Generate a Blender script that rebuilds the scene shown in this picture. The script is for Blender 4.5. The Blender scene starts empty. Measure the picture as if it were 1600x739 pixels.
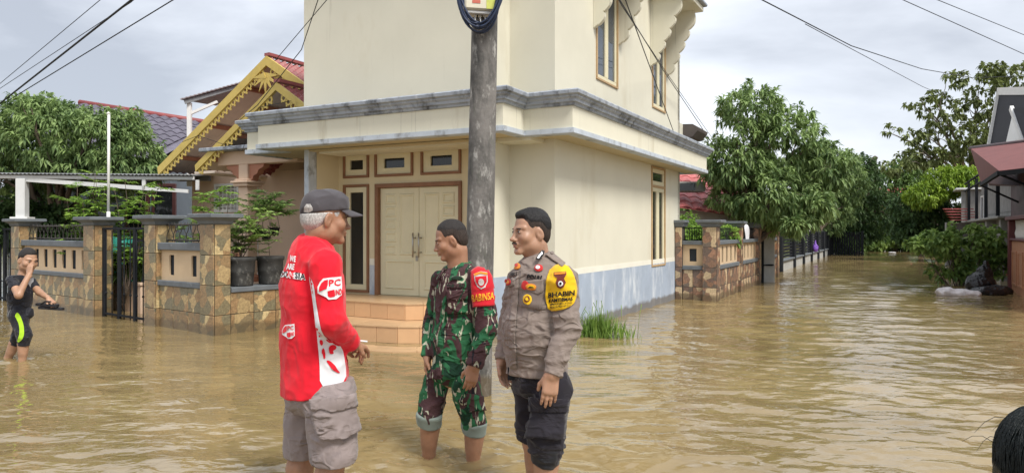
import bpy, bmesh, math, random
import numpy as np
from mathutils import Vector, Matrix
from mathutils.bvhtree import BVHTree
from math import radians as R, sin, cos, pi
random.seed(7); np.random.seed(7)
sc = bpy.context.scene
COL = sc.collection

# ------------------------------------------------------------------ camera
F = 1130.0; HY = 361.0; H = 1.25          # focal length (px of a 1600 px wide frame), horizon row, eye height over the water
cd = bpy.data.cameras.new('camera'); cam = bpy.data.objects.new('camera', cd); COL.objects.link(cam)
cd.sensor_width = 36.0; cd.lens = 36.0 * F / 1600.0; cd.shift_y = (HY - 369.5) / 1600.0
cd.clip_start = 0.05; cd.clip_end = 900
cam.location = (0, 0, H); cam.rotation_euler = (R(90), 0, 0)
sc.camera = cam

# ------------------------------------------------------------------ light
SUN_EL, SUN_AZ = R(52), R(142)            # azimuth measured clockwise from +Y (the sun stands behind the camera)
w = bpy.data.worlds.new('World'); sc.world = w; w.use_nodes = True
nt = w.node_tree; nt.nodes.clear()
out = nt.nodes.new('ShaderNodeOutputWorld'); bg = nt.nodes.new('ShaderNodeBackground')
sky = nt.nodes.new('ShaderNodeTexSky'); sky.sky_type = 'NISHITA'; sky.sun_disc = False
sky.sun_elevation = SUN_EL; sky.sun_rotation = SUN_AZ
tc = nt.nodes.new('ShaderNodeTexCoord')
mp = nt.nodes.new('ShaderNodeMapping'); mp.inputs['Scale'].default_value = (1.0, 1.0, 2.3); mp.inputs['Location'].default_value = (3.1, 0.4, 1.7)
n1 = nt.nodes.new('ShaderNodeTexNoise'); n1.inputs['Scale'].default_value = 1.7; n1.inputs['Detail'].default_value = 7; n1.inputs['Roughness'].default_value = 0.52; n1.inputs['Distortion'].default_value = 0.35
cr = nt.nodes.new('ShaderNodeValToRGB')
cr.color_ramp.elements[0].position = 0.36; cr.color_ramp.elements[0].color = (2.0, 2.13, 2.4, 1)
cr.color_ramp.elements[1].position = 0.66; cr.color_ramp.elements[1].color = (4.6, 4.7, 4.88, 1)
e = cr.color_ramp.elements.new(0.5); e.color = (3.25, 3.4, 3.68, 1)
mx = nt.nodes.new('ShaderNodeMix'); mx.data_type = 'RGBA'; mx.inputs[0].default_value = 0.93
nt.links.new(tc.outputs['Generated'], mp.inputs['Vector']); nt.links.new(mp.outputs[0], n1.inputs['Vector'])
nt.links.new(n1.outputs['Fac'], cr.inputs[0])
nt.links.new(sky.outputs[0], mx.inputs[6]); nt.links.new(cr.outputs[0], mx.inputs[7])
nt.links.new(mx.outputs[2], bg.inputs['Color']); bg.inputs['Strength'].default_value = 0.1
nt.links.new(bg.outputs[0], out.inputs[0])
sd = bpy.data.lights.new('sun', 'SUN'); sun = bpy.data.objects.new('sun', sd); COL.objects.link(sun)
sd.energy = 1.5; sd.angle = R(18); sd.color = (1.0, 0.95, 0.87)
sdir = Vector((sin(SUN_AZ) * cos(SUN_EL), cos(SUN_AZ) * cos(SUN_EL), sin(SUN_EL)))
sun.rotation_euler = sdir.to_track_quat('Z', 'Y').to_euler(); sun.location = sdir * 40
vs = sc.view_settings; vs.view_transform = 'Standard'; vs.look = 'None'; vs.gamma = 1.0; vs.use_curve_mapping = False
vs.exposure = 1.46
sc.render.engine = 'CYCLES'
sc.cycles.use_denoising = True
sc.cycles.max_bounces = 6; sc.cycles.glossy_bounces = 3; sc.cycles.transparent_max_bounces = 6
sc.cycles.sample_clamp_indirect = 6

# ------------------------------------------------------------------ pixel helpers (a pixel is a direction, the depth comes from what a thing touches)
def P(px, py, Y): return Vector(((px - 800) / F * Y, Y, H - (py - HY) / F * Y))
def G(px, py, z=0.0):
    Y = (H - z) * F / (py - HY); return Vector(((px - 800) / F * Y, Y, z))

# ------------------------------------------------------------------ mesh helpers
class MB:
    def __init__(s): s.v = []; s.f = []
    def add(s, vs, fs):
        o = len(s.v); s.v += [tuple(p) for p in vs]; s.f += [tuple(i + o for i in f) for f in fs]; return s
    def box(s, x0, x1, y0, y1, z0, z1, ch=0.0):
        if x0 > x1: x0, x1 = x1, x0
        if y0 > y1: y0, y1 = y1, y0
        if z0 > z1: z0, z1 = z1, z0
        ch = min(ch, (x1 - x0) * .45, (y1 - y0) * .45, (z1 - z0) * .45)
        if ch <= 0:
            return s.add([(x, y, z) for x in (x0, x1) for y in (y0, y1) for z in (z0, z1)],
                         [(0, 1, 3, 2), (4, 6, 7, 5), (0, 4, 5, 1), (2, 3, 7, 6), (0, 2, 6, 4), (1, 5, 7, 3)])
        V = []; idx = {}
        X = (x0, x1); Y = (y0, y1); Z = (z0, z1)
        for i in (0, 1):
            for j in (0, 1):
                for k in (0, 1):
                    p = [X[i], Y[j], Z[k]]; sg = [1 if i == 0 else -1, 1 if j == 0 else -1, 1 if k == 0 else -1]
                    for ax in range(3):     # vertex lying on the face whose normal is ax
                        q = list(p)
                        for a2 in range(3):
                            if a2 != ax: q[a2] += sg[a2] * ch
                        idx[(i, j, k, ax)] = len(V); V.append(tuple(q))
        Fs = []
        for ax in range(3):
            o1, o2 = [a for a in range(3) if a != ax]
            for sd_ in (0, 1):
                loop = []
                for (u, v_) in ((0, 0), (1, 0), (1, 1), (0, 1)):
                    c = [0, 0, 0]; c[ax] = sd_; c[o1] = u; c[o2] = v_
                    loop.append(idx[(*c, ax)])
                Fs.append(loop)
        for ax in range(3):
            o1, o2 = [a for a in range(3) if a != ax]
            for u in (0, 1):
                for v_ in (0, 1):
                    c0 = [0, 0, 0]; c0[o1] = u; c0[o2] = v_; c1 = list(c0); c1[ax] = 1
                    Fs.append([idx[(*c0, o1)], idx[(*c1, o1)], idx[(*c1, o2)], idx[(*c0, o2)]])
        for i in (0, 1):
            for j in (0, 1):
                for k in (0, 1): Fs.append([idx[(i, j, k, 0)], idx[(i, j, k, 1)], idx[(i, j, k, 2)]])
        return s.add(V, Fs)
    def prism(s, poly, lo, hi, axis='z', ch=0.0):
        """extrude a 2D polygon. axis z: poly=(x,y); axis y: poly=(x,z); axis x: poly=(y,z)"""
        def q(p, h):
            return (p[0], p[1], h) if axis == 'z' else ((p[0], h, p[1]) if axis == 'y' else (h, p[0], p[1]))
        n = len(poly)
        V = [q(p, lo) for p in poly] + [q(p, hi) for p in poly]
        return s.add(V, [tuple(range(n))[::-1], tuple(range(n, 2 * n))] + [(i, (i + 1) % n, n + (i + 1) % n, n + i) for i in range(n)])
    def bar(s, p0, p1, wx, wz, up=(0, 0, 1)):
        p0 = Vector(p0); p1 = Vector(p1); d = (p1 - p0).normalized(); up = Vector(up)
        if abs(d.dot(up)) > .98: up = Vector((0, 1, 0))
        sx = d.cross(up).normalized() * wx / 2; sz = sx.cross(d).normalized() * wz / 2
        V = [p + a * sx + b * sz for p in (p0, p1) for a, b in ((-1, -1), (1, -1), (1, 1), (-1, 1))]
        return s.add(V, [(3, 2, 1, 0), (4, 5, 6, 7)] + [(i, (i + 1) % 4, 4 + (i + 1) % 4, 4 + i) for i in range(4)])
    def tube(s, pts, r, n=8, cap=True):
        pts = [Vector(p) for p in pts]; m = len(pts)
        rs = r if isinstance(r, (list, tuple)) else [r] * m
        V = []; prev = None
        for i in range(m):
            d = (pts[min(i + 1, m - 1)] - pts[max(i - 1, 0)]).normalized()
            if prev is None:
                a = Vector((0, 0, 1)) if abs(d.z) < .9 else Vector((1, 0, 0))
                a = (a - a.dot(d) * d).normalized()
            else:
                a = (prev - prev.dot(d) * d).normalized()
            prev = a; b = d.cross(a)
            for k in range(n):
                t = 2 * pi * k / n; V.append(pts[i] + (a * cos(t) + b * sin(t)) * rs[i])
        Fs = [(i * n + k, i * n + (k + 1) % n, (i + 1) * n + (k + 1) % n, (i + 1) * n + k) for i in range(m - 1) for k in range(n)]
        if cap: Fs += [tuple(range(n))[::-1], tuple(range((m - 1) * n, m * n))]
        return s.add(V, Fs)
    def lathe(s, prof, n=24, c=(0, 0)):
        V = [(c[0] + r * cos(2 * pi * k / n), c[1] + r * sin(2 * pi * k / n), z) for r, z in prof for k in range(n)]
        m = len(prof)
        Fs = [(i * n + k, i * n + (k + 1) % n, (i + 1) * n + (k + 1) % n, (i + 1) * n + k) for i in range(m - 1) for k in range(n)]
        Fs += [tuple(range(n))[::-1], tuple(range((m - 1) * n, m * n))]
        return s.add(V, Fs)
    def mesh(s, name, mat=None, smooth=False):
        me = bpy.data.meshes.new(name); me.from_pydata([tuple(p) for p in s.v], [], s.f); me.update()
        bm = bmesh.new(); bm.from_mesh(me); bmesh.ops.recalc_face_normals(bm, faces=bm.faces); bm.to_mesh(me); bm.free()
        if mat: me.materials.append(mat)
        if smooth: me.polygons.foreach_set('use_smooth', [True] * len(me.polygons))
        return me
    def build(s, name, mat, parent=None, smooth=False):
        return place(name, s.mesh(name, mat, smooth), parent)

def place(name, me, parent=None, loc=(0, 0, 0), rz=0.0, scale=None):
    o = bpy.data.objects.new(name, me); COL.objects.link(o)
    o.location = loc
    if rz: o.rotation_euler = (0, 0, rz)
    if scale: o.scale = scale
    if parent: o.parent = parent
    return o
def autosmooth(o, ang=40):
    me = o.data
    me.polygons.foreach_set('use_smooth', [True] * len(me.polygons))
    try: me.set_sharp_from_angle(angle=R(ang))
    except Exception: pass
    return o
def tag(o, label, cat, group=None):
    o['label'] = label; o['category'] = cat; o['kind'] = 'thing'
    if group: o['group'] = group
    return o
def thing(name, label, cat, loc=(0, 0, 0), rz=0.0, group=None):
    o = bpy.data.objects.new(name, None); COL.objects.link(o); o.empty_display_size = .2
    o.location = loc; o.rotation_euler = (0, 0, rz); return tag(o, label, cat, group)
def struct(o): o['kind'] = 'structure'; return o
def copy_tree(o, parent=None):
    c = o.copy(); COL.objects.link(c)
    if parent is not None: c.parent = parent
    for ch in list(o.children): copy_tree(ch, c)
    return c
def npmesh(name, V, Fq, mat, smooth=True):
    """fast mesh from numpy arrays (all faces the same size)"""
    V = np.asarray(V, dtype=np.float32); Fq = np.asarray(Fq, dtype=np.int32)
    me = bpy.data.meshes.new(name); k = Fq.shape[1]
    me.vertices.add(len(V)); me.vertices.foreach_set('co', V.ravel())
    me.loops.add(Fq.size); me.loops.foreach_set('vertex_index', Fq.ravel())
    me.polygons.add(len(Fq)); me.polygons.foreach_set('loop_start', np.arange(0, Fq.size, k, dtype=np.int32))
    me.polygons.foreach_set('loop_total', np.full(len(Fq), k, dtype=np.int32))
    me.polygons.foreach_set('use_smooth', np.full(len(Fq), smooth))
    me.update(calc_edges=True); me.validate()
    if mat: me.materials.append(mat)
    return me

# ------------------------------------------------------------------ materials
MATS = {}
def pm(name, c, r=.7, var=.10, sc_=3.0, bump=.15, bs=60.0, dist=.004, dirt=None, rand=0.0, metal=0.0, spec=.4, sheen=0.0, trans=0.0, alpha=1.0, detail=5):
    """procedural material: base colour with mottling, optional dirt (colour, amount 0..1, scale xyz), bump, per-object variation"""
    if name in MATS: return MATS[name]
    m = bpy.data.materials.new(name); m.use_nodes = True; MATS[name] = m
    t = m.node_tree; N = t.nodes; L = t.links; b = N['Principled BSDF']
    b.inputs['Roughness'].default_value = r; b.inputs['Metallic'].default_value = metal
    b.inputs['Specular IOR Level'].default_value = spec
    if sheen: b.inputs['Sheen Weight'].default_value = sheen
    if alpha < 1: b.inputs['Alpha'].default_value = alpha
    tcn = N.new('ShaderNodeTexCoord')
    n = N.new('ShaderNodeTexNoise'); n.inputs['Scale'].default_value = sc_; n.inputs['Detail'].default_value = detail; n.inputs['Roughness'].default_value = .6
    L.new(tcn.outputs['Object'], n.inputs['Vector'])
    rp = N.new('ShaderNodeValToRGB')
    lo = [x * (1 - var) for x in c]; hi = [min(1, x * (1 + var)) for x in c]
    rp.color_ramp.elements[0].position = .3; rp.color_ramp.elements[0].color = (*lo, 1)
    rp.color_ramp.elements[1].position = .7; rp.color_ramp.elements[1].color = (*hi, 1)
    L.new(n.outputs['Fac'], rp.inputs[0]); col = rp.outputs[0]
    if dirt:
        for (dc, amt, dsc) in (dirt if isinstance(dirt, list) else [dirt]):
            mpn = N.new('ShaderNodeMapping'); mpn.inputs['Scale'].default_value = dsc
            L.new(tcn.outputs['Object'], mpn.inputs['Vector'])
            dn = N.new('ShaderNodeTexNoise'); dn.inputs['Scale'].default_value = 1.0; dn.inputs['Detail'].default_value = 7; dn.inputs['Roughness'].default_value = .68
            L.new(mpn.outputs[0], dn.inputs['Vector'])
            dr = N.new('ShaderNodeValToRGB'); p0 = .72 - .42 * amt
            dr.color_ramp.elements[0].position = p0; dr.color_ramp.elements[0].color = (0, 0, 0, 1)
            dr.color_ramp.elements[1].position = min(.99, p0 + .2); dr.color_ramp.elements[1].color = (1, 1, 1, 1)
            L.new(dn.outputs['Fac'], dr.inputs[0])
            mxn = N.new('ShaderNodeMix'); mxn.data_type = 'RGBA'
            L.new(dr.outputs[0], mxn.inputs[0]); L.new(col, mxn.inputs[6]); mxn.inputs[7].default_value = (*dc, 1)
            col = mxn.outputs[2]
    if rand:
        oi = N.new('ShaderNodeObjectInfo'); ma = N.new('ShaderNodeMapRange')
        ma.inputs['To Min'].default_value = 1 - rand; ma.inputs['To Max'].default_value = 1 + rand
        L.new(oi.outputs['Random'], ma.inputs['Value'])
        hs = N.new('ShaderNodeHueSaturation'); L.new(ma.outputs[0], hs.inputs['Value']); L.new(col, hs.inputs['Color']); col = hs.outputs[0]
    L.new(col, b.inputs['Base Color'])
    if bump:
        bn = N.new('ShaderNodeTexNoise'); bn.inputs['Scale'].default_value = bs; bn.inputs['Detail'].default_value = 4
        L.new(tcn.outputs['Object'], bn.inputs['Vector'])
        bp = N.new('ShaderNodeBump'); bp.inputs['Strength'].default_value = bump; bp.inputs['Distance'].default_value = dist
        L.new(bn.outputs['Fac'], bp.inputs['Height']); L.new(bp.outputs[0], b.inputs['Normal'])
    return m

def stone_mat(name, cols, scale=6.5, seed=0.0, gap=(.10, .085, .06)):
    """ceramic tile printed with crazy-paving stones; the same print on every tile"""
    m = bpy.data.materials.new(name); m.use_nodes = True; t = m.node_tree; N = t.nodes; L = t.links; b = N['Principled BSDF']
    b.inputs['Roughness'].default_value = .42; b.inputs['Specular IOR Level'].default_value = .45
    tcn = N.new('ShaderNodeTexCoord'); mpn = N.new('ShaderNodeMapping'); mpn.inputs['Location'].default_value = (seed, seed * .7, seed * 1.3)
    mpn.inputs['Rotation'].default_value = (.5, .4, .3)
    oi0 = N.new('ShaderNodeObjectInfo'); fl0 = N.new('ShaderNodeMath'); fl0.operation = 'MULTIPLY'; fl0.inputs[1].default_value = 4; L.new(oi0.outputs['Random'], fl0.inputs[0])
    fl1 = N.new('ShaderNodeMath'); fl1.operation = 'FLOOR'; L.new(fl0.outputs[0], fl1.inputs[0])
    vm0 = N.new('ShaderNodeVectorMath'); vm0.operation = 'ADD'; L.new(tcn.outputs['Object'], vm0.inputs[0]); L.new(fl1.outputs[0], vm0.inputs[1])
    L.new(vm0.outputs[0], mpn.inputs['Vector'])
    dn = N.new('ShaderNodeTexNoise'); dn.inputs['Scale'].default_value = 12; dn.inputs['Detail'].default_value = 2
    L.new(mpn.outputs[0], dn.inputs['Vector'])
    va = N.new('ShaderNodeVectorMath'); va.operation = 'MULTIPLY_ADD'; va.inputs[1].default_value = (.06, .06, .06)
    L.new(dn.outputs['Color'], va.inputs[0]); L.new(mpn.outputs[0], va.inputs[2])
    vo = N.new('ShaderNodeTexVoronoi'); vo.inputs['Scale'].default_value = scale; L.new(va.outputs[0], vo.inputs['Vector'])
    ve = N.new('ShaderNodeTexVoronoi'); ve.feature = 'DISTANCE_TO_EDGE'; ve.inputs['Scale'].default_value = scale; L.new(va.outputs[0], ve.inputs['Vector'])
    sp = N.new('ShaderNodeSeparateColor'); L.new(vo.outputs['Color'], sp.inputs[0])
    rp = N.new('ShaderNodeValToRGB'); rp.color_ramp.interpolation = 'CONSTANT'
    els = rp.color_ramp.elements
    els[0].position = 0; els[0].color = (*cols[0], 1); els[1].position = 1.0 / len(cols); els[1].color = (*cols[1], 1)
    for i in range(2, len(cols)):
        q = els.new(i / len(cols)); q.color = (*cols[i], 1)
    L.new(sp.outputs[0], rp.inputs[0])
    gn = N.new('ShaderNodeTexNoise'); gn.inputs['Scale'].default_value = 32; gn.inputs['Detail'].default_value = 6; gn.inputs['Roughness'].default_value = .7
    L.new(tcn.outputs['Object'], gn.inputs['Vector'])
    mg = N.new('ShaderNodeMapRange'); mg.inputs['From Min'].default_value = .3; mg.inputs['From Max'].default_value = .7; mg.inputs['To Min'].default_value = .6; mg.inputs['To Max'].default_value = 1.35
    L.new(gn.outputs['Fac'], mg.inputs['Value'])
    hs = N.new('ShaderNodeHueSaturation'); L.new(mg.outputs[0], hs.inputs['Value']); L.new(rp.outputs[0], hs.inputs['Color'])
    er = N.new('ShaderNodeValToRGB'); er.color_ramp.elements[0].position = .0; er.color_ramp.elements[0].color = (.55, .55, .55, 1); er.color_ramp.elements[1].position = .03
    L.new(ve.outputs['Distance'], er.inputs[0])
    mxn = N.new('ShaderNodeMix'); mxn.data_type = 'RGBA'; L.new(er.outputs[0], mxn.inputs[0]); mxn.inputs[6].default_value = (*gap, 1); L.new(hs.outputs[0], mxn.inputs[7])
    oi = N.new('ShaderNodeObjectInfo'); ma = N.new('ShaderNodeMapRange'); ma.inputs['To Min'].default_value = .85; ma.inputs['To Max'].default_value = 1.12
    L.new(oi.outputs['Random'], ma.inputs['Value'])
    h2 = N.new('ShaderNodeHueSaturation'); L.new(ma.outputs[0], h2.inputs['Value']); L.new(mxn.outputs[2], h2.inputs['Color'])
    L.new(h2.outputs[0], b.inputs['Base Color'])
    bp = N.new('ShaderNodeBump'); bp.inputs['Strength'].default_value = .25; bp.inputs['Distance'].default_value = .004
    L.new(gn.outputs['Fac'], bp.inputs['Height']); L.new(bp.outputs[0], b.inputs['Normal'])
    return m

def glass_mat(name, c=(.012, .014, .016), r=.06):
    return pm(name, c, r=r, var=.2, bump=0, spec=.5)

# palette (real-world base colours)
m_cream = pm('cream_render', (.645, .622, .515), r=.85, var=.04, sc_=1.2, bump=.25, bs=90, dist=.003, dirt=[((.56, .52, .40), .36, (1.3, 1.3, .45)), ((.45, .42, .34), .20, (9, 9, .5))])
m_cream2 = pm('cream_fascia', (.685, .66, .54), r=.85, var=.04, sc_=1.5, bump=.2, bs=90, dist=.003, dirt=[((.48, .43, .31), .30, (4, 4, .5)), ((.14, .13, .11), .27, (22, 22, .35))])
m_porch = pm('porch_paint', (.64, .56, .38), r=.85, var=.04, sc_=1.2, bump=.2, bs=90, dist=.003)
m_dado = pm('dado_paint', (.34, .40, .49), r=.8, var=.1, sc_=2.5, bump=.25, bs=70, dist=.003, dirt=[((.62, .66, .70), .50, (4, 4, 1.2)), ((.20, .22, .24), .2, (3, 3, 6))])
m_cornice = pm('grey_cornice', (.33, .365, .42), r=.8, var=.12, sc_=6, bump=.3, bs=60, dist=.004, dirt=[((.58, .61, .64), .42, (9, 9, 3)), ((.030, .030, .030), .52, (4, 4, 3.2))])
m_trim = pm('grey_trim', (.47, .52, .58), r=.8, var=.12, sc_=6, bump=.3, bs=60, dist=.004, dirt=[((.66, .68, .70), .4, (5, 5, 3)), ((.06, .06, .06), .46, (5, 5, 3))])
m_brown = pm('brown_frame_paint', (.235, .115, .062), r=.55, var=.12, sc_=8, bump=.1)
m_yellowwood = pm('cream_joinery_paint', (.68, .63, .44), r=.5, var=.05, sc_=4, bump=.08, bs=40)
m_tanframe = pm('tan_window_frame', (.44, .30, .16), r=.55, var=.12, sc_=9, bump=.1)
m_glass = glass_mat('dark_window_glass')
m_skyglass = glass_mat('sky_tint_window_glass', (.05, .065, .085), .04)  # blue sky reflection put into the base colour of the glass
m_steel = pm('brushed_steel', (.42, .40, .37), r=.35, metal=1.0, var=.1, bump=0)
m_black = pm('black_paint_metal', (.018, .020, .024), r=.7, var=.2, sc_=10, bump=.1, spec=.12)
m_concrete = pm('grey_concrete', (.24, .235, .22), r=.9, var=.2, sc_=5, bump=.4, bs=50, dirt=((.07, .07, .065), .3, (3, 3, 1.5)))
m_capgrey = pm('slate_grey_cap_paint', (.135, .15, .165), r=.7, var=.15, sc_=7, bump=.25, bs=60, dirt=((.34, .35, .35), .25, (8, 8, 8)))
m_peachpanel = pm('peach_panel_paint', (.60, .45, .29), r=.8, var=.06, sc_=4, bump=.15, dirt=((.38, .28, .18), .16, (5, 5, 1)))
m_white = pm('white_paint', (.72, .72, .70), r=.6, var=.05, sc_=5, bump=.1, dirt=((.42, .40, .36), .2, (6, 6, 1)))
m_steptile = pm('peach_step_tile', (.60, .37, .20), r=.38, var=.05, sc_=8, bump=.05, rand=.06, dirt=((.42, .27, .15), .2, (3, 3, 3)))
m_wirebl = pm('black_cable', (.015, .015, .017), r=.6, var=.1, bump=0)
STONE1 = [(.30, .20, .10), (.21, .175, .10), (.44, .32, .16), (.25, .19, .105), (.36, .23, .115), (.19, .165, .10), (.54, .42, .22), (.29, .185, .09)]
STONE2 = [(.30, .17, .105), (.145, .105, .085), (.36, .20, .13), (.20, .13, .10), (.52, .40, .25), (.25, .15, .10), (.16, .125, .10)]
m_stone = stone_mat('printed_stone_tile', STONE1, 7.5, 2.3)
m_stone_r = stone_mat('printed_brown_stone_tile', STONE2, 9.5, 5.1)
m_grout = pm('dark_tile_joint', (.075, .062, .05), r=.9, var=.2, bump=.2)

def wetline(m, h=.11):
    """the flood leaves a dark wet, silty band just above the water"""
    t = m.node_tree; N = t.nodes; L = t.links; b = N['Principled BSDF']; src = b.inputs['Base Color'].links[0].from_socket
    g = N.new('ShaderNodeNewGeometry'); sp = N.new('ShaderNodeSeparateXYZ'); L.new(g.outputs['Position'], sp.inputs[0])
    n_ = N.new('ShaderNodeTexNoise'); n_.inputs['Scale'].default_value = 4; n_.inputs['Detail'].default_value = 5; L.new(g.outputs['Position'], n_.inputs['Vector'])
    ad = N.new('ShaderNodeMath'); ad.operation = 'MULTIPLY_ADD'; ad.inputs[1].default_value = -.16; L.new(n_.outputs['Fac'], ad.inputs[0]); L.new(sp.outputs['Z'], ad.inputs[2])
    mr = N.new('ShaderNodeMapRange'); mr.inputs['From Min'].default_value = h - .10; mr.inputs['From Max'].default_value = h - .05; mr.inputs['To Min'].default_value = .72; mr.inputs['To Max'].default_value = 0; L.new(ad.outputs[0], mr.inputs['Value'])
    mx_ = N.new('ShaderNodeMix'); mx_.data_type = 'RGBA'; L.new(mr.outputs[0], mx_.inputs[0]); L.new(src, mx_.inputs[6]); mx_.inputs[7].default_value = (.105, .078, .045, 1)
    L.new(mx_.outputs[2], b.inputs['Base Color'])
for m_ in (m_dado, m_stone, m_stone_r, m_grout): wetline(m_)
# ------------------------------------------------------------------ ground and flood water
mb = MB(); mb.add([(-400, -60, -.36), (400, -60, -.36), (400, 700, -.36), (-400, 700, -.36)], [(0, 1, 2, 3)])
m_mud = pm('flooded_ground', (.16, .12, .07), r=.9, var=.25, sc_=1.0)
struct(mb.build('ground', m_mud))

LEGS = [(-.95, 3.2), (-.80, 3.27), (-.47, 4.08), (-.24, 4.02), (.15, 3.32), (.05, 3.55), (-4.80, 7.05), (-4.72, 7.0)]
def hash2(ix, iy, s):
    n = (ix * 374761393 + iy * 668265263 + s * 974711) & 0x7fffffff
    n = ((n ^ (n >> 13)) * 1274126177) & 0x7fffffff
    return ((n ^ (n >> 16)) & 0xffff) / 65535.0
def vnoise2(x, y, s=0):
    ix = np.floor(x).astype(np.int64); iy = np.floor(y).astype(np.int64); fx = x - ix; fy = y - iy
    fx = fx * fx * (3 - 2 * fx); fy = fy * fy * (3 - 2 * fy)
    a = hash2(ix, iy, s); b = hash2(ix + 1, iy, s); c = hash2(ix, iy + 1, s); d = hash2(ix + 1, iy + 1, s)
    return (a * (1 - fx) + b * fx) * (1 - fy) + (c * (1 - fx) + d * fx) * fy
def water_height(x, y, step):
    """sum of many short-crested ripples (equal slope per wavelength), fading out where the sheet is too coarse to carry them"""
    z = np.zeros_like(x)
    wx = x + .30 * vnoise2(x * .9, y * .9, 3) + .10 * vnoise2(x * 2.7, y * 2.7, 4); wy = y + .30 * vnoise2(x * .8 + 9, y * .8, 5) + .10 * vnoise2(x * 2.3, y * 2.9, 6)
    rng = np.random.RandomState(3)
    calm = .30 + 1.35 * vnoise2(x * .33 + 3, y * .33, 8) ** 1.4
    right = .62 + .60 / (1 + np.exp(-(x - .10 * y) * 1.5))
    for i in range(64):
        lam = math.exp(rng.uniform(math.log(.11), math.log(.85))); th = rng.normal(1.40, .55); k = 2 * pi / lam; ph = rng.rand() * 6.28; sl = .0138 * (.5 + rng.rand())
        wgt = np.clip((lam / step - 2.6) / 2, 0, 1)
        if not wgt.any(): continue
        pha = k * (wx * cos(th) + wy * sin(th)) + ph
        grp = vnoise2(x * (.35 / lam) * .6 + i * 7.3, y * (.35 / lam) * .6, 40 + i)      # ripples come in packets
        z += (sl * lam / (2 * pi)) * (np.sin(pha) + .22 * np.cos(2 * pha)) * wgt * (.35 + 1.3 * grp)
    z *= calm * right
    z += .016 * (np.abs(vnoise2(wx * 2.2, wy * 5.0, 11) - .5) * 2) ** 1.5 * np.exp(-((x - .5) ** 2 / 9 + (y - 4.2) ** 2 / 9))
    for (lx, ly) in LEGS:
        r = np.sqrt((x - lx) ** 2 + (y - ly) ** 2)
        z += .011 * np.sin(2 * pi * r / .15 + 2.5 * vnoise2(x * 3, y * 3, 13)) * np.exp(-r / .34) * np.minimum(1, r / .05)
    return z
nr, ncol = 900, 660
ys = 1.4 * (95 / 1.4) ** np.linspace(0, 1, nr)
ta = np.linspace(-1.2, 1.2, ncol)
YY, TT = np.meshgrid(ys, ta, indexing='ij'); XX = TT * YY
step = np.gradient(ys)[:, None] * np.ones_like(XX)
ZZ = water_height(XX, YY, step) * np.clip(1.6 - step / .3, 0, 1)
V = np.stack([XX, YY, ZZ], -1).reshape(-1, 3)
ii, jj = np.meshgrid(np.arange(nr - 1), np.arange(ncol - 1), indexing='ij'); q0 = (ii * ncol + jj).ravel()
Fq = np.stack([q0, q0 + 1, q0 + ncol + 1, q0 + ncol], 1)
m_water = bpy.data.materials.new('muddy_flood_water'); m_water.use_nodes = True
t = m_water.node_tree; N = t.nodes; L = t.links; b = N['Principled BSDF']
b.inputs['Roughness'].default_value = .03; b.inputs['IOR'].default_value = 1.40; b.inputs['Specular IOR Level'].default_value = .95
tcn = N.new('ShaderNodeTexCoord')
n1 = N.new('ShaderNodeTexNoise'); n1.inputs['Scale'].default_value = .55; n1.inputs['Detail'].default_value = 5; n1.inputs['Distortion'].default_value = 1.2
L.new(tcn.outputs['Object'], n1.inputs['Vector'])
rp = N.new('ShaderNodeValToRGB'); rp.color_ramp.elements[0].position = .32; rp.color_ramp.elements[0].color = (.205, .148, .064, 1)
rp.color_ramp.elements[1].position = .70; rp.color_ramp.elements[1].color = (.305, .226, .106, 1)
L.new(n1.outputs['Fac'], rp.inputs[0]); L.new(rp.outputs[0], b.inputs['Base Color'])
mpn = N.new('ShaderNodeMapping'); mpn.inputs['Scale'].default_value = (6, 11, 1); mpn.inputs['Rotation'].default_value = (0, 0, .22)
L.new(tcn.outputs['Object'], mpn.inputs['Vector'])
n2 = N.new('ShaderNodeTexNoise'); n2.inputs['Scale'].default_value = 1.0; n2.inputs['Detail'].default_value = 2.5; n2.inputs['Roughness'].default_value = .5; n2.inputs['Distortion'].default_value = .5
L.new(mpn.outputs[0], n2.inputs['Vector'])
bp = N.new('ShaderNodeBump'); bp.inputs['Strength'].default_value = .22; bp.inputs['Distance'].default_value = .04
L.new(n2.outputs['Fac'], bp.inputs['Height']); L.new(bp.outputs[0], b.inputs['Normal'])
struct(place('water', npmesh('water', V, Fq, m_water)))
# ------------------------------------------------------------------ cream corner house
TH = R(28); CT, ST = cos(TH), sin(TH)
CX, CY = .509, 8.587                      # where the house corner meets the water
def HA(px, b):
    t = (px - 800) / F; return (t * (CY + b * CT) - CX - b * ST) / (CT + t * ST)
def HB(px, a):
    t = (px - 800) / F; return (t * (CY - a * ST) - CX - a * CT) / (ST - t * CT)
def HZ(py, a, b): return H - (py - HY) / F * (CY - a * ST + b * CT)
def HL(v):                                # world -> house frame
    dx, dy = v[0] - CX, v[1] - CY; return (dx * CT - dy * ST, dx * ST + dy * CT, v[2])
def HW(a, b, z): return Vector((CX + a * CT + b * ST, CY - a * ST + b * CT, z))
house = thing('corner_house', 'two storey cream house with grey cornice and blue grey dado behind the pole', 'house', (CX, CY, 0), -TH)

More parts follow.
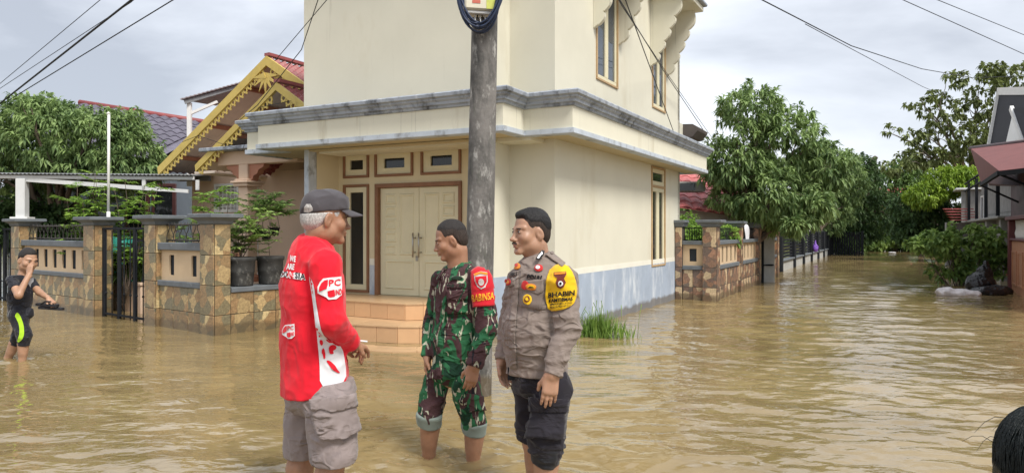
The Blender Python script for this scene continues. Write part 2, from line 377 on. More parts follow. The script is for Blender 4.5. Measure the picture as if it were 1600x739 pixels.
def holed(mb, u0, u1, z0, z1, holes, p, t, axis):
    """wall slab with openings. axis 'b': u=a, plane b=p (front) .. p+t ; axis 'a': u=b, plane a=p (front) .. p-t"""
    us = sorted({u0, u1, *[h[0] for h in holes], *[h[1] for h in holes]}); zs = sorted({z0, z1, *[h[2] for h in holes], *[h[3] for h in holes]})
    def q(u, z, d): return (u, p + d, z) if axis == 'b' else (p - d, u, z)
    inh = lambda u, z: any(h[0] < u < h[1] and h[2] < z < h[3] for h in holes)
    solid = lambda i, j: 0 <= i < len(us) - 1 and 0 <= j < len(zs) - 1 and not inh((us[i] + us[i + 1]) / 2, (zs[j] + zs[j + 1]) / 2)
    for i in range(len(us) - 1):
        for j in range(len(zs) - 1):
            if not solid(i, j): continue
            a, b_, c, d = us[i], us[i + 1], zs[j], zs[j + 1]
            for dd in (0, t): mb.add([q(a, c, dd), q(b_, c, dd), q(b_, d, dd), q(a, d, dd)], [(0, 1, 2, 3)])
            if not solid(i - 1, j): mb.add([q(a, c, 0), q(a, c, t), q(a, d, t), q(a, d, 0)], [(0, 1, 2, 3)])
            if not solid(i + 1, j): mb.add([q(b_, c, 0), q(b_, c, t), q(b_, d, t), q(b_, d, 0)], [(0, 1, 2, 3)])
            if not solid(i, j - 1): mb.add([q(a, c, 0), q(a, c, t), q(b_, c, t), q(b_, c, 0)], [(0, 1, 2, 3)])
            if not solid(i, j + 1): mb.add([q(a, d, 0), q(a, d, t), q(b_, d, t), q(b_, d, 0)], [(0, 1, 2, 3)])
    return mb
def weld(o, d=.0008):
    bm = bmesh.new(); bm.from_mesh(o.data); bmesh.ops.remove_doubles(bm, verts=bm.verts, dist=d); bmesh.ops.recalc_face_normals(bm, faces=bm.faces); bm.to_mesh(o.data); bm.free(); return o

LS = 5.6; D = .5; AL = -3.5; ASTEP = -.61; BD = .10
WS = (HB(1017.4, 0), HB(1038.6, 0), .655, 2.33)                # ground floor side window
WU = [(HB(931, 0), HB(964.6, 0), 3.30, 4.75), (HB(1018.6, 0), HB(1039, 0), 3.30, 4.75)]
weld(holed(MB(), 0, LS, -.4, 2.42, [WS], 0, .14, 'a').build('wall', m_cream, house))
weld(holed(MB(), 0, LS, 2.42, 5.6, WU, 0, .14, 'a').build('wall', m_cream, house))
MB().box(ASTEP, -.14, 0, .14, -.4, 2.42).build('wall', m_cream, house)
MB().box(ASTEP, -.14, 0, .14, 2.42, 5.6).build('wall', m_cream, house)
MB().box(AL, ASTEP, -D, -D + .14, 2.42, 5.6).build('wall', m_cream, house)               # upper front
MB().box(ASTEP - .14, ASTEP, -D + .14, .0, 2.42, 5.6).build('wall', m_cream, house)
MB().box(-.84, ASTEP, -D, BD, -.4, 2.42, .004).build('porch_pier', m_cream, house)
# door wall with its openings
zT = 2.355
def zof(py, px): return HZ(py, HA(px, BD), BD)
TR = [(HA(537, BD), HA(577, BD), zof(278, 557), zT), (HA(586, BD), HA(646, BD), zof(275.5, 616), zT), (HA(658, BD), HA(721, BD), zof(273, 690), zT)]
zmean = sum(t[2] for t in TR) / 3; TR = [(t[0], t[1], zmean, zT) for t in TR]
FL = .375                                                       # porch floor height over the water
SL = (HA(537, BD), HA(577, BD), FL + .02, 1.90)
DR = (HA(587, BD), HA(722, BD), FL, 1.895)
weld(holed(MB(), AL + .08, -.84, -.4, 2.42, TR + [SL, DR], BD, .12, 'b').build('wall', m_porch, house))
MB().box(AL, AL + .08, -D + .16, LS, -.4, 2.42).build('wall', m_porch, house)
MB().box(AL, AL + .085, -D, -D + .155, -.4, 2.36, .006).build('porch_post', m_trim, house)
MB().box(AL, AL + .14, -D + .14, LS, 2.42, 5.6).build('wall', m_cream, house)
MB().box(AL, 0, LS - .14, LS, -.4, 5.6).build('wall', m_cream, house)
# dado painted band, a few millimetres proud, and the whitish band over it
dz = .70
MB().box(.0, .006, -.004, LS + .004, -.4, dz).build('dado', m_dado, house)
MB().box(ASTEP + .002, -.0, -.007, -.001, -.4, dz).build('dado', m_dado, house)
MB().box(ASTEP, ASTEP + .006, -D, -.008, -.4, dz).build('dado', m_dado, house)
MB().box(-.842, ASTEP - .001, -D - .006, -D, -.4, dz).build('dado', m_dado, house)
m_band = pm('pale_paint_band', (.74, .72, .63), r=.8, var=.05, bump=.1)
MB().box(.0, .004, -.002, LS + .002, dz + .001, dz + .075).build('paint_band', m_band, house)
MB().box(AL + .081, SL[0] - .01, BD - .004, BD - .0005, FL, .78).build('dado', m_dado, house)
MB().box(SL[1] + .01, DR[0] - .01, BD - .004, BD - .0005, FL, .78).build('dado', m_dado, house)
MB().box(SL[1] + .01, DR[0] - .01, BD - .005, BD - .0005, .781, .87).build('paint_band', m_band, house)
MB().box(AL + .081, SL[0] - .01, BD - .005, BD - .0005, .781, .87).build('paint_band', m_band, house)
MB().box(DR[1] + .01, -.841, BD - .004, BD - .0005, FL, .78).build('dado', m_dado, house)
# roof slab far above
MB().box(AL - .35, .35, -D - .35, LS + .35, 5.6, 5.72, .01).build('roof_slab', m_cornice, house)
MB().box(AL + .14, -.14, -D + .14, LS - .14, 2.30, 2.40).build('ceiling', m_cream2, house)

# canopy / parapet that runs round the house
def sweep(path, prof, name, mat, parent):
    """prof: list of (outward offset, z); path: open polyline in plan, outward = right hand side of travel"""
    n = len(path); rows = []
    for off, z in prof:
        row = []
        for i in range(n):
            p = Vector(path[i])
            d0 = (Vector(path[i]) - Vector(path[i - 1])).normalized() if i > 0 else None
            d1 = (Vector(path[i + 1]) - Vector(path[i])).normalized() if i < n - 1 else None
            nn = [Vector((d.y, -d.x)) for d in (d0, d1) if d is not None]
            if len(nn) == 2:
                bis = (nn[0] + nn[1]).normalized(); off_v = bis * (off / max(.2, bis.dot(nn[0])))
            else: off_v = nn[0] * off
            row.append((p.x + off_v.x, p.y + off_v.y, z))
        rows.append(row)
    mb = MB(); m = len(prof)
    V = [v for row in rows for v in row]
    Fs = [(i * n + k, i * n + k + 1, ((i + 1) % m) * n + k + 1, ((i + 1) % m) * n + k) for i in range(m) for k in range(n - 1)]
    Fs += [tuple(i * n for i in range(m)), tuple(i * n + n - 1 for i in range(m))[::-1]]
    return mb.add(V, Fs).build(name, mat, parent)
PATH = [(-4.58, .9), (-4.58, -.5), (-3.93, -.5), (-3.93, -.9), (-.21, -.9), (-.21, -.4), (.4, -.4), (.4, 6.03), (-.2, 6.03)]
sweep(PATH, [(0, 2.405), (0, 2.645), (-.10, 2.645), (-.10, 2.405)], 'fascia', m_cream2, house)
sweep(PATH, [(.012, 2.335), (.022, 2.345), (.022, 2.4), (.004, 2.404), (-.10, 2.404), (-.10, 2.335)], 'fascia_trim', m_trim, house)
sweep(PATH, [(.004, 2.646), (.025, 2.652), (.03, 2.68), (.055, 2.685), (.06, 2.715), (.085, 2.735), (.085, 2.752), (.115, 2.765), (.12, 2.80), (.105, 2.815), (-.02, 2.82), (-.02, 2.646)], 'cornice', m_cornice, house)
def plate(poly, z0, z1, name, mat): return MB().prism(poly, z0, z1).build(name, mat, house)
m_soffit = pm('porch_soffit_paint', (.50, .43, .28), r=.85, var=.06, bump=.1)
ring = [(-4.49, .9), (-4.49, -.41), (-3.84, -.41), (-3.84, -.81), (-.30, -.81), (-.30, -.31), (.31, -.31), (.31, 5.94), (.002, 5.94), (.002, -.002), (ASTEP + .002, -.002), (ASTEP + .002, -D - .002), (AL - .002, -D - .002), (AL - .002, .9)]
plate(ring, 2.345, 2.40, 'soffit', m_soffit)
plate([(p[0] * 1, p[1]) for p in ring], 2.70, 2.73, 'canopy_top', m_concrete)
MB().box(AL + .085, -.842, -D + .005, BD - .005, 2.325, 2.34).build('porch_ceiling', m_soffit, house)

# windows
def frame_ring(mb, u0, u1, z0, z1, wd, d0, d1, axis, p, ch=.004):
    """four mitre-less bars; d0..d1 depth range in front (negative) / behind the plane p"""
    def bx(ua, ub, za, zb):
        if axis == 'b': mb.box(ua, ub, p + d0, p + d1, za, zb, ch)
        else: mb.box(p - d1, p - d0, ua, ub, za, zb, ch)
    bx(u0, u1, z1 - wd, z1); bx(u0, u1, z0, z0 + wd); bx(u0, u0 + wd, z0 + wd, z1 - wd); bx(u1 - wd, u1, z0 + wd, z1 - wd)
    return mb
def pbox(u0, u1, z0, z1, d0, d1, axis, p, ch=0):
    mb = MB()
    if axis == 'b': mb.box(u0, u1, p + d0, p + d1, z0, z1, ch)
    else: mb.box(p - d1, p - d0, u0, u1, z0, z1, ch)
    return mb
def casement(u0, u1, z0, z1, axis, p, n, outer, inner, glass, ow=.035, iw=.05, name='window', transom=None):
    wn = frame_ring(MB(), u0, u1, z0, z1, ow, -.02, .10, axis, p).build(name, outer, house)
    def leafs(a, b, c, d, k, iwz=iw):
        w_ = (b - a) / k
        for i in range(k):
            x0, x1 = a + i * w_ + .002, a + (i + 1) * w_ - .002
            frame_ring(MB(), x0, x1, c, d, min(iw, w_ * .28), .0, .05, axis, p, .006).build('casement', inner, wn)
            pbox(x0 + .01, x1 - .01, c + .01, d - .01, .022, .028, axis, p).build('pane', glass, wn)
    if transom:
        leafs(u0 + ow, u1 - ow, z0 + ow, transom - .02, n); leafs(u0 + ow, u1 - ow, transom + .02, z1 - ow, 1)
        pbox(u0 + ow, u1 - ow, transom - .02, transom + .02, -.01, .09, axis, p, .004).build('transom', outer, wn)
    else: leafs(u0 + ow, u1 - ow, z0 + ow, z1 - ow, n)
    return wn
casement(*WS[:2], WS[2], WS[3], 'a', 0, 2, m_tanframe, m_yellowwood, m_glass, .03, .07, transom=2.0)
for wu in WU: casement(*wu[:2], wu[2], wu[3], 'a', 0, 2, m_tanframe, m_yellowwood, m_skyglass, .03, .055)
for tr in TR: 
    wn = frame_ring(MB(), *tr, .035, -.025, .10, 'b', BD).build('transom_window', m_brown, house)
    u0, u1, z0, z1 = tr
    hw = (u1 - u0) * .5 - .035; hz = (z1 - z0) * .5 - .035
    mx_, mz_ = (u0 + u1) / 2, (z0 + z1) / 2
    fr = MB(); gw, gz = hw * .60, hz * .45
    frame = [(-hw, -hz), (hw, -hz), (hw, hz), (-hw, hz)]; inn = [(-gw, -gz), (gw, -gz), (gw, gz), (-gw, gz)]
    y0, y1 = BD + .0, BD + .035
    V = [(mx_ + x, y0, mz_ + z) for x, z in frame] + [(mx_ + x, y0, mz_ + z) for x, z in inn] + [(mx_ + x, y1, mz_ + z) for x, z in inn]
    fr.add(V, [(i, (i + 1) % 4, 4 + (i + 1) % 4, 4 + i) for i in range(4)] + [(4 + i, 4 + (i + 1) % 4, 8 + (i + 1) % 4, 8 + i) for i in range(4)])
    fr.build('sash', m_yellowwood, wn)
    MB().box(mx_ - gw - .005, mx_ + gw + .005, BD + .030, BD + .034, mz_ - gz - .005, mz_ + gz + .005).build('pane', m_glass, wn)
wn = frame_ring(MB(), *SL, .035, -.025, .10, 'b', BD).build('side_light', m_brown, house)
frame_ring(MB(), SL[0] + .036, SL[1] - .036, SL[2] + .036, SL[3] - .036, .075, .0, .045, 'b', BD).build('sash', m_yellowwood, wn)
MB().box(SL[0] + .10, SL[1] - .10, BD + .03, BD + .035, SL[2] + .1, SL[3] - .1).build('pane', m_glass, wn)
# double door
dr = MB(); 
for (x0, x1, z0, z1) in ((DR[0], DR[0] + .055, DR[2], DR[3] - .055), (DR[1] - .045, DR[1], DR[2], DR[3] - .055), (DR[0], DR[1], DR[3] - .055, DR[3])): dr.box(x0, x1, BD - .03, BD + .09, z0, z1, .004)
door = dr.build('door', m_brown, house)
dx0, dx1 = DR[0] + .056, DR[1] - .046; mid = (dx0 + dx1) / 2; dzt = DR[3] - .058
def leaf(x0, x1, squares_left):
    lf = MB().box(x0 + .003, x1 - .003, BD + .03, BD + .065, FL + .006, dzt, .003).build('door_leaf', m_yellowwood, door)
    w_ = x1 - x0
    def panel(u0, u1, z0, z1):
        y = BD + .03; V = []
        for ins, dp in ((0, 0), (.012, -.012), (.026, -.012), (.04, .004)):   # raised moulding, then a sunk field
            V += [(u0 + ins, y + dp, z0 + ins), (u1 - ins, y + dp, z0 + ins), (u1 - ins, y + dp, z1 - ins), (u0 + ins, y + dp, z1 - ins)]
        Fs = [(k * 4 + i, k * 4 + (i + 1) % 4, k * 4 + 4 + (i + 1) % 4, k * 4 + 4 + i) for k in range(3) for i in range(4)] + [(12, 13, 14, 15)]
        MB().add(V, Fs).build('panel', m_yellowwood, lf)
    a0, a1 = (x0 + w_ * .13, x0 + w_ * .43) if squares_left else (x1 - w_ * .43, x1 - w_ * .13)
    b0, b1 = (x0 + w_ * .50, x0 + w_ * .88) if squares_left else (x1 - w_ * .88, x1 - w_ * .50)
    hz = dzt - FL
    for k in range(5):
        z1 = dzt - hz * (.055 + .118 * k); panel(a0, a1, z1 - hz * .098, z1)
    panel(b0, b1, dzt - hz * .055 - hz * (.118 * 4 + .098), dzt - hz * .055)
    panel(min(a0, b0), max(a1, b1), FL + hz * .06, FL + hz * .33)
    return lf
l1 = leaf(dx0, mid, True); l2 = leaf(mid, dx1, False)
for lf, xx in ((l1, mid - .055), (l2, mid + .04)):
    z0, z1 = HZ(402, xx, BD), HZ(364, xx, BD)
    hb = MB().tube([(xx, BD - .035, z0), (xx, BD - .035, z1)], .011, 8)
    for zz in (z0 + (z1 - z0) * .2, z0 + (z1 - z0) * .8): hb.tube([(xx, BD + .03, zz), (xx, BD - .04, zz)], .009, 6)
    hb.build('handle', m_steel, lf, True)
MB().box(mid - .05, mid - .012, BD + .018, BD + .03, HZ(408, mid, BD), HZ(400, mid, BD), .003).build('lock_plate', m_steel, l1)

# porch steps: cores plus separate tiles
def hl2(px, py, z): q = HL(G(px, py, z)); return Vector((q[0], q[1]))
S0 = [hl2(520, 467.5, FL), hl2(633, 475, FL), hl2(690, 474, FL)]
S1 = [hl2(520, 504.5, .19), hl2(621.6, 510, .19), hl2(690, 510, .19)]
S2 = [hl2(500, 541, .012), hl2(612.6, 549.7, .012), hl2(690, 548, .012)]
m_nose = pm('step_tread_tile', (.55, .36, .20), r=.35, var=.06, sc_=6, bump=.05, rand=.05, dirt=((.30, .22, .13), .35, (4, 4, 4)))
def step(S, ztop, zbot, back):
    e = (S[0] - S[1]).normalized(); Lf = S[1] + e * 1.35
    Lf = Vector((max(Lf.x, AL + .1), Lf.y + 0)) 
    rgt = S[2]; inr = Vector((-.845, -D + .03))
    core = [Vector((Lf.x, BD - .01)), Lf, S[1], rgt, Vector((-.90, max(rgt.y + .1, -D + .02))), Vector((-.90, BD - .01))]
    st = MB().prism([(p.x, p.y) for p in core], zbot, ztop - .014).build("step", m_nose, house)
    k = 0
    for (p, q) in ((Lf, S[1]), (S[1], rgt), (rgt, Vector((-.92, max(rgt.y + .1, -D + .02))))):
        ln = (q - p).length
        if ln < .05: continue
        n = max(1, round(ln / .285)); d = (q - p).normalized(); nrm = Vector((d.y, -d.x))
        for i in range(n):
            u0, u1 = ln * i / n + .0025, ln * (i + 1) / n - .0025
            # riser tile
            c = [p + d * u0 + nrm * .008, p + d * u1 + nrm * .008, p + d * u1 - nrm * .003, p + d * u0 - nrm * .003]
            MB().prism([(v.x, v.y) for v in c], zbot + .004, ztop - .016).build('riser_tile', m_steptile, st)
            c = [p + d * u0 + nrm * .016, p + d * u1 + nrm * .016, p + d * u1 - nrm * .30, p + d * u0 - nrm * .30]
            MB().prism([(v.x, v.y) for v in c], ztop - .014 + .0004 * (k % 3), ztop + .0004 * (k % 3)).build('tread_tile', m_nose, st); k += 1
    return st
step(S2, .012, -.36, 0); step(S1, .19, .0, 0); s0 = step(S0, FL, .178, 0)
for i in range(9):
    for j in range(2):
        x0 = AL + .1 + i * .29
        if x0 + .287 > -.9: continue
        MB().box(x0, x0 + .287, BD - .30 * (j + 1) + .002, BD - .30 * j - .004, FL - .012, FL - .003).build('floor_tile', m_nose, s0)
# window hoods with scalloped cheeks
def scallop():
    pts = [(.003, 5.05), (.50, 5.05), (.52, 4.93)]
    zs = [4.93, 4.74, 4.55, 4.36, 4.17, 4.0]; xs = [.52, .42, .34, .25, .16, .08]
    for i in range(5):
        for k in range(1, 6):
            u = k / 5; x = xs[i] + (xs[i + 1] - xs[i]) * u; z = zs[i] + (zs[i + 1] - zs[i]) * u
            bul = .035 * sin(pi * u); pts.append((x + bul * .9, z - bul * .3))
        pts.append((xs[i + 1] - .02, zs[i + 1]))
    pts.append((.003, 3.96)); return pts
for wu in WU:
    hd = MB().box(.003, .62, wu[0] - .22, wu[1] + .22, 5.05, 5.14, .01).build('window_hood', m_cream2, house)
    for b0 in (wu[0] - .10, wu[1] + .03): MB().prism(scallop(), b0, b0 + .07, 'y').build('cheek', m_cream2, hd)
    MB().box(.003, .68, wu[0] - .27, wu[1] + .27, 5.142, 5.20, .015).build('hood_coping', m_cornice, hd)
# a forgotten ball on the canopy
bl = P(511, 161, 9.33)
m_blue = pm('blue_plastic', (.01, .17, .55), r=.4, var=.2, bump=.1)
ball = MB()
bm_ = bmesh.new(); bmesh.ops.create_icosphere(bm_, subdivisions=3, radius=.075); ball.add([v.co for v in bm_.verts], [[v.index for v in f.verts] for f in bm_.faces]); bm_.free()
ball = ball.build('ball', m_blue, None, True); ball.location = HW(*HL(bl)[:2], 2.805); ball.scale = (1, 1, .92)
tag(ball, 'small bright blue plastic ball resting on the canopy ledge of the cream house', 'ball')
# ------------------------------------------------------------------ implicit-surface modelling for people (smooth unions -> one continuous mesh)
def hash3(ix, iy, iz, s):
    n = (ix * 374761393 + iy * 668265263 + iz * 1442695041 + s * 974711) & 0x7fffffff
    n = ((n ^ (n >> 13)) * 1274126177) & 0x7fffffff
    return ((n ^ (n >> 16)) & 0xffff) / 65535.0
def vnoise3(p, s=0):
    i = np.floor(p).astype(np.int64); f = p - i; f = f * f * (3 - 2 * f)
    r = 0
    for dx in (0, 1):
        wx = f[..., 0] if dx else 1 - f[..., 0]
        for dy in (0, 1):
            wy = f[..., 1] if dy else 1 - f[..., 1]
            for dz_ in (0, 1):
                wz = f[..., 2] if dz_ else 1 - f[..., 2]
                r = r + wx * wy * wz * hash3(i[..., 0] + dx, i[..., 1] + dy, i[..., 2] + dz_, s)
    return r
A = lambda v: np.array(v, dtype=float)
class Fld:
    def __init__(s): s.p = []; s.cuts = []; s.noise = []
    def rc(s, p0, p1, r0, r1, k=.02, ax=None, q=1.0):
        p0, p1 = A(p0), A(p1); m = max(r0, r1) + k + .012
        s.p.append(('rc', np.minimum(p0, p1) - m, np.maximum(p0, p1) + m, k, (p0, p1, r0, r1, None if ax is None else A(ax), q), 1)); return s
    def el(s, c, rad, M=None, k=.015, sub=False):
        c = A(c); m = max(rad) + k + .012
        s.p.append(('el', c - m, c + m, k, (c, A(rad), np.eye(3) if M is None else M), -1 if sub else 1)); return s
    def grid(s, lo, hi, h):
        n = np.ceil((hi - lo) / h).astype(int) + 1
        g = [lo[i] + h * np.arange(n[i]) for i in range(3)]
        Fv = np.full(n, 1e3)
        for typ, b0, b1, k, a, sg in s.p:
            i0 = np.clip(np.floor((b0 - lo) / h).astype(int), 0, n); i1 = np.clip(np.ceil((b1 - lo) / h).astype(int) + 1, 0, n)
            if (i1 <= i0).any(): continue
            x = np.stack(np.meshgrid(*[g[j][i0[j]:i1[j]] for j in range(3)], indexing='ij'), -1)
            if typ == 'rc':
                p0, p1, r0, r1, ax, q = a; d = p1 - p0; L2 = max(1e-9, d @ d)
                t_ = np.clip(((x - p0) @ d) / L2, 0, 1); v = x - p0 - t_[..., None] * d
                if ax is not None: v = v + ((q - 1) * (v @ ax))[..., None] * ax
                dist = np.sqrt((v * v).sum(-1)) - (r0 + (r1 - r0) * t_)
            else:
                c, rad, Mx = a; v = (x - c) @ Mx
                k0 = np.sqrt(((v / rad) ** 2).sum(-1)) + 1e-9; k1 = np.sqrt(((v / rad ** 2) ** 2).sum(-1)) + 1e-9
                dist = k0 * (k0 - 1) / k1
            sl = tuple(slice(i0[j], i1[j]) for j in range(3)); cur = Fv[sl]
            if sg > 0:
                hh = np.clip(.5 + .5 * (cur - dist) / k, 0, 1); Fv[sl] = cur * (1 - hh) + dist * hh - k * hh * (1 - hh)
            else:
                hh = np.clip(.5 - .5 * (cur + dist) / k, 0, 1); Fv[sl] = cur * (1 - hh) - dist * hh + k * hh * (1 - hh)
        if s.noise or s.cuts:
            near = np.abs(Fv) < .035
            idx = np.argwhere(near); x = lo + idx * h
            val = Fv[near]
            for fn in s.noise: val = val + fn(x)
            for fn in s.cuts: val = np.maximum(val, fn(x))
            Fv[near] = val
            if s.cuts:
                deep = Fv <= -.035; idx = np.argwhere(deep); x = lo + idx * h; val = Fv[deep]
                for fn in s.cuts: val = np.maximum(val, fn(x))
                Fv[deep] = val
        return Fv
    def mesh(s, h, lo=None, hi=None):
        b0 = np.min([p[1] for p in s.p], 0) - h; b1 = np.max([p[2] for p in s.p], 0) + h
        if lo is not None: b0 = np.maximum(b0, A(lo))
        if hi is not None: b1 = np.minimum(b1, A(hi))
        return surfnet(s.grid(b0, b1, h), b0, h)
def surfnet(Fv, lo, h):
    Fv = np.pad(Fv, 1, constant_values=1.0); lo = lo - h
    S = Fv < 0; n = A(Fv.shape).astype(int)
    C = [Fv[i:n[0] - 1 + i, j:n[1] - 1 + j, k:n[2] - 1 + k] for i in (0, 1) for j in (0, 1) for k in (0, 1)]
    cnt = sum((c < 0).astype(np.int8) for c in C); act = (cnt > 0) & (cnt < 8)
    idx = np.argwhere(act); vid = np.full(act.shape, -1, dtype=np.int64); vid[act] = np.arange(len(idx))
    vals = np.stack([c[act] for c in C], 1)
    offs = A([(i, j, k) for i in (0, 1) for j in (0, 1) for k in (0, 1)])
    acc = np.zeros((len(idx), 3)); num = np.zeros(len(idx))
    for a in range(8):
        for b in range(a + 1, 8):
            if np.abs(offs[a] - offs[b]).sum() != 1: continue
            va, vb = vals[:, a], vals[:, b]; cr_ = (va < 0) != (vb < 0)
            t_ = np.where(cr_, va / np.where(va - vb == 0, 1, va - vb), 0)
            acc += np.where(cr_[:, None], offs[a] + t_[:, None] * (offs[b] - offs[a]), 0); num += cr_
    V = lo + (idx + acc / num[:, None]) * h
    Q = []
    for ax in range(3):
        o1, o2 = [(1, 2), (2, 0), (0, 1)][ax]
        sl0 = [slice(None)] * 3; sl1 = [slice(None)] * 3; sl0[ax] = slice(0, -1); sl1[ax] = slice(1, None)
        s0, s1 = S[tuple(sl0)], S[tuple(sl1)]
        e_ = np.argwhere(s0 != s1); flip = s0[tuple(e_.T)]
        ok = (e_[:, o1] > 0) & (e_[:, o2] > 0) & (e_[:, o1] < n[o1] - 1) & (e_[:, o2] < n[o2] - 1); e_ = e_[ok]; flip = flip[ok]
        def g(a, b):
            q = e_.copy(); q[:, o1] -= a; q[:, o2] -= b; return vid[tuple(q.T)]
        quad = np.stack([g(0, 0), g(1, 0), g(1, 1), g(0, 1)], 1)
        quad = np.where(flip[:, None], quad, quad[:, ::-1]); Q.append(quad)
    return V, np.concatenate(Q)
def join(parts):
    V = []; Q = []; o = 0
    for v, q in parts: V.append(v); Q.append(q + o); o += len(v)
    return np.concatenate(V), np.concatenate(Q)
def smoothv(V, Q, it=1, w_=.5):
    for _ in range(it):
        acc = np.zeros_like(V); c = np.zeros(len(V))
        for a in range(4):
            for b in ((a + 1) % 4, (a + 3) % 4):
                np.add.at(acc, Q[:, a], V[Q[:, b]]); np.add.at(c, Q[:, a], 1)
        V = V * (1 - w_) + w_ * acc / np.maximum(c, 1)[:, None]
    return V
def rotm(yaw, pitch=0.0, roll=0.0):
    """columns: right, forward, up. pitch>0 looks down, roll>0 leans to the person's right"""
    M = Matrix.Rotation(yaw, 3, 'Z') @ Matrix.Rotation(-pitch, 3, 'X') @ Matrix.Rotation(roll, 3, 'Y')
    return np.array(M)

def head_field(f, c, M, s=1.0, fat=0.0, nose=1.0, hair_only=False):
    T = lambda p: c + M @ (A(p) * s)
    def el(p, rad, k=.012, sub=False, ex=None):
        f.el(T(p), A(rad) * s, M if ex is None else M @ ex, k * s, sub)
    def rc(p, q, r0, r1, k=.012): f.rc(T(p), T(q), r0 * s, r1 * s, k * s)
    el((0, -.014, .030), (.074, .097, .088)); el((0, .026, -.028), (.060 + fat, .066, .080), .02)
    el((0, .030, -.078), (.050 + fat, .054, .040), .02); rc((-.014, .078, -.102), (.014, .078, -.102), .017, .017, .02)
    for sx in (-1, 1):
        el((sx * (.040 + fat * .6), .056, -.032), (.026, .026, .026), .02)                  # cheeks
        rc((sx * .046, .062, .020), (sx * .016, .083, .017), .011, .010, .012)             # brow ridge
        el((sx * .032, .093, .000), (.019, .014, .013), .008, True)                        # eye socket
        el((sx * .031, .076, .000), (.0135, .0135, .0115), .004)                           # lids over the eyeball
        el((sx * .0125, .100, -.041), (.0095, .011, .0085), .006)                          # nostril wing
        ear = np.array(Matrix.Rotation(sx * .45, 3, 'Z') @ Matrix.Rotation(-.25, 3, 'X'))
        el((sx * .077, -.012, -.016), (.0085, .021, .034), .006, False, ear)
        el((sx * .086, -.006, -.012), (.006, .011, .019), .004, True, ear)
        el((sx * .052, .0, -.070), (.018, .035, .030), .02)                                # jaw angle
    rc((0, .084, .012), (0, .100 + .004 * nose, -.030), .0085, .0105, .01); el((0, .106 + .006 * nose, -.037), (.0125, .0125, .011), .008)
    el((0, .088, -.062), (.026, .014, .012), .012)
    el((0, .0965, -.0655), (.021, .008, .0055), .004); el((0, .0945, -.0765), (.019, .0085, .0065), .004)
    el((0, .104, -.071), (.020, .006, .0022), .003, True)
    el((0, .095, -.089), (.016, .010, .006), .008, True)
    return T
def hand_field(f, wpos, d, n, t, s=1.0, curl=(.25, .5, .5), thumb=.5, spread=0.0, fingers=None):
    """wrist, finger direction d, palm-facing direction n, thumb side t"""
    d, n, t = A(d), A(n), A(t); d /= np.linalg.norm(d); n = n - (n @ d) * d; n /= np.linalg.norm(n); t = t - (t @ d) * d - (t @ n) * n; t /= np.linalg.norm(t)
    w0 = A(wpos); L = lambda a, b, c: w0 + (d * a + t * b + n * c) * s
    f.rc(L(-.03, 0, 0), L(.012, 0, 0), .027 * s, .028 * s, .015, n, 1.25)
    for b in (-.020, 0, .020): f.rc(L(.015, b * .75, 0), L(.082, b, .0), .020 * s, .0185 * s, .012, n, 1.45)
    f.rc(L(.018, .022, .008), L(.05, .030, .012), .019 * s, .015 * s, .012)
    tips = []
    for i, (b, ln, r0) in enumerate(((.0285, .070, .0095), (.0095, .078, .0098), (-.0095, .072, .0093), (-.0275, .056, .0083))):
        cu = curl if fingers is None else fingers[i]
        p = L(.084 - .004 * abs(i - 1), b, .002); ang = 0
        side = spread * (1.5 - i)
        for j, fr in enumerate((.45, .31, .24)):
            ang += cu[j]; v = d * cos(ang) + n * sin(ang) + t * side
            p2 = p + v * ln * fr * s
            f.rc(p, p2, r0 * (1 - .10 * j) * s, r0 * (.93 - .10 * j) * s, .0035); p = p2
        tips.append(p)
    p = L(.030, .034, .010); v = d * .72 + t * .62 * (1 - thumb) + n * (.25 + .6 * thumb); v /= np.linalg.norm(v)
    p2 = p + v * .036 * s; f.rc(p, p2, .0125 * s, .0112 * s, .006)
    v2 = d * .9 + t * .15 * (1 - thumb) + n * (.15 + .4 * thumb); v2 /= np.linalg.norm(v2); p3 = p2 + v2 * .028 * s
    f.rc(p2, p3, .0112 * s, .0088 * s, .004)
    return tips
def folds(amp, scale, seed, squash=(1, 1, 1), fn=None, power=3.0):
    sq = A(squash) * scale
    def g(x):
        n_ = vnoise3(x * sq + 50 + .6 * np.stack([vnoise3(x * 6 + 20, seed + 5)] * 3, -1), seed)
        v = (1 - np.abs(2 * n_ - 1)) ** power - .50
        v = v * amp
        return -v if fn is None else -v * fn(x)
    return g
def plane_cut(p, n):                       # keeps the side that n points away from
    p, n = A(p), A(n); n = n / np.linalg.norm(n)
    return lambda x: (x - p) @ n
def local_cut(p, n, rad):                  # the same, acting only near p (for cuffs)
    p, n = A(p), A(n); n = n / np.linalg.norm(n)
    def g(x):
        d = (x - p) @ n; r = np.sqrt((((x - p) - d[:, None] * n) ** 2).sum(-1))
        return np.where((r < rad) & (d < rad), d, -1.0)
    return g

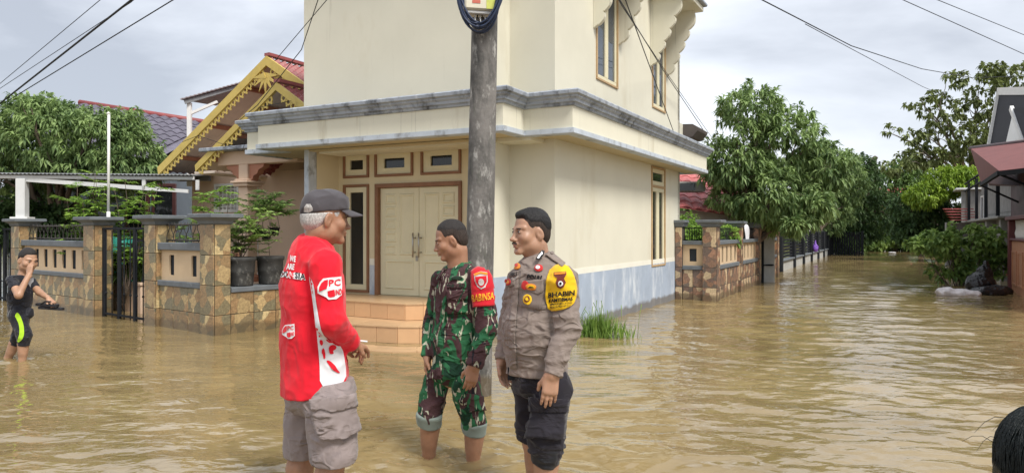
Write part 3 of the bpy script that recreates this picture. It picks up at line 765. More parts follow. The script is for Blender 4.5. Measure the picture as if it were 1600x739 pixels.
def skin_mat(name, c, rough=.46):
    m = pm(name, c, r=rough, var=.16, sc_=14, bump=.2, bs=260, dist=.002, spec=.5)
    b = m.node_tree.nodes['Principled BSDF']; b.inputs['Subsurface Weight'].default_value = .12; b.inputs['Subsurface Radius'].default_value = (.008, .004, .002); b.inputs['Subsurface Scale'].default_value = 1.0
    return m
def add_creases(m, strength=.7, dist=.022, scale=(7, 7, 13)):
    """sharp cloth creases: ridged, warped noise (only in patches) in the bump channel on top of the weave"""
    t = m.node_tree; N = t.nodes; L = t.links; b = N['Principled BSDF']; tcn = N.new('ShaderNodeTexCoord'); last = b.inputs['Normal'].links[0].from_socket if b.inputs['Normal'].is_linked else None
    for rot, k, st in (((.35, .25, .4), 1.0, strength), ((-.5, .6, 1.2), 2.1, strength * .55)):
        mp_ = N.new('ShaderNodeMapping'); mp_.inputs['Scale'].default_value = [v * k for v in scale]; mp_.inputs['Rotation'].default_value = rot
        L.new(tcn.outputs['Object'], mp_.inputs['Vector'])
        n_ = N.new('ShaderNodeTexNoise'); n_.inputs['Scale'].default_value = 1; n_.inputs['Detail'].default_value = 1.2; n_.inputs['Distortion'].default_value = .7
        L.new(mp_.outputs[0], n_.inputs['Vector'])
        m1 = N.new('ShaderNodeMath'); m1.operation = 'SUBTRACT'; m1.inputs[1].default_value = .5; L.new(n_.outputs['Fac'], m1.inputs[0])
        m2 = N.new('ShaderNodeMath'); m2.operation = 'ABSOLUTE'; L.new(m1.outputs[0], m2.inputs[0])
        m3 = N.new('ShaderNodeMapRange'); m3.inputs['From Max'].default_value = .11; m3.inputs['To Min'].default_value = 1; m3.inputs['To Max'].default_value = 0; m3.interpolation_type = 'SMOOTHERSTEP'; L.new(m2.outputs[0], m3.inputs['Value'])
        mk = N.new('ShaderNodeTexNoise'); mk.inputs['Scale'].default_value = 5.5 * k; mk.inputs['Detail'].default_value = 1; L.new(tcn.outputs['Object'], mk.inputs['Vector'])
        mr = N.new('ShaderNodeMapRange'); mr.inputs['From Min'].default_value = .42; mr.inputs['From Max'].default_value = .62; L.new(mk.outputs['Fac'], mr.inputs['Value'])
        mm = N.new('ShaderNodeMath'); mm.operation = 'MULTIPLY'; L.new(m3.outputs[0], mm.inputs[0]); L.new(mr.outputs[0], mm.inputs[1])
        bp_ = N.new('ShaderNodeBump'); bp_.inputs['Strength'].default_value = st; bp_.inputs['Distance'].default_value = dist / k
        L.new(mm.outputs[0], bp_.inputs['Height'])
        if last is not None: L.new(last, bp_.inputs['Normal'])
        last = bp_.outputs[0]
    L.new(last, b.inputs['Normal']); return m
def cloth_mat(name, c, var=.08, sc_=12, weave=700, r=.9, dirt=None, crease=0.0, cs=(7, 7, 13)):
    if name in MATS: return MATS[name]
    m = pm(name, c, r=r, var=var, sc_=sc_, bump=.22, bs=weave, dist=.0012, spec=.2, sheen=.15, dirt=dirt)
    return add_creases(m, crease, scale=cs) if crease else m
def hair_mat(name, c, c2=None, rough=.5):
    m = pm(name, c, r=rough, var=.5, sc_=220, bump=.5, bs=420, dist=.003, spec=.3, dirt=None if c2 is None else (c2, .5, (230, 230, 22)))
    t = m.node_tree; N = t.nodes; L = t.links; bs_ = N['Principled BSDF']; tcn = N.new('ShaderNodeTexCoord'); mp_ = N.new('ShaderNodeMapping'); mp_.inputs['Scale'].default_value = (240, 240, 16); mp_.inputs['Rotation'].default_value = (.5, .2, 0)
    L.new(tcn.outputs['Object'], mp_.inputs['Vector']); n_ = N.new('ShaderNodeTexNoise'); n_.inputs['Scale'].default_value = 1; n_.inputs['Detail'].default_value = 3; n_.inputs['Distortion'].default_value = .4; L.new(mp_.outputs[0], n_.inputs['Vector'])
    bp_ = N.new('ShaderNodeBump'); bp_.inputs['Strength'].default_value = .9; bp_.inputs['Distance'].default_value = .006; L.new(n_.outputs['Fac'], bp_.inputs['Height']); L.new(bs_.inputs['Normal'].links[0].from_socket, bp_.inputs['Normal']); L.new(bp_.outputs[0], bs_.inputs['Normal'])
    return m

class Person:
    """mesh vertices are kept relative to the root, axes as the world's"""
    def __init__(s, name, label, px, Y, ground=-.36, group=None):
        s.Y = Y; s.base = Vector(((px - 800) / F * Y, Y, ground)); s.root = thing(name, label, 'person', s.base, 0, group); s.o = A(s.base)
    def J(s, px, py, dy=0.0): return A(P(px, py, s.Y + dy)) - s.o
    def add(s, name, VQ, mat, parent=None, smooth_it=1):
        V, Q = VQ; V = smoothv(V, Q, smooth_it)
        o = place(name, npmesh(name, V, Q, mat), parent or s.root)
        return o
    def bvh(s, o):
        me = o.data; vs = [Vector(v.co) + s.base for v in me.vertices]; return BVHTree.FromPolygons(vs, [p.vertices for p in me.polygons])
    def decal(s, name, polys, bvh, mat, parent, off=.0025, maxlen=5.0, solid=0.0, lift=0.0):
        """flat print or sewn-on patch: outline in photo pixels, laid onto the garment surface itself"""
        bm = bmesh.new()
        for poly in polys:
            try: bm.faces.new([bm.verts.new((p[0], p[1], 0)) for p in poly])
            except Exception: pass
        bmesh.ops.triangulate(bm, faces=bm.faces)
        for _ in range(5):
            ed = [e for e in bm.edges if e.calc_length() > maxlen]
            if not ed: break
            bmesh.ops.subdivide_edges(bm, edges=ed, cuts=1); bmesh.ops.triangulate(bm, faces=bm.faces)
        dead = []; o = Vector((0, 0, H))
        for v in bm.verts:
            d = Vector(((v.co.x - 800) / F, 1, -(v.co.y - HY) / F)).normalized()
            hit, nrm, idx, dist = bvh.ray_cast(o, d)
            if hit is None: dead.append(v); continue
            if nrm.dot(d) > 0: nrm = -nrm
            v.co = hit + nrm * off - d * (.001 + lift) - s.base
        if dead: bmesh.ops.delete(bm, geom=dead, context='VERTS')
        # drop stretched faces that bridge a depth step
        bad = [f for f in bm.faces if max(e.calc_length() for e in f.edges) > .09 * max(1, maxlen / 5)]
        if bad: bmesh.ops.delete(bm, geom=bad, context='FACES')
        cam_l = Vector((0, 0, H)) - s.base
        for f in bm.faces:
            f.normal_update()
            if f.normal.dot(cam_l - f.calc_center_median()) < 0: f.normal_flip()
        me = bpy.data.meshes.new(name); bm.to_mesh(me); bm.free()
        me.materials.append(mat); me.polygons.foreach_set('use_smooth', [True] * len(me.polygons))
        ob_ = place(name, me, parent)
        if solid:
            md = ob_.modifiers.new('thick', 'SOLIDIFY'); md.thickness = solid; md.offset = 1
        return ob_
GLY = {}
def glyphs(txt, bold=.0):
    key = (txt, bold)
    if key not in GLY:
        cu = bpy.data.curves.new('lettering', 'FONT'); cu.body = txt; cu.offset = bold; cu.resolution_u = 2
        o = bpy.data.objects.new('lettering', cu); COL.objects.link(o)
        bpy.context.view_layer.update()
        me = o.to_mesh(); V = [(v.co.x, v.co.y) for v in me.vertices]; Fs = [tuple(p.vertices) for p in me.polygons]; o.to_mesh_clear()
        bpy.data.objects.remove(o); bpy.data.curves.remove(cu)
        x0 = min(v[0] for v in V); x1 = max(v[0] for v in V); y0 = min(v[1] for v in V); y1 = max(v[1] for v in V)
        GLY[key] = ([((v[0] - x0) / (x1 - x0), (v[1] - y0) / (y1 - y0)) for v in V], Fs)
    return GLY[key]
def text_polys(txt, o, u, v, bold=.02):
    """o: pixel of the lower left corner, u: vector along the baseline, v: vector up (all px)"""
    V, Fs = glyphs(txt, bold)
    pt = [(o[0] + u[0] * a + v[0] * b, o[1] + u[1] * a + v[1] * b) for a, b in V]
    return [[pt[i] for i in f] for f in Fs]
def ell_poly(cx, cy, rx, ry, n=20, rot=0):
    return [(cx + rx * cos(2 * pi * i / n) * cos(rot) - ry * sin(2 * pi * i / n) * sin(rot), cy + rx * cos(2 * pi * i / n) * sin(rot) + ry * sin(2 * pi * i / n) * cos(rot)) for i in range(n)]

def chaikin(pts, it=2):
    """round off an outline"""
    for _ in range(it):
        q = []
        for i in range(len(pts)):
            a, c_ = pts[i], pts[(i + 1) % len(pts)]
            q += [(a[0] * .75 + c_[0] * .25, a[1] * .75 + c_[1] * .25), (a[0] * .25 + c_[0] * .75, a[1] * .25 + c_[1] * .75)]
        pts = q
    return pts
# ------------------------------------------------------------------ people
m_skin_a = skin_mat('skin_tan', (.40, .225, .145))
m_skin_b = skin_mat('skin_brown', (.345, .180, .108))
m_skin_c = skin_mat('skin_light_brown', (.41, .235, .150))
m_hair_bl = hair_mat('black_hair', (.012, .011, .011))
m_hair_short = hair_mat('cropped_black_hair', (.022, .019, .018), (.05, .035, .028), .6)
m_hair_gr = hair_mat('grey_white_hair', (.50, .48, .46), (.27, .25, .235), .6)
m_eye = pm('eye_white', (.36, .33, .31), r=.2, var=.05, bump=0); m_iris = pm('dark_iris', (.015, .009, .006), r=.1, var=.1, bump=0)
m_lip = pm('lip', (.27, .10, .075), r=.5, var=.1, bump=.1, bs=200)

def fr(psi):
    f = A((-sin(psi), cos(psi), 0)); r = A((cos(psi), sin(psi), 0)); return f, r
UP = A((0, 0, 1))
def hairpiece(p, c, M, s, name, mat, prof, grow, parent, ext=None, noise=.004, h=.0045, zcap=None):
    """prof: [(y, zmin)] hairline in head units; grow: thickness of the hair over the skull"""
    f = Fld(); T = lambda q: c + M @ (A(q) * s)
    g = grow
    f.el(T((0, -.016, .032)), A((.074 + g * .55, .097 + g * .8, .088 + g)) * s, M, .01)
    f.el(T((0, -.035, -.02)), A((.068 + g * .4, .073 + g * .5, .075)) * s, M, .02)
    if ext:
        for q, rad in ext: f.el(T(q), A(rad) * s, M, .02)
    ys = A([q[0] for q in prof]); zs = A([q[1] for q in prof])
    def cut(x):
        l = (x - c) @ M / s
        yy = l[:, 1] - .20 * np.maximum(0, .055 - np.abs(l[:, 0])) * 0
        zm = np.interp(l[:, 1], ys, zs) + .014 * (vnoise3(l * 170, 3) - .5)
        return (zm - l[:, 2]) * .75 * s
    f.cuts.append(cut)
    if zcap is not None: f.cuts.append(lambda x: (lambda l: (l[:, 2] - zcap - .16 * l[:, 1]) * s)((x - c) @ M / s))
    def taper(x):                          # the hair thins out towards the hairline
        l = (x - c) @ M / s; zm = np.interp(l[:, 1], ys, zs)
        return grow * 1.15 * s * np.clip(1 - (l[:, 2] - zm) / .038, 0, 1)
    f.noise.append(taper)
    f.noise.append(lambda x: -noise * .6 * (vnoise3(x * A((120, 120, 45)), 5) - .5) - noise * .5 * (vnoise3(x * 38, 9) - .5))
    return p.add(name, f.mesh(h * s), mat, parent, 1)
def face_bits(p, T, M, s, body, brow=1.0, mous=False, hairm=None):
    def sph(name, q, rad, mat, ex=None):
        mb = MB(); bm = bmesh.new(); bmesh.ops.create_icosphere(bm, subdivisions=2, radius=1)
        R3 = M if ex is None else M @ ex
        vs_ = [T(q) + R3 @ (A(v.co) * A(rad) * s) for v in bm.verts]; fs = [[v.index for v in f.verts] for f in bm.faces]; bm.free()
        return mb.add(vs_, fs).build(name, mat, body, True)
    for sx in (-1, 1):
        e_ = sph('eye', (sx * .031, .0852, -.0005), (.0112, .0050, .0046), m_eye)
        sph('iris', (sx * .031, .0882, -.0005), (.0052, .0034, .0050), m_iris)
        ex = np.array(Matrix.Rotation(sx * .14, 3, 'Y') @ Matrix.Rotation(-sx * .42, 3, 'Z'))
        sph('eyebrow', (sx * .032, .0865, .0175), (.0175, .0042, .0025 * brow), hairm or m_hair_bl, ex)
        sph('eyelid', (sx * .031, .0868, .0052), (.0115, .0036, .0013), m_hair_short)
    sph('lip', (0, .0985, -.0660), (.019, .0062, .0038), m_lip); sph('lip', (0, .0968, -.0765), (.0175, .0065, .0048), m_lip)
    if mous:
        for sx in (-1, 1):
            ex = np.array(Matrix.Rotation(sx * .28, 3, 'Y') @ Matrix.Rotation(-sx * .35, 3, 'Z'))
            sph('moustache', (sx * .012, .1020, -.0570), (.0150, .0055, .0040), m_hair_bl, ex)

# ================================================================== the policeman
p = Person('person', 'man in a taupe police uniform shirt with yellow armband and dark rolled trousers', 842, 3.36)
psi = R(136); f_, r_ = fr(psi); J = p.J
hp = R(117); M = rotm(hp, .05, .02); s_ = .885
hc = J(829, 361.5, 0)
neck = J(843, 407, .02)
fh = Fld(); T = head_field(fh, hc, M, s_, fat=.005)
fh.rc(hc + M @ A((0, -.022, -.075)), neck + A((0, 0, -.06)), .056, .062, .03)
shR, shL = J(812, 431, .13), J(881, 433, -.13)
elR, wrR = J(794, 512, .17), J(785, 562, .10)
elL, wrL = J(886, 516, -.17), J(863, 584, -.23)
hip = J(843, 600, .0); hipR, hipL = J(828, 604, .09), J(864, 606, -.08)
knR, anR = J(835, 688, .10), J(842, 790, .16); knL, anL = J(853, 694, -.10), J(850, 800, -.06)
parts = [fh.mesh(.0035)]
fb = Fld()
fb.rc(neck + A((0, 0, -.06)), hip, .06, .06, .03)
for a, b, c in ((hipR, knR, anR), (hipL, knL, anL)):
    fb.rc(a, b, .05, .052, .02); fb.rc(b, c, .056, .038, .03); cm = b + (c - b) * .28 - f_ * .014; fb.rc(cm, b + (c - b) * .55, .052, .036, .03)
    fb.rc(c + A((0, 0, -.02)), c + f_ * .15 + A((0, 0, -.045)), .036, .03, .03)
parts.append(fb.mesh(.008))
fr_ = Fld(); fr_.rc(elR, wrR, .040, .027, .02); hand_field(fr_, wrR, J(788, 600, .06) - J(785, 562, .10), -r_ * .75 + f_ * .1, f_ + r_ * .2, .90, (.22, .35, .3), .35)
fl_ = Fld(); fl_.rc(elL, wrL, .040, .028, .02); hand_field(fl_, wrL, J(857, 630, -.24) - wrL + p.o * 0, r_ * .55 + f_ * -.55, f_ + r_ * .1, .93, (.16, .22, .18), .35, .03)
parts += [fr_.mesh(.0035), fl_.mesh(.0035)]
body = p.add('body', join(parts), m_skin_a)
face_bits(p, T, M, s_, body, 1.2, True)
m_fade = hair_mat('faded_cropped_sides', (.040, .028, .022), (.018, .014, .012), .65)
hairpiece(p, hc, M, s_, 'hair_fade', m_fade, [(-.13, -.082), (-.07, -.080), (-.045, -.052), (-.03, -.010), (.012, -.002), (.024, -.032), (.036, -.028), (.044, .030), (.058, .050), (.07, .064), (.10, .070)], .0035, body, noise=.002)
hairpiece(p, hc, M, s_, 'hair', m_hair_bl, [(-.13, -.03), (-.06, -.02), (-.03, .015), (.012, .022), (.030, .020), (.044, .042), (.058, .054), (.07, .066), (.10, .070)] if True else [(-.13, -.085), (-.07, -.082), (-.045, -.055), (-.03, -.012), (.012, -.004), (.024, -.030), (.034, -.028), (.042, .030), (.058, .050), (.07, .066), (.10, .070)], .008, body,
          ext=[((0, .046, .086), (.046, .036, .024))])
# shirt
m_taupe = cloth_mat('taupe_uniform_cloth', (.225, .182, .158), .10, 14, crease=.5)
m_taupe_d = cloth_mat('taupe_uniform_trim', (.195, .156, .135), .10, 14)
g = Fld()
ch = J(845, 450, 0); be = J(836, 522, -.01); wa = J(838, 572, .0)
g.rc(J(846, 440, .01), ch, .125, .165, .04, f_, 1.45); g.rc(ch, be, .165, .160, .04, f_, 1.22); g.rc(be, wa, .160, .146, .04, f_, 1.16); g.rc(wa, wa + A((0, 0, -.06)), .146, .150, .03, f_, 1.2)
g.rc(neck + A((0, 0, -.035)), shR + r_ * -.03, .052, .050, .03); g.rc(neck + A((0, 0, -.035)), shL + r_ * .03, .052, .050, .03)
g.rc(shR - UP * .012, elR, .062, .050, .012); g.rc(elR, wrR, .050, .040, .02)
g.rc(shL - UP * .012, elL, .068, .056, .012); g.rc(elL, wrL, .056, .043, .02)
g.noise += [folds(.0085, 13, 1, (1, 1, 1.7)), folds(.007, 5.5, 2, (1, 1, 1.6)), folds(.004, 34, 3), folds(.010, 9, 4, (.6, .6, 3.2), lambda x: ((np.abs(x[:, 2] - (be[2])) < .14) * .8))]
g.cuts += [local_cut(wrR + (wrR - elR) * .03, wrR - elR, .075), local_cut(wrL + (wrL - elL) * .03, wrL - elL, .08)]
zh = J(840, 583, 0)[2]
g.cuts.append(lambda x: np.where(np.sqrt(((x[:, :2] - wa[:2]) ** 2).sum(-1)) < .215, (zh + .10 * ((x - wa) @ r_) * -.10 - x[:, 2]), -1.0) if True else 0)
shirt = p.add('uniform_shirt', g.mesh(.006), m_taupe, body, 0)
# collar
def collar(p, neck, M3, f2, r2, rr, hgt, mat, parent, tilt=.32, lean=None, open_=.5, wing=.05):
    mb = MB(); n = 36; base = neck
    V = []
    for i in range(n + 1):
        a = -pi + open_ + (2 * pi - 2 * open_) * i / n          # 0 = back of the neck
        dirv = -f2 * cos(a) + r2 * sin(a)
        fz = -tilt * rr * (1 - cos(a)) * .5
        p0 = base + dirv * rr * .98 + UP * (fz - .008); p1 = base + dirv * (rr * 1.0) + UP * (fz + hgt)
        drop = hgt * (1.0 + .9 * (1 - cos(a)) * .5)
        p2 = base + dirv * (rr + .016) + UP * (fz + hgt - .003)
        p3 = base + dirv * (rr + .022 + wing * .5 * (1 - cos(a)) * .5) + UP * (fz + hgt - drop)
        V += [p0, p1, p2, p3]
    Fs = [(i * 4 + k, i * 4 + k + 1, i * 4 + 5 + k, i * 4 + 4 + k) for i in range(n) for k in range(3)]
    o = mb.add(V, Fs).build('collar', mat, parent, True); md = o.modifiers.new('thick', 'SOLIDIFY'); md.thickness = .004; return o
collar(p, neck + UP * -.004, None, f_, r_, .066, .035, m_taupe, shirt, .62, open_=.42, wing=.06)
bv = p.bvh(shirt)
m_yel = cloth_mat('yellow_armband', (.78, .48, .015), .05, 10); m_blk = cloth_mat('black_print', (.012, .011, .012), .1); m_redp = cloth_mat('red_print', (.50, .03, .03), .1)
m_orange = cloth_mat('orange_print', (.70, .24, .03), .1); m_whitep = cloth_mat('white_print', (.74, .74, .74), .05); m_darkmar = cloth_mat('maroon_print', (.16, .035, .03), .1)
band = p.decal('armband', [chaikin([(861, 417), (884, 413), (897, 432), (901, 458), (895, 477), (878, 484), (857, 487), (852, 468), (853, 440)], 1)], bv, m_yel, shirt, .006, 4, .002)
bvb = p.bvh(band)
def on_band(nm, polys, mat): return p.decal(nm, polys, bvb, mat, band, .003, 3, lift=.002)
on_band('lettering', text_polys('BHABIN', (856.5, 465.5), (41, -4.5), (0, -8), .03), m_blk)
on_band('lettering', text_polys('KAMTIBMAS', (857.5, 473), (37, -3.5), (0, -6), .03), m_blk)
on_band('lettering', text_polys('BRIPKASMSI RONG', (860.5, 477.5), (33, -3.5), (0, -3), .015), m_blk)
on_band('lettering', text_polys('POLDA BENGKULU', (860.5, 482), (31, -4), (0, -3.2), .015), m_blk)
on_band('emblem', [[(865.5, 426), (884, 424.5), (885, 429), (881, 435), (884, 441), (881, 448), (876, 451), (871, 448), (868.5, 442), (871, 435), (866, 431)]], m_darkmar)
p.decal('emblem', [ell_poly(876, 443, 3.6, 4)], bvb, m_whitep, band, .0045, 3, lift=.003); p.decal('emblem', [[(867, 427), (883, 425.5), (883, 428), (867, 430)]], bvb, m_orange, band, .0045, 3, lift=.003)
p.decal('emblem', [ell_poly(876, 443, 1.8, 2)], bvb, m_blk, band, .006, 3, lift=.004)
# chest pockets, name tapes, badges
pk = p.decal('pocket', [[(816, 447), (848, 441), (850, 446), (846, 484), (814, 478)]], bv, m_taupe_d, shirt, .003, 5, .004)
fl2 = p.decal('pocket_flap', [[(817, 440), (850, 436), (849, 455), (842, 460), (816, 452)]], bv, m_taupe, shirt, .006, 5, .004)
p.decal('pocket_flap', [[(791, 441), (803, 433), (806, 437), (805, 446), (793, 450)]], bv, m_taupe, shirt, .005, 5, .004)
p.decal('name_tape', [[(825, 427), (848, 430), (847, 440), (824, 436)]], bv, m_taupe_d, shirt, .003, 4, .002)
p.decal('name_tape', [[(797, 426), (811, 423), (810, 431), (796, 434)]], bv, m_taupe_d, shirt, .003, 4, .002)
p.decal('lettering', text_polys('POLRI', (824.5, 435), (22, 3.2), (.8, -6.2), .04), bv, m_blk, shirt, .008, 3)
p.decal('lettering', text_polys('UPIK E', (797, 433), (13, -2.5), (.6, -5.5), .035), bv, m_blk, shirt, .008, 3)
p.decal('badge', [ell_poly(842, 419.5, 6.5, 5.5)], bv, m_redp, shirt, .004, 3, .002); p.decal('badge', [ell_poly(841, 418.5, 3.2, 2.6)], bv, m_whitep, shirt, .009, 3)
p.decal('badge', [ell_poly(808.5, 416.5, 5.5, 5)], bv, m_orange, shirt, .004, 3, .002); p.decal('badge', [ell_poly(808.5, 415.5, 2.4, 2)], bv, m_redp, shirt, .009, 3)
p.decal('badge', [ell_poly(822.5, 446, 5.5, 6.5)], bv, m_redp, shirt, .012, 3, .001); p.decal('badge', [ell_poly(831.5, 448.5, 8, 5, rot=.15)], bv, m_orange, shirt, .012, 3, .002); p.decal('badge', [ell_poly(832, 448.3, 5.5, 2.6, rot=.2)], bv, m_yel, shirt, .0165, 3)
p.decal('badge', [[(827, 449), (831, 447.4), (837, 450), (832, 450.5)]], bv, m_blk, shirt, .019, 3)
p.decal('badge', [ell_poly(826, 468, 6.3, 8)], bv, m_yel, shirt, .010, 3, .002); p.decal('badge', [ell_poly(826, 468, 3.6, 5)], bv, m_darkmar, shirt, .0145, 3); p.decal('badge', [ell_poly(826, 468, 2, 2.8)], bv, m_yel, shirt, .017, 3)
p.decal('badge', [ell_poly(797, 441, 5, 5.5)], bv, m_redp, shirt, .012, 3, .002); p.decal('badge', [ell_poly(797.5, 441, 2.5, 3)], bv, m_orange, shirt, .016, 3)
p.decal('collar_tab', [[(838, 408), (846, 394.5), (850.5, 396.5), (849, 402), (843, 409)]], bv, m_blk, shirt, .012, 3, .002, .012)
p.decal('collar_tab', [[(840.5, 407), (846, 397.5), (848, 399), (843, 407.5)]], bv, m_whitep, shirt, .016, 3, 0, .014)
p.decal('epaulette', [[(852, 400), (858, 394), (884, 414), (879, 419)]], bv, m_taupe, shirt, .006, 4, .004)
p.decal('epaulette_button', [ell_poly(861.5, 398.5, 2, 2)], bv, m_taupe_d, shirt, .011, 3, .003)
p.decal('placket', [[(804, 434), (811, 430), (810, 470), (805, 520), (808, 576), (798, 575), (795, 520), (800, 470)]], bv, m_taupe, shirt, .002, 5, .003)
# trousers
m_navy = cloth_mat('dark_navy_trousers', (.020, .018, .024), .15, 9, crease=.5); m_navyw = cloth_mat('wet_dark_trousers', (.016, .017, .021), .2, 12, r=.6)
g = Fld()
g.el(J(843, 588, .0), (.132, .132, .11), None, .03)
g.rc(hipR, knR, .086, .074, .012); g.rc(hipL, knL + (knL - hipL) * -.05, .090, .082, .012)
g.rc(knL + UP * .05, knL + (anL - knL) * .20, .090, .066, .03); g.rc(knR + UP * .05, knR + (anR - knR) * .16, .080, .064, .03)
g.noise += [folds(.010, 11, 21, (1, 1, 1.2)), folds(.009, 6, 22, (1.5, 1.5, 1)), folds(.012, 13, 23, (.5, .5, 3), lambda x: (x[:, 2] < knL[2] + .06) * 1.0)]
g.cuts += [plane_cut(J(850, 716, -.1), (-.25, 0, -1)), plane_cut(J(840, 562, 0), UP)]
tr_ = p.add('trousers', g.mesh(.007), m_navy, body, 0)
bt = p.bvh(tr_)
p.decal('cargo_pocket', [[(836, 640), (880, 639), (877, 684), (824, 683)]], bt, m_navy, tr_, .010, 5, .010)
p.decal('pocket_flap', [[(832, 619), (884, 624), (882, 641), (834, 643)]], bt, m_navy, tr_, .018, 5, .007)
cf = Fld(); cdn = (anL - knL) / np.linalg.norm(anL - knL); c0 = J(853, 700, -.1)
for i in range(3):
    q = c0 + cdn * .022 * i; cf.rc(q - r_ * .006, q + r_ * .006, .066 - .004 * i, .066 - .004 * i, .02)
cf.noise.append(folds(.008, 22, 31, (.7, .7, 2.4)))
p.add('rolled_cuff', cf.mesh(.006), m_navyw, tr_, 1)
MB().box(-.02, .02, -.012, .012, -.03, .03, .004).build('radio_clip', m_black, tr_).location = Vector(J(800, 583, -.03))

# ================================================================== the soldier
p = Person('person', 'man in a green and brown camouflage uniform with red armband and rolled cuffs', 712, 4.0)
J = p.J; psi = R(143); f_, r_ = fr(psi)
hp = R(97); M = rotm(hp, .30, .0); s_ = .875; hc = J(703.5, 374, 0); neck = J(715, 416, .02)
fh = Fld(); T = head_field(fh, hc, M, s_, nose=.4)
fh.rc(hc + M @ A((0, -.022, -.07)), neck + A((0, 0, -.06)), .054, .060, .03)
shR, shL = J(690, 434, .115), J(752, 434, -.115)
elR, wrR = J(675, 505, .12), J(668, 556, .04)
elL, wrL = J(760, 512, -.15), J(741, 571, -.21)
hip = J(704, 592, 0); hipR, hipL = J(682, 598, .07), J(727, 598, -.07)
knR, anR = J(671, 648, .02), J(670, 722, .06); knL, anL = J(741, 660, -.04), J(739, 730, -.02)
parts = [fh.mesh(.0036)]; fb = Fld()
fb.rc(neck + A((0, 0, -.06)), hip, .06, .05, .03)
for a, b, c in ((hipR, knR, anR), (hipL, knL, anL)):
    fb.rc(a, b, .045, .05, .02); fb.rc(b, c, .054, .036, .03); fb.rc(b + (c - b) * .25 - f_ * .012, b + (c - b) * .55, .052, .037, .03)
    fb.rc(c + A((0, 0, -.02)), c + f_ * .15 + A((0, 0, -.045)), .036, .03, .03)
parts.append(fb.mesh(.008))
q = Fld(); q.rc(elR, wrR, .038, .026, .02); hand_field(q, wrR, J(668, 590, .02) - wrR, r_ * -.6 + f_ * -.2, f_, .88, (.3, .5, .4), .4); parts.append(q.mesh(.0038))
q = Fld(); q.rc(elL, wrL, .038, .027, .02); hand_field(q, wrL, J(734, 606, -.22) - wrL, r_ * .6 - f_ * .45, f_ + r_ * .1, .90, (.22, .35, .3), .45); parts.append(q.mesh(.0038))
body = p.add('body', join(parts), m_skin_b)
face_bits(p, T, M, s_, body, 1.0)
hairpiece(p, hc, M, s_, 'hair_fade', m_fade, [(-.13, -.07), (-.07, -.068), (-.045, -.045), (-.03, -.006), (.014, .0), (.026, -.014), (.034, .0), (.042, .045), (.058, .064), (.07, .076), (.10, .080)], .0032, body, noise=.002)
hairpiece(p, hc, M, s_, 'hair', m_hair_short, [(-.13, .0), (-.06, .01), (-.03, .03), (.014, .036), (.042, .056), (.058, .068), (.07, .078), (.10, .080)], .0058, body, noise=.0025)
def camo(name, sc1=6.0):
    m = bpy.data.materials.new(name); m.use_nodes = True; t = m.node_tree; N = t.nodes; L = t.links; b = N['Principled BSDF']
    b.inputs['Roughness'].default_value = .9; b.inputs['Specular IOR Level'].default_value = .2
    tcn = N.new('ShaderNodeTexCoord')
    def layer(scale, rot, loc, stretch, dist_, thr, soft=.012):
        mp_ = N.new('ShaderNodeMapping'); mp_.inputs['Rotation'].default_value = rot; mp_.inputs['Location'].default_value = loc; mp_.inputs['Scale'].default_value = stretch
        L.new(tcn.outputs['Object'], mp_.inputs['Vector'])
        n_ = N.new('ShaderNodeTexNoise'); n_.inputs['Scale'].default_value = scale; n_.inputs['Detail'].default_value = 1.5; n_.inputs['Distortion'].default_value = dist_
        L.new(mp_.outputs[0], n_.inputs['Vector'])
        r2 = N.new('ShaderNodeMapRange'); r2.inputs['From Min'].default_value = thr; r2.inputs['From Max'].default_value = thr + soft
        L.new(n_.outputs['Fac'], r2.inputs['Value']); return r2.outputs[0]
    def mix(fac, a, bcol):
        x = N.new('ShaderNodeMix'); x.data_type = 'RGBA'; L.new(fac, x.inputs[0])
        if isinstance(a, tuple): x.inputs[6].default_value = (*a, 1)
        else: L.new(a, x.inputs[6])
        x.inputs[7].default_value = (*bcol, 1); return x.outputs[2]
    col = mix(layer(sc1 * 1.3, (.3, .8, .2), (1, 2, 3), (1, 1, 1.3), .8, .56), (.030, .135, .060), (.014, .048, .028))
    col = mix(layer(sc1, (.7, .4, .5), (4, 1, 7), (1.3, 1.3, .8), 1.6, .485), col, (.072, .037, .040))
    col = mix(layer(sc1 * 2.1, (.9, .5, .3), (7, 3, 1), (2.2, 2.2, .62), 1.4, .630), col, (.42, .42, .32))
    col = mix(layer(sc1 * 2.4, (.2, -.6, .8), (2, 8, 5), (2.0, 2.0, .8), 1.2, .672), col, (.020, .020, .026))
    L.new(col, b.inputs['Base Color'])
    bn = N.new('ShaderNodeTexNoise'); bn.inputs['Scale'].default_value = 600; L.new(tcn.outputs['Object'], bn.inputs['Vector'])
    bp_ = N.new('ShaderNodeBump'); bp_.inputs['Strength'].default_value = .25; bp_.inputs['Distance'].default_value = .0015
    L.new(bn.outputs['Fac'], bp_.inputs['Height']); L.new(bp_.outputs[0], b.inputs['Normal']); return m
m_camo = add_creases(camo('camouflage_cloth', 6.2), .55)
g = Fld()
ch = J(719, 458, 0); wa = J(711, 535, 0)
g.rc(J(719, 442, .0), ch, .120, .150, .04, f_, 1.45); g.rc(ch, wa, .150, .142, .04, f_, 1.3); g.rc(wa, J(706, 590, 0), .142, .155, .04, f_, 1.26)
g.rc(neck - UP * .035, shR, .048, .048, .03); g.rc(neck - UP * .035, shL, .048, .050, .03)
g.rc(shR - UP * .012, elR, .060, .052, .012); g.rc(elR, wrR, .052, .042, .02); g.rc(shL - UP * .012, elL, .064, .058, .012); g.rc(elL, wrL, .058, .044, .02)
g.noise += [folds(.009, 13, 41, (1, 1, 1.6)), folds(.007, 6, 42, (1, 1, 1.4)), folds(.004, 32, 43)]
g.cuts += [local_cut(wrR + (wrR - elR) * .04, wrR - elR, .07), local_cut(wrL + (wrL - elL) * .04, wrL - elL, .075)]
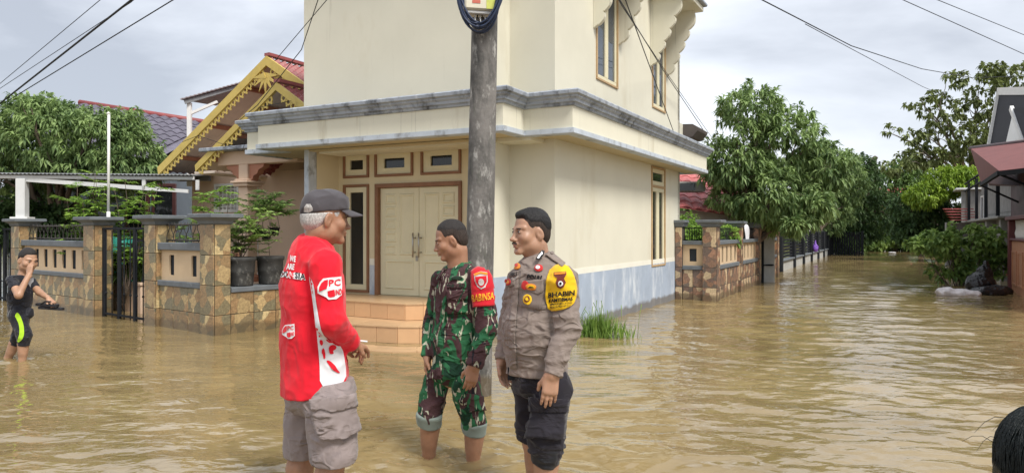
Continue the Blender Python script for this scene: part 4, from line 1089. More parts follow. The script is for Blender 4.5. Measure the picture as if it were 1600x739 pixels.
zh = J(705, 587, 0)[2]
g.cuts.append(lambda x: np.where(np.sqrt(((x[:, :2] - wa[:2]) ** 2).sum(-1)) < .20, (zh - .06 * ((x - wa) @ r_) - x[:, 2]), -1.0))
jacket = p.add('field_jacket', g.mesh(.0065), m_camo, body, 0)
collar(p, neck + UP * -.006, None, f_, r_, .064, .034, m_camo, jacket, .62, open_=.38, wing=.075)
bv = p.bvh(jacket)
m_redband = cloth_mat('red_armband', (.58, .018, .030), .06, 10); m_yprint = cloth_mat('yellow_print', (.82, .42, .03), .05); m_grp = cloth_mat('pale_grey_print', (.55, .52, .50), .08)
band = p.decal('armband', [[(737, 424), (749, 416), (758, 417), (767, 432), (772, 455), (771, 477), (755, 479), (741, 480), (738, 455)]], bv, m_redband, jacket, .007, 4, .002)
bvb = p.bvh(band)
on_band('lettering', text_polys('BABINSA', (737.5, 472), (34, -4.5), (0, -11.5), .012), m_yprint)
on_band('emblem', [[(740.5, 428), (751, 424), (761, 426), (762, 440), (758, 449), (752, 452), (746, 448), (742, 439)]], m_grp)
p.decal('emblem', [[(742.5, 433), (760, 431), (760, 440), (756.5, 447), (752, 450), (747, 446), (744, 440)]], bvb, m_redband, band, .0045, 3, lift=.004)
p.decal('emblem', [[(741, 428), (751, 424.6), (761, 426.6), (761, 430), (751, 428), (742, 431.5)]], bvb, m_orange, band, .0045, 3, lift=.004)
p.decal('emblem', [ell_poly(752, 441, 4.2, 5.5)], bvb, m_grp, band, .006, 3, lift=.006)
p.decal('name_tape', [[(697, 444), (729, 443), (729, 450), (697, 450.5)]], bv, m_camo, jacket, .004, 4, .002)
m_olive = cloth_mat('dark_olive_print', (.012, .028, .016), .1)
p.decal('lettering', text_polys('TNI - AD', (699, 449.5), (28, -.8), (0, -5), .03), bv, m_olive, jacket, .009, 3)
p.decal('badge', [ell_poly(714.5, 435, 9, 2.8)], bv, m_olive, jacket, .006, 3, .002)
p.decal('pocket', [[(700, 466), (730, 466), (731, 490), (699, 490)]], bv, m_camo, jacket, .004, 5, .004)
p.decal('pocket_flap', [[(699, 454), (731, 453), (731, 467), (715, 470), (700, 467)]], bv, m_camo, jacket, .008, 5, .004)
p.decal('placket', [[(694, 432), (701, 428), (698, 470), (694, 520), (690, 588), (681, 588), (686, 520), (690, 470)]], bv, m_camo, jacket, .002, 5, .004)
m_cuff = cloth_mat('pale_turned_cuff', (.22, .265, .235), .12, 10, dirt=((.13, .18, .16), .3, (14, 14, 8)))
g = Fld()
g.el(J(706, 580, 0), (.118, .100, .085), None, .03)
g.rc(hipR, knR, .082, .068, .012); g.rc(hipL, knL, .084, .070, .012)
g.noise += [folds(.011, 11, 51, (1, 1, 1.3)), folds(.010, 6, 52)]
dR = (anR - knR) / np.linalg.norm(anR - knR); dL = (anL - knL) / np.linalg.norm(anL - knL)
g.cuts += [local_cut(knR + dR * .03, dR, .14), local_cut(knL + dL * .03, dL, .14), plane_cut(J(704, 566, 0), UP)]
tr_ = p.add('trousers', g.mesh(.007), m_camo, body, 0)
bt = p.bvh(tr_)
p.decal('cargo_pocket', [[(728, 612), (752, 618), (757, 640), (731, 642)]], bt, m_camo, tr_, .006, 5, .010)
for k_, d_, rr in ((knR, dR, .076), (knL, dL, .074)):
    c = Fld(); q0 = k_ + d_ * .0; 
    c.rc(q0 + d_ * .005, q0 + d_ * .052, rr, rr - .008, .02)
    c.noise.append(folds(.007, 16, 55, (1, 1, .6)))
    c.cuts += [plane_cut(q0 + d_ * .062 + r_ * 0, d_ + r_ * .15), plane_cut(q0 - d_ * .012, -d_ - r_ * .1)]
    p.add('rolled_cuff', c.mesh(.006), m_cuff, tr_, 1)

# ================================================================== the man in red
p = Person('person', 'grey haired man in a red long sleeved shirt, dark cap and cargo shorts', 492, 3.2)
J = p.J; psi = R(-66); f_, r_ = fr(psi)
hp = R(-58); M = rotm(hp, .10, .0); s_ = .96; hc = J(509, 339, .0); neck = J(489, 388, .02)
fh = Fld(); T = head_field(fh, hc, M, s_, fat=.003)
fh.rc(hc + M @ A((0, -.024, -.07)), neck + A((0, 0, -.07)), .056, .064, .035)
shR, shL = J(509, 414, -.17), J(473, 410, .17)
elR, wrR = J(516, 500, -.20), J(550, 534, -.02)
elL, wrL = J(505, 500, .20), J(535, 540, .28)
hip = J(500, 612, 0); hipR, hipL = J(515, 622, -.09), J(483, 618, .09)
knR, anR = J(519, 712, -.10), J(512, 830, -.12); knL, anL = J(472, 705, .10), J(470, 815, .08)
parts = [fh.mesh(.0036)]; fb = Fld()
fb.rc(neck + A((0, 0, -.07)), hip, .06, .06, .03)
for a, b, c in ((hipR, knR, anR), (hipL, knL, anL)):
    fb.rc(a, b, .05, .055, .02); fb.rc(b, c, .058, .038, .03); fb.rc(b + (c - b) * .25 - f_ * .016, b + (c - b) * .55, .055, .038, .03)
    fb.rc(c + A((0, 0, -.02)), c + f_ * .15 + A((0, 0, -.045)), .036, .03, .03)
parts.append(fb.mesh(.008))
q = Fld(); q.rc(elR, wrR, .040, .028, .02)
hd_d = J(566, 541, .05) - wrR
hand_field(q, wrR, hd_d, -UP * .6 + f_ * .15 - r_ * .3, f_ * .4 + r_ * .25 + UP * .5, .90, (.55, .7, .4), .5, 0, [(.20, .45, .35), (.45, .7, .5), (.75, .9, .5), (.85, 1.0, .5)]); parts.append(q.mesh(.0036))
q = Fld(); q.rc(elL, wrL, .040, .028, .02); hand_field(q, wrL, f_ * .8 - UP * .3, -UP, -r_, .95, (.5, .6, .4), .5); parts.append(q.mesh(.0045))
body = p.add('body', join(parts), m_skin_b)
face_bits(p, T, M, s_, body, .8, False, m_hair_gr)
hairpiece(p, hc, M, s_, 'hair', m_hair_gr, [(-.13, -.085), (-.07, -.082), (-.04, -.066), (-.022, -.03), (.016, -.004), (.026, -.034), (.038, -.030), (.044, .0), (.058, .060), (.10, .075)], .0085, body, noise=.004, zcap=.020)
m_cap = cloth_mat('dark_grey_cap_cloth', (.070, .064, .070), .12, 18)
c = Fld(); Tm = T
c.el(T((0, -.012, .036)), A((.081, .106, .088)), M, .02); c.el(T((0, .030, .070)), A((.066, .070, .052)), M, .03)
def capcut(x):
    l = (x - hc) @ M; return ((.026 + .16 * l[:, 1] - .10 * np.maximum(0, -l[:, 1] - .02)) - l[:, 2]) * .95
c.cuts.append(capcut); c.noise.append(folds(.006, 20, 61)); 
cap = p.add('cap', c.mesh(.0045), m_cap, body, 1)
br = MB(); V = []; nb = 16
for j in range(5):
    for i in range(nb + 1):
        a = -1.15 + 2.3 * i / nb; rad = 1 + .72 * j / 4 * (cos(a * .95)) ** 1.0
        x_ = .078 * sin(a) * (1 + .10 * j / 4); y_ = .075 * cos(a) * 1.0 + .018 + .082 * j / 4 * max(0, cos(a)) ** .8
        z_ = .040 + .006 - .018 * (x_ / .08) ** 2 - .020 * j / 4
        V.append(T((x_, y_, z_)))
br.add(V, [(j * (nb + 1) + i, j * (nb + 1) + i + 1, (j + 1) * (nb + 1) + i + 1, (j + 1) * (nb + 1) + i) for j in range(4) for i in range(nb)])
o = br.build('brim', m_cap, cap, True); md = o.modifiers.new('thick', 'SOLIDIFY'); md.thickness = .005; md.offset = 0
bc = p.bvh(cap)
p.decal('cap_opening', [[(475, 331), (475.5, 324), (479, 319), (485, 319), (489, 325), (489, 329), (482, 332.5)]], bc, m_hair_gr, cap, .0015, 3)
m_redcl = cloth_mat('bright_red_shirt_cloth', (.72, .012, .028), .06, 10, crease=.22, cs=(8, 8, 4)); m_whcl = cloth_mat('white_panel_cloth', (.72, .72, .75), .05, 10)
g = Fld()
ch = J(488, 455, 0); wa = J(491, 530, 0); hm = J(493, 612, 0)
g.rc(J(488, 415, 0), ch, .150, .175, .05, f_, 1.45); g.rc(ch, wa, .178, .172, .05, f_, 1.28); g.rc(wa, hm, .172, .185, .05, f_, 1.26)
g.rc(neck - UP * .035, shR + UP * .005, .070, .058, .05); g.rc(neck - UP * .035, shL + UP * .005, .070, .058, .05)
g.rc(shR - UP * .012, elR, .070, .060, .014); g.rc(elR, wrR, .060, .046, .02); g.rc(shL - UP * .012, elL, .068, .058, .014); g.rc(elL, wrL, .06, .046, .03)
g.noise += [folds(.008, 11, 71, (1.3, 1.3, .8)), folds(.007, 5, 72, (1.5, 1.5, .7)), folds(.003, 30, 73)]
g.cuts += [local_cut(wrR + (wrR - elR) * .02, wrR - elR, .075), local_cut(wrL + (wrL - elL) * .02, wrL - elL, .075)]
zh = J(490, 609, 0)[2]
g.cuts.append(lambda x: np.where((np.sqrt(((x[:, :2] - hm[:2]) ** 2).sum(-1)) < .26) & (x[:, 2] < zh + .15), (zh + .13 * ((x - hm) @ f_) - x[:, 2]), -1.0))
shirt = p.add('shirt', g.mesh(.0065), m_redcl, body, 0)
bv = p.bvh(shirt)
ring_ = MB(); V = []
for i in range(33):
    a = 2 * pi * i / 32
    for k in range(6):
        b2 = 2 * pi * k / 6; rr = .066 + .006 * cos(b2)
        V.append(neck + UP * (.012 + .009 * sin(b2)) - UP * .012 * cos(a) + (f_ * cos(a) * rr * 1.05 + r_ * sin(a) * rr))
ring_.add(V, [(i * 6 + k, i * 6 + (k + 1) % 6, i * 6 + 6 + (k + 1) % 6, i * 6 + 6 + k) for i in range(32) for k in range(6)]).build('neckband', m_redcl, shirt, True)
# white side panel, run down from under the arm, with the red islands printed on it
p.decal('side_panel', [chaikin([(483, 432), (486, 434), (491, 446), (494, 470), (499, 500), (503, 520), (516, 533), (526, 540), (534, 540), (539, 566), (541, 594), (521, 602), (500, 606), (499, 560), (495, 520), (491, 485), (487, 455)], 1)], bv, m_whcl, shirt, .002, 5)
def isl(*polys): p.decal('island_print', [chaikin(q_, 1) for q_ in polys], bv, m_redcl, shirt, .005, 3)
isl([(508, 529), (512, 528), (516, 532), (519, 527), (522, 534), (516, 535), (511, 533)], [(513, 541), (520, 537), (525, 539), (524, 545), (519, 547), (521, 552), (515, 553), (513, 548)])
isl([(502, 545), (506, 543), (508, 556), (506, 562), (503, 553)], [(508, 563), (513, 562), (520, 568), (526, 576), (531, 583), (524, 581), (515, 573)], [(498, 524), (502, 521), (503, 524), (499, 527)], [(499, 531), (503, 530), (504, 537), (501, 540)])
# back lettering
sh_ = (1.6, -8.6)
p.decal('lettering', text_polys('WE', (453.5, 408.5), (9, 1.5), (1.2, -9.5), .04), bv, m_whitep, shirt, .004, 3)
p.decal('lettering', text_polys('ARE', (448.5, 421), (12, 1), (1.2, -9.5), .04), bv, m_whitep, shirt, .004, 3)
p.decal('lettering', text_polys('INDONESIA', (430, 432), (48, 6.5), (.8, -10.5), .085), bv, m_whitep, shirt, .004, 3)
p.decal('lettering', text_polys('INDO', (430.5, 431.3), (20, 2.7), (.8, -9.5), .02), bv, m_blk, shirt, .006, 3)
p.decal('lettering', text_polys('NE', (451, 433.6), (9.5, 1.3), (.8, -9.5), .01), bv, m_redcl, shirt, .006, 3)
p.decal('lettering', text_polys('SIA', (462, 435.2), (15.5, 2.1), (.8, -9.8), .02), bv, m_blk, shirt, .006, 3)
def logo(x, y, w_, h_, parentbv):
    tx = lambda pts: [(x + a * w_, y + b * h_) for a, b in pts]
    Wp = [tx([(.10, .18), (.22, .04), (.95, -.06), (.98, .30), (.98, .78), (.75, .98), (.45, 1.0), (.33, .88), (.30, .66), (.0, .70), (.0, .42)])]
    p.decal('logo_print', Wp, parentbv, m_whitep, shirt, .004, 3)
    p.decal('logo_print', [tx([(.16, .26), (.28, .12), (.42, .10), (.40, .36), (.36, .50), (.07, .62), (.08, .44)]), tx([(.40, .60), (.66, .54), (.68, .84), (.52, .92), (.42, .84)]),], parentbv, m_redcl, shirt, .0065, 3)
    p.decal('logo_print', text_polys('PC', (x + .46 * w_, y + .42 * h_), (.44 * w_, -.05 * h_), (0, -.32 * h_), .03) + text_polys('IND', (x + .70 * w_, y + .80 * h_), (.26 * w_, -.04 * h_), (0, -.26 * h_), .03), parentbv, m_redcl, shirt, .0065, 3)
logo(497, 434, 37, 34, bv); logo(442, 507, 20, 22, bv)
m_short = cloth_mat('grey_mauve_cargo_cloth', (.255, .212, .205), .12, 9, dirt=((.115, .098, .105), .34, (7, 7, 5)), crease=.5)
g = Fld()
g.el(J(500, 612, 0), (.155, .155, .12), None, .03)
g.rc(hipR, J(521, 706, -.10), .108, .104, .014); g.rc(hipL, J(471, 702, .10), .098, .086, .014)
g.noise += [folds(.011, 9, 81, (1.4, 1.4, .8)), folds(.008, 5, 82, (1.4, 1.4, .7)), folds(.004, 26, 83)]
zc = J(520, 722, -.1)[2]; zc2 = J(470, 712, .1)[2]
g.cuts += [lambda x: np.where(((x - hip) @ r_) > 0, zc - x[:, 2], zc2 - x[:, 2]), plane_cut(J(500, 590, 0), UP)]
so = p.add('cargo_shorts', g.mesh(.0065), m_short, body, 0)
bs_ = p.bvh(so)
p.decal('cargo_pocket', [[(491, 636), (549, 630), (556, 670), (535, 684), (502, 684), (497, 664)]], bs_, m_short, so, .012, 5, .016)
p.decal('pocket_flap', [[(489, 624), (547, 615), (550, 632), (516, 640), (491, 636)]], bs_, m_short, so, .026, 5, .008)
# cigarette held between the fingers
cg = MB().tube([A(p.base) + J(559, 532, .05), A(p.base) + J(574, 533.5, .06)], .0042, 8)
cig = cg.build('cigarette', m_whitep, None, True); tag(cig, 'white cigarette held in the hand of the man in red', 'cigarette')

# ================================================================== the wading boy
p = Person('person', 'boy in a wet black shirt and black leggings with neon stripe wading past', 30, 7.03)
J = p.J; psi = R(-104); f_, r_ = fr(psi)
hp = R(-118); M = rotm(hp, .22, -.08); s_ = .92; hc = J(44, 406, 0); neck = J(34, 430, .0)
fh = Fld(); T = head_field(fh, hc, M, s_, fat=.008, nose=-.3)
fh.rc(hc + M @ A((0, -.022, -.07)), neck - UP * .04, .045, .048, .03)
shR, shL = J(19, 438, -.11), J(46, 440, .11)
elR, wrR = J(29, 461, -.22), J(46, 428, -.13); elL, wrL = J(62, 457, .06), J(76, 466, .0)
hip = J(31, 490, 0); hipR, hipL = J(27, 492, -.06), J(36, 490, .06)
knR, anR = J(38, 524, -.08), J(34, 572, -.06); knL, anL = J(28, 527, .07), J(9, 566, .09)
parts = [fh.mesh(.0045)]; fb = Fld()
fb.rc(neck - UP * .04, hip, .06, .08, .04, f_, 1.1)
for a, b, c in ((hipR, knR, anR), (hipL, knL, anL)):
    fb.rc(a, b, .062, .046, .04); fb.rc(b, c, .046, .032, .03); fb.rc(b + (c - b) * .25 - f_ * .01, b + (c - b) * .55, .044, .033, .03); fb.rc(c, c + f_ * .13 - UP * .03, .03, .024, .03)
fb.rc(shR, elR, .040, .034, .02); fb.rc(elR, wrR, .034, .023, .015); fb.rc(shL, elL, .038, .032, .02); fb.rc(elL, wrL, .032, .022, .015)
parts.append(fb.mesh(.007))
q = Fld(); hand_field(q, wrR, J(47, 414, -.11) - wrR, J(60, 418, .0) - J(46, 419, -.12), A((-1, 0, .2)), .80, (.35, .5, .4), .4); parts.append(q.mesh(.0042))
q = Fld(); hand_field(q, wrL, J(86, 475, -.02) - wrL, -UP - A((.1, 0, 0)), A((0, -1, 0)), .82, (.5, .6, .4), .5); parts.append(q.mesh(.0042))
body = p.add('body', join(parts), m_skin_c)
face_bits(p, T, M, s_, body, 1.0)
hairpiece(p, hc, M, s_, 'hair', m_hair_short, [(-.13, -.07), (-.07, -.068), (-.045, -.045), (-.03, -.006), (.014, .004), (.026, .0), (.036, .030), (.05, .050), (.07, .058), (.10, .062)], .010, body, noise=.0025, h=.0055)
m_blkcl = cloth_mat('wet_black_cloth', (.016, .017, .024), .25, 12, r=.55, crease=.5)
g = Fld()
g.rc(J(31, 443, 0), J(31, 462, 0), .092, .106, .03, f_, 1.15); g.rc(J(31, 462, 0), J(30, 482, 0), .106, .102, .03, f_, 1.08)
g.rc(neck - UP * .035, shR, .048, .05, .03); g.rc(neck - UP * .035, shL, .048, .05, .03); g.rc(shR, shR + (elR - shR) * .42, .052, .052, .012); g.rc(shL, shL + (elL - shL) * .42, .050, .048, .012)
g.noise += [folds(.010, 14, 91), folds(.006, 30, 92)]
g.cuts += [local_cut(shR + (elR - shR) * .55, elR - shR, .08), plane_cut(J(30, 482, 0), -UP), plane_cut(neck + UP * .006, UP)]
ts = p.add('t_shirt', g.mesh(.007), m_blkcl, body, 1)
bv = p.bvh(ts)
p.decal('chest_print', [[(38, 437), (52, 434), (52.5, 440), (48.5, 443), (47, 449), (44, 444), (39, 442)]], bv, cloth_mat('pale_grey_shirt_print', (.45, .45, .47), .15), ts, .004, 3)
g = Fld()
g.rc(J(30, 478, 0), J(30, 492, 0), .100, .098, .03, f_, 1.08); g.rc(hipR, knR, .076, .060, .014); g.rc(hipL, knL, .072, .056, .014); g.rc(knR, knR + (anR - knR) * .30, .064, .052, .03); g.rc(knL, knL + (anL - knL) * .22, .060, .052, .03)
g.el(J(47, 489, .0), (.03, .045, .055), None, .03)
g.noise += [folds(.008, 16, 95, (1, 1, 1.5))]
dR = anR - knR; dL = anL - knL
g.cuts += [local_cut(knR + dR * .32, dR, .1), local_cut(knL + dL * .28, dL, .1), plane_cut(J(30, 474, 0), UP)]
lg = p.add('leggings', g.mesh(.007), m_blkcl, body, 1)
p.decal('neon_stripe', [chaikin([(26, 488), (28.5, 489), (33, 496), (37, 508), (38, 522), (35, 530), (29, 535), (27, 532), (31, 522), (30, 508), (26, 498), (23, 494)])], p.bvh(lg), cloth_mat('neon_yellow_green', (.36, .60, .03), .05), lg, .004, 4)
# the pair of sandals in his hand
m_rub = pm('black_rubber', (.014, .014, .017), r=.6, var=.2, bump=.2, bs=80)
def sandal(loc, rz, tilt, label):
    sd_ = thing('sandal', label, 'sandal', loc, rz, 'sandals carried by the boy'); sd_.rotation_euler = (0, tilt, rz)
    out_ = [(-.115, 0), (-.108, .028), (-.06, .036), (0, .032), (.06, .044), (.10, .036), (.118, .008), (.112, -.022), (.07, -.040), (0, -.034), (-.06, -.036), (-.105, -.028)]
    MB().prism(out_, -.012, .010).build('sole', m_rub, sd_)
    for sy in (-1, 1): MB().tube([(.062, 0, .010), (.045, sy * .012, .034), (.0, sy * .028, .034), (-.035, sy * .036, .008)], [.006, .008, .009, .007], 6).build('strap', m_rub, sd_, True)
    return sd_
q = Vector(A(p.base)) + Vector(J(74, 476, -.02))
sandal(q, -.15, .05, 'black rubber sandal on top of the pair in the hand of the boy'); sandal(q + Vector((.03, .01, -.034)), .12, .08, 'black rubber sandal underneath the pair in the hand of the boy')

# ================================================================== the bystander close to the camera, only the dark head shows
p = Person('person', 'dark haired bystander whose head rises beside the open water, close to the camera', 1632, 1.42, -.36)
J = p.J; psi = R(20); f_, r_ = fr(psi); M = rotm(R(-35), .1, 0); hc = J(1640, 737, 0); neck = hc + A((0, -.03, -.16))
fh = Fld(); T = head_field(fh, hc, M, .92); fh.rc(hc + M @ A((0, -.022, -.07)), neck - UP * .06, .05, .056, .03)
parts = [fh.mesh(.006)]
fb = Fld(); hip = neck + A((0, 0, -.50)); fb.rc(neck, hip, .06, .1, .05)
for sx in (-1, 1):
    hj = hip + r_ * .09 * sx; fb.rc(hj, hj - UP * .36 + f_ * .02, .075, .055, .04); fb.rc(hj - UP * .36 + f_ * .02, A((hj[0], hj[1], .03)), .055, .04, .03)
    sj = neck + r_ * .15 * sx - UP * .08; fb.rc(sj, sj - UP * .25 + r_ * .03 * sx, .045, .038, .03); fb.rc(sj - UP * .25 + r_ * .03 * sx, sj - UP * .40 + f_ * .14, .036, .026, .03)
    hq = Fld(); hand_field(hq, sj - UP * .40 + f_ * .14, f_ * .8 - UP * .4, -r_ * sx, UP, .85); parts.append(hq.mesh(.006))
parts.append(fb.mesh(.012))
body = p.add('body', join(parts), m_skin_b)
m_hair_teal = hair_mat('glossy_black_hair', (.008, .012, .012), None, .38)
hairpiece(p, hc, M, .92, 'hair', m_hair_teal, [(-.14, -.16), (.03, -.16), (.055, -.10), (.07, .0), (.085, .06), (.10, .07)], .026, body, ext=[((0, -.03, -.06), (.095, .085, .10)), ((0, -.02, .0), (.10, .11, .10))], noise=.006, h=.006)
strand = MB(); rs = random.Random(9)
for i in range(520):                       # locks of hair combed down from the crown
    az = rs.uniform(0, 2 * pi); pts_ = []; r0 = rs.uniform(1.0, 1.03); sw = rs.uniform(-.5, .5)
    for k in range(9):
        th_ = .12 + 1.75 * k / 8; a2 = az + sw * k / 8
        pts_.append(hc + M @ (A((.099 * r0 * sin(th_) * cos(a2), -.018 + .118 * r0 * sin(th_) * sin(a2), .030 + .112 * r0 * cos(th_) - .05 * max(0, th_ - 1.4))) * .92))
    strand.tube(pts_, [.0010, .0014, .0016, .0016, .0016, .0015, .0013, .001, .0005], 4)
strand.build('hair_locks', m_hair_teal, body, True)
wisp = MB(); rw = random.Random(4)
for i in range(7):
    a0 = hc + M @ (A((rw.uniform(-.10, -.03), rw.uniform(-.06, .05), rw.uniform(.03, .11))) * .95); dv = M @ A((-.5 - rw.random() * .4, rw.uniform(-.3, .2), rw.uniform(-.3, .6)))
    wisp.tube([a0, a0 + dv * .03, a0 + dv * .05 + A((0, 0, -.012)), a0 + dv * .07 + A((0, 0, -.035))], [.0007, .0006, .0005, .0003], 4)
wisp.build('hair_wisps', m_hair_teal, body, True)
g = Fld(); g.rc(neck - UP * .11, neck - UP * .45, .125, .12, .04, f_, 1.25)
for sx in (-1, 1): sj = neck + r_ * .15 * sx - UP * .08; g.rc(neck - UP * .05, sj, .05, .055, .04); g.rc(sj, sj - UP * .2 + r_ * .03 * sx, .06, .052, .03)
g.noise.append(folds(.008, 12, 97)); p.add('shirt', g.mesh(.010), cloth_mat('dark_green_shirt', (.012, .03, .03), .1), body)
g = Fld(); g.rc(hip + UP * .06, hip - UP * .02, .12, .125, .03, f_, 1.2)
for sx in (-1, 1): hj = hip + r_ * .09 * sx; g.rc(hj, hj - UP * .33 + f_ * .02, .088, .07, .04)
p.add('shorts', g.mesh(.012), m_navy, body)
# ------------------------------------------------------------------ vegetation
def leaf_mat(name, dark, light, rough=.5, trans=.36):
    m = bpy.data.materials.new(name); m.use_nodes = True; t = m.node_tree; N = t.nodes; L = t.links; b = N['Principled BSDF']
    b.inputs['Roughness'].default_value = rough; b.inputs['Specular IOR Level'].default_value = .4
    geo = N.new('ShaderNodeNewGeometry'); tcn = N.new('ShaderNodeTexCoord')
    n_ = N.new('ShaderNodeTexNoise'); n_.inputs['Scale'].default_value = 1.6; n_.inputs['Detail'].default_value = 2; L.new(tcn.outputs['Object'], n_.inputs['Vector'])
    ad = N.new('ShaderNodeMath'); ad.operation = 'MULTIPLY_ADD'; ad.inputs[1].default_value = .55; L.new(geo.outputs['Random Per Island'], ad.inputs[0])
    m2 = N.new('ShaderNodeMath'); m2.operation = 'MULTIPLY_ADD'; m2.inputs[1].default_value = 1.3; m2.inputs[2].default_value = -.42; L.new(n_.outputs['Fac'], m2.inputs[0]); L.new(m2.outputs[0], ad.inputs[2])
    rp_ = N.new('ShaderNodeValToRGB'); rp_.color_ramp.elements[0].color = (*dark, 1); rp_.color_ramp.elements[1].color = (*light, 1); rp_.color_ramp.elements[0].position = .1; rp_.color_ramp.elements[1].position = .9
    L.new(ad.outputs[0], rp_.inputs[0]); L.new(rp_.outputs[0], b.inputs['Base Color'])
    tl = N.new('ShaderNodeBsdfTranslucent'); L.new(rp_.outputs[0], tl.inputs['Color'])
    mx_ = N.new('ShaderNodeMixShader'); mx_.inputs[0].default_value = trans
    L.new(b.outputs[0], mx_.inputs[1]); L.new(tl.outputs[0], mx_.inputs[2]); L.new(mx_.outputs[0], N['Material Output'].inputs['Surface']); return m
def unit(v): return v / np.maximum(1e-9, np.sqrt((v * v).sum(-1, keepdims=True)))
def leaves(rng, base, dirs, length, width, curl=.25):
    """folded leaf blades: base points, directions, lengths -> V, quads (6 verts, 2 quads... a midrib fold gives 4 quads)"""
    n = len(base); d = unit(dirs); up = A((0, 0, 1)) + rng.normal(0, .35, (n, 3)); side = unit(np.cross(d, up)); nor = np.cross(side, d)
    L_ = length[:, None]; W = width[:, None]
    b0 = base; m_ = base + d * L_ * .45 + nor * L_ * .04; tip = base + d * L_ + np.stack([np.zeros(n), np.zeros(n), -curl * length], -1)
    V = np.stack([b0, m_ - side * W + nor * W * .35, m_, m_ + side * W + nor * W * .35, tip], 1).reshape(-1, 3)
    o = np.arange(n)[:, None] * 5
    T_ = np.concatenate([o + A((0, 1, 2)), o + A((1, 4, 2)), o + A((0, 2, 3)), o + A((2, 4, 3))]).astype(int)
    return V, T_
def lobe_points(rng, lobes, dens):
    P_ = []; Dn = []
    for (c, r, k) in lobes:
        n = int(dens * k); u = unit(rng.normal(0, 1, (n, 3))); rad = (rng.uniform(.30, 1.0, n) ** .45) * (1 + rng.normal(0, .07, n))
        p = A(c) + u * A(r) * rad[:, None]; P_.append(p); Dn.append(unit(u / A(r)))
    return np.concatenate(P_), np.concatenate(Dn)
def foliage(rng, lobes, dens, per, L, W, droop, spread, mat, name, parent, curl=.25, hole=.0):
    p, dn = lobe_points(rng, lobes, dens)
    if hole > 0:
        keep = vnoise3(p * 2.3 + 31, 7) > hole; p, dn = p[keep], dn[keep]
    n = len(p); base = np.repeat(p, per, 0) + rng.normal(0, L * .12, (n * per, 3))
    d = np.repeat(dn, per, 0) * .55 + unit(rng.normal(0, 1, (n * per, 3))) * spread + A((0, 0, -droop))
    ln = L * rng.uniform(.65, 1.15, n * per); wd = W * rng.uniform(.75, 1.2, n * per)
    V, T_ = leaves(rng, base, d, ln, wd, curl)
    return place(name, npmesh(name, V, T_, mat, False), parent), p
def limb(mb, rng, a, b, r0, r1, wob=.06, n=7, seg=8):
    a, b = A(a), A(b); L = np.linalg.norm(b - a)
    pts = [a + (b - a) * i / (n - 1) + (rng.normal(0, wob * L / n, 3) if 0 < i < n - 1 else 0) for i in range(n)]
    mb.tube(pts, [r0 + (r1 - r0) * i / (n - 1) for i in range(n)], seg); return pts
m_bark = pm('bark', (.13, .10, .075), r=.95, var=.35, sc_=9, bump=.7, bs=30, dist=.02)
m_bark2 = pm('pale_bark', (.24, .21, .17), r=.95, var=.3, sc_=9, bump=.6, bs=30, dist=.02)
def tree(name, label, base, lobes, seed, mat, dens, per, L, W, droop, spread, trunk_r=.14, fork=1.2, hole=0.0, bark=None, group=None, limbs=14, curl=.25):
    """lobes in world coordinates: (centre, radii, weight)"""
    rng = np.random.RandomState(seed); base = A(base)
    t = thing(name, label, 'tree', base, 0, group)
    lb = [(A(c) - base, r, k) for c, r, k in lobes]
    cr_, pts = foliage(rng, lb, dens, per, L, W, droop, spread, mat, 'crown', t, curl, hole)
    mb = MB(); f0 = A((rng.normal(0, .1), rng.normal(0, .1), fork)); limb(mb, rng, (0, 0, -.1), f0, trunk_r * 1.25, trunk_r, .05)
    sel = pts[rng.choice(len(pts), min(limbs, len(pts)), replace=False)]
    for q in sel:
        m_ = f0 + (q - f0) * .5 + A((0, 0, .12 * np.linalg.norm(q - f0))); limb(mb, rng, f0 + rng.normal(0, .03, 3), m_, trunk_r * .6, trunk_r * .28, .1); limb(mb, rng, m_, q, trunk_r * .28, trunk_r * .07, .12)
        for _ in range(2):
            q2 = pts[np.argsort(((pts - q) ** 2).sum(-1))[rng.randint(3, min(60, len(pts)))]]; limb(mb, rng, m_ + (q - m_) * .4, q2, trunk_r * .15, trunk_r * .05, .15, 5, 5)
    mb.build('trunk', bark or m_bark, t, True); return t
def shrub(name, label, base, lobes, seed, mat, dens, per, L, W, droop=.1, spread=.8, stems=8, cat='shrub', group=None, stem_r=.012, hole=0.0, curl=.2):
    rng = np.random.RandomState(seed); base = A(base); t = thing(name, label, cat, base, 0, group)
    lb = [(A(c) - base, r, k) for c, r, k in lobes]
    _, pts = foliage(rng, lb, dens, per, L, W, droop, spread, mat, 'foliage', t, curl, hole)
    mb = MB()
    for q in pts[rng.choice(len(pts), min(stems, len(pts)), replace=False)]: limb(mb, rng, rng.normal(0, .03, 3) * A((1, 1, 0)) - A((0, 0, .05)), q, stem_r, stem_r * .35, .12, 6, 5)
    mb.build('stem', m_bark, t, True); return t
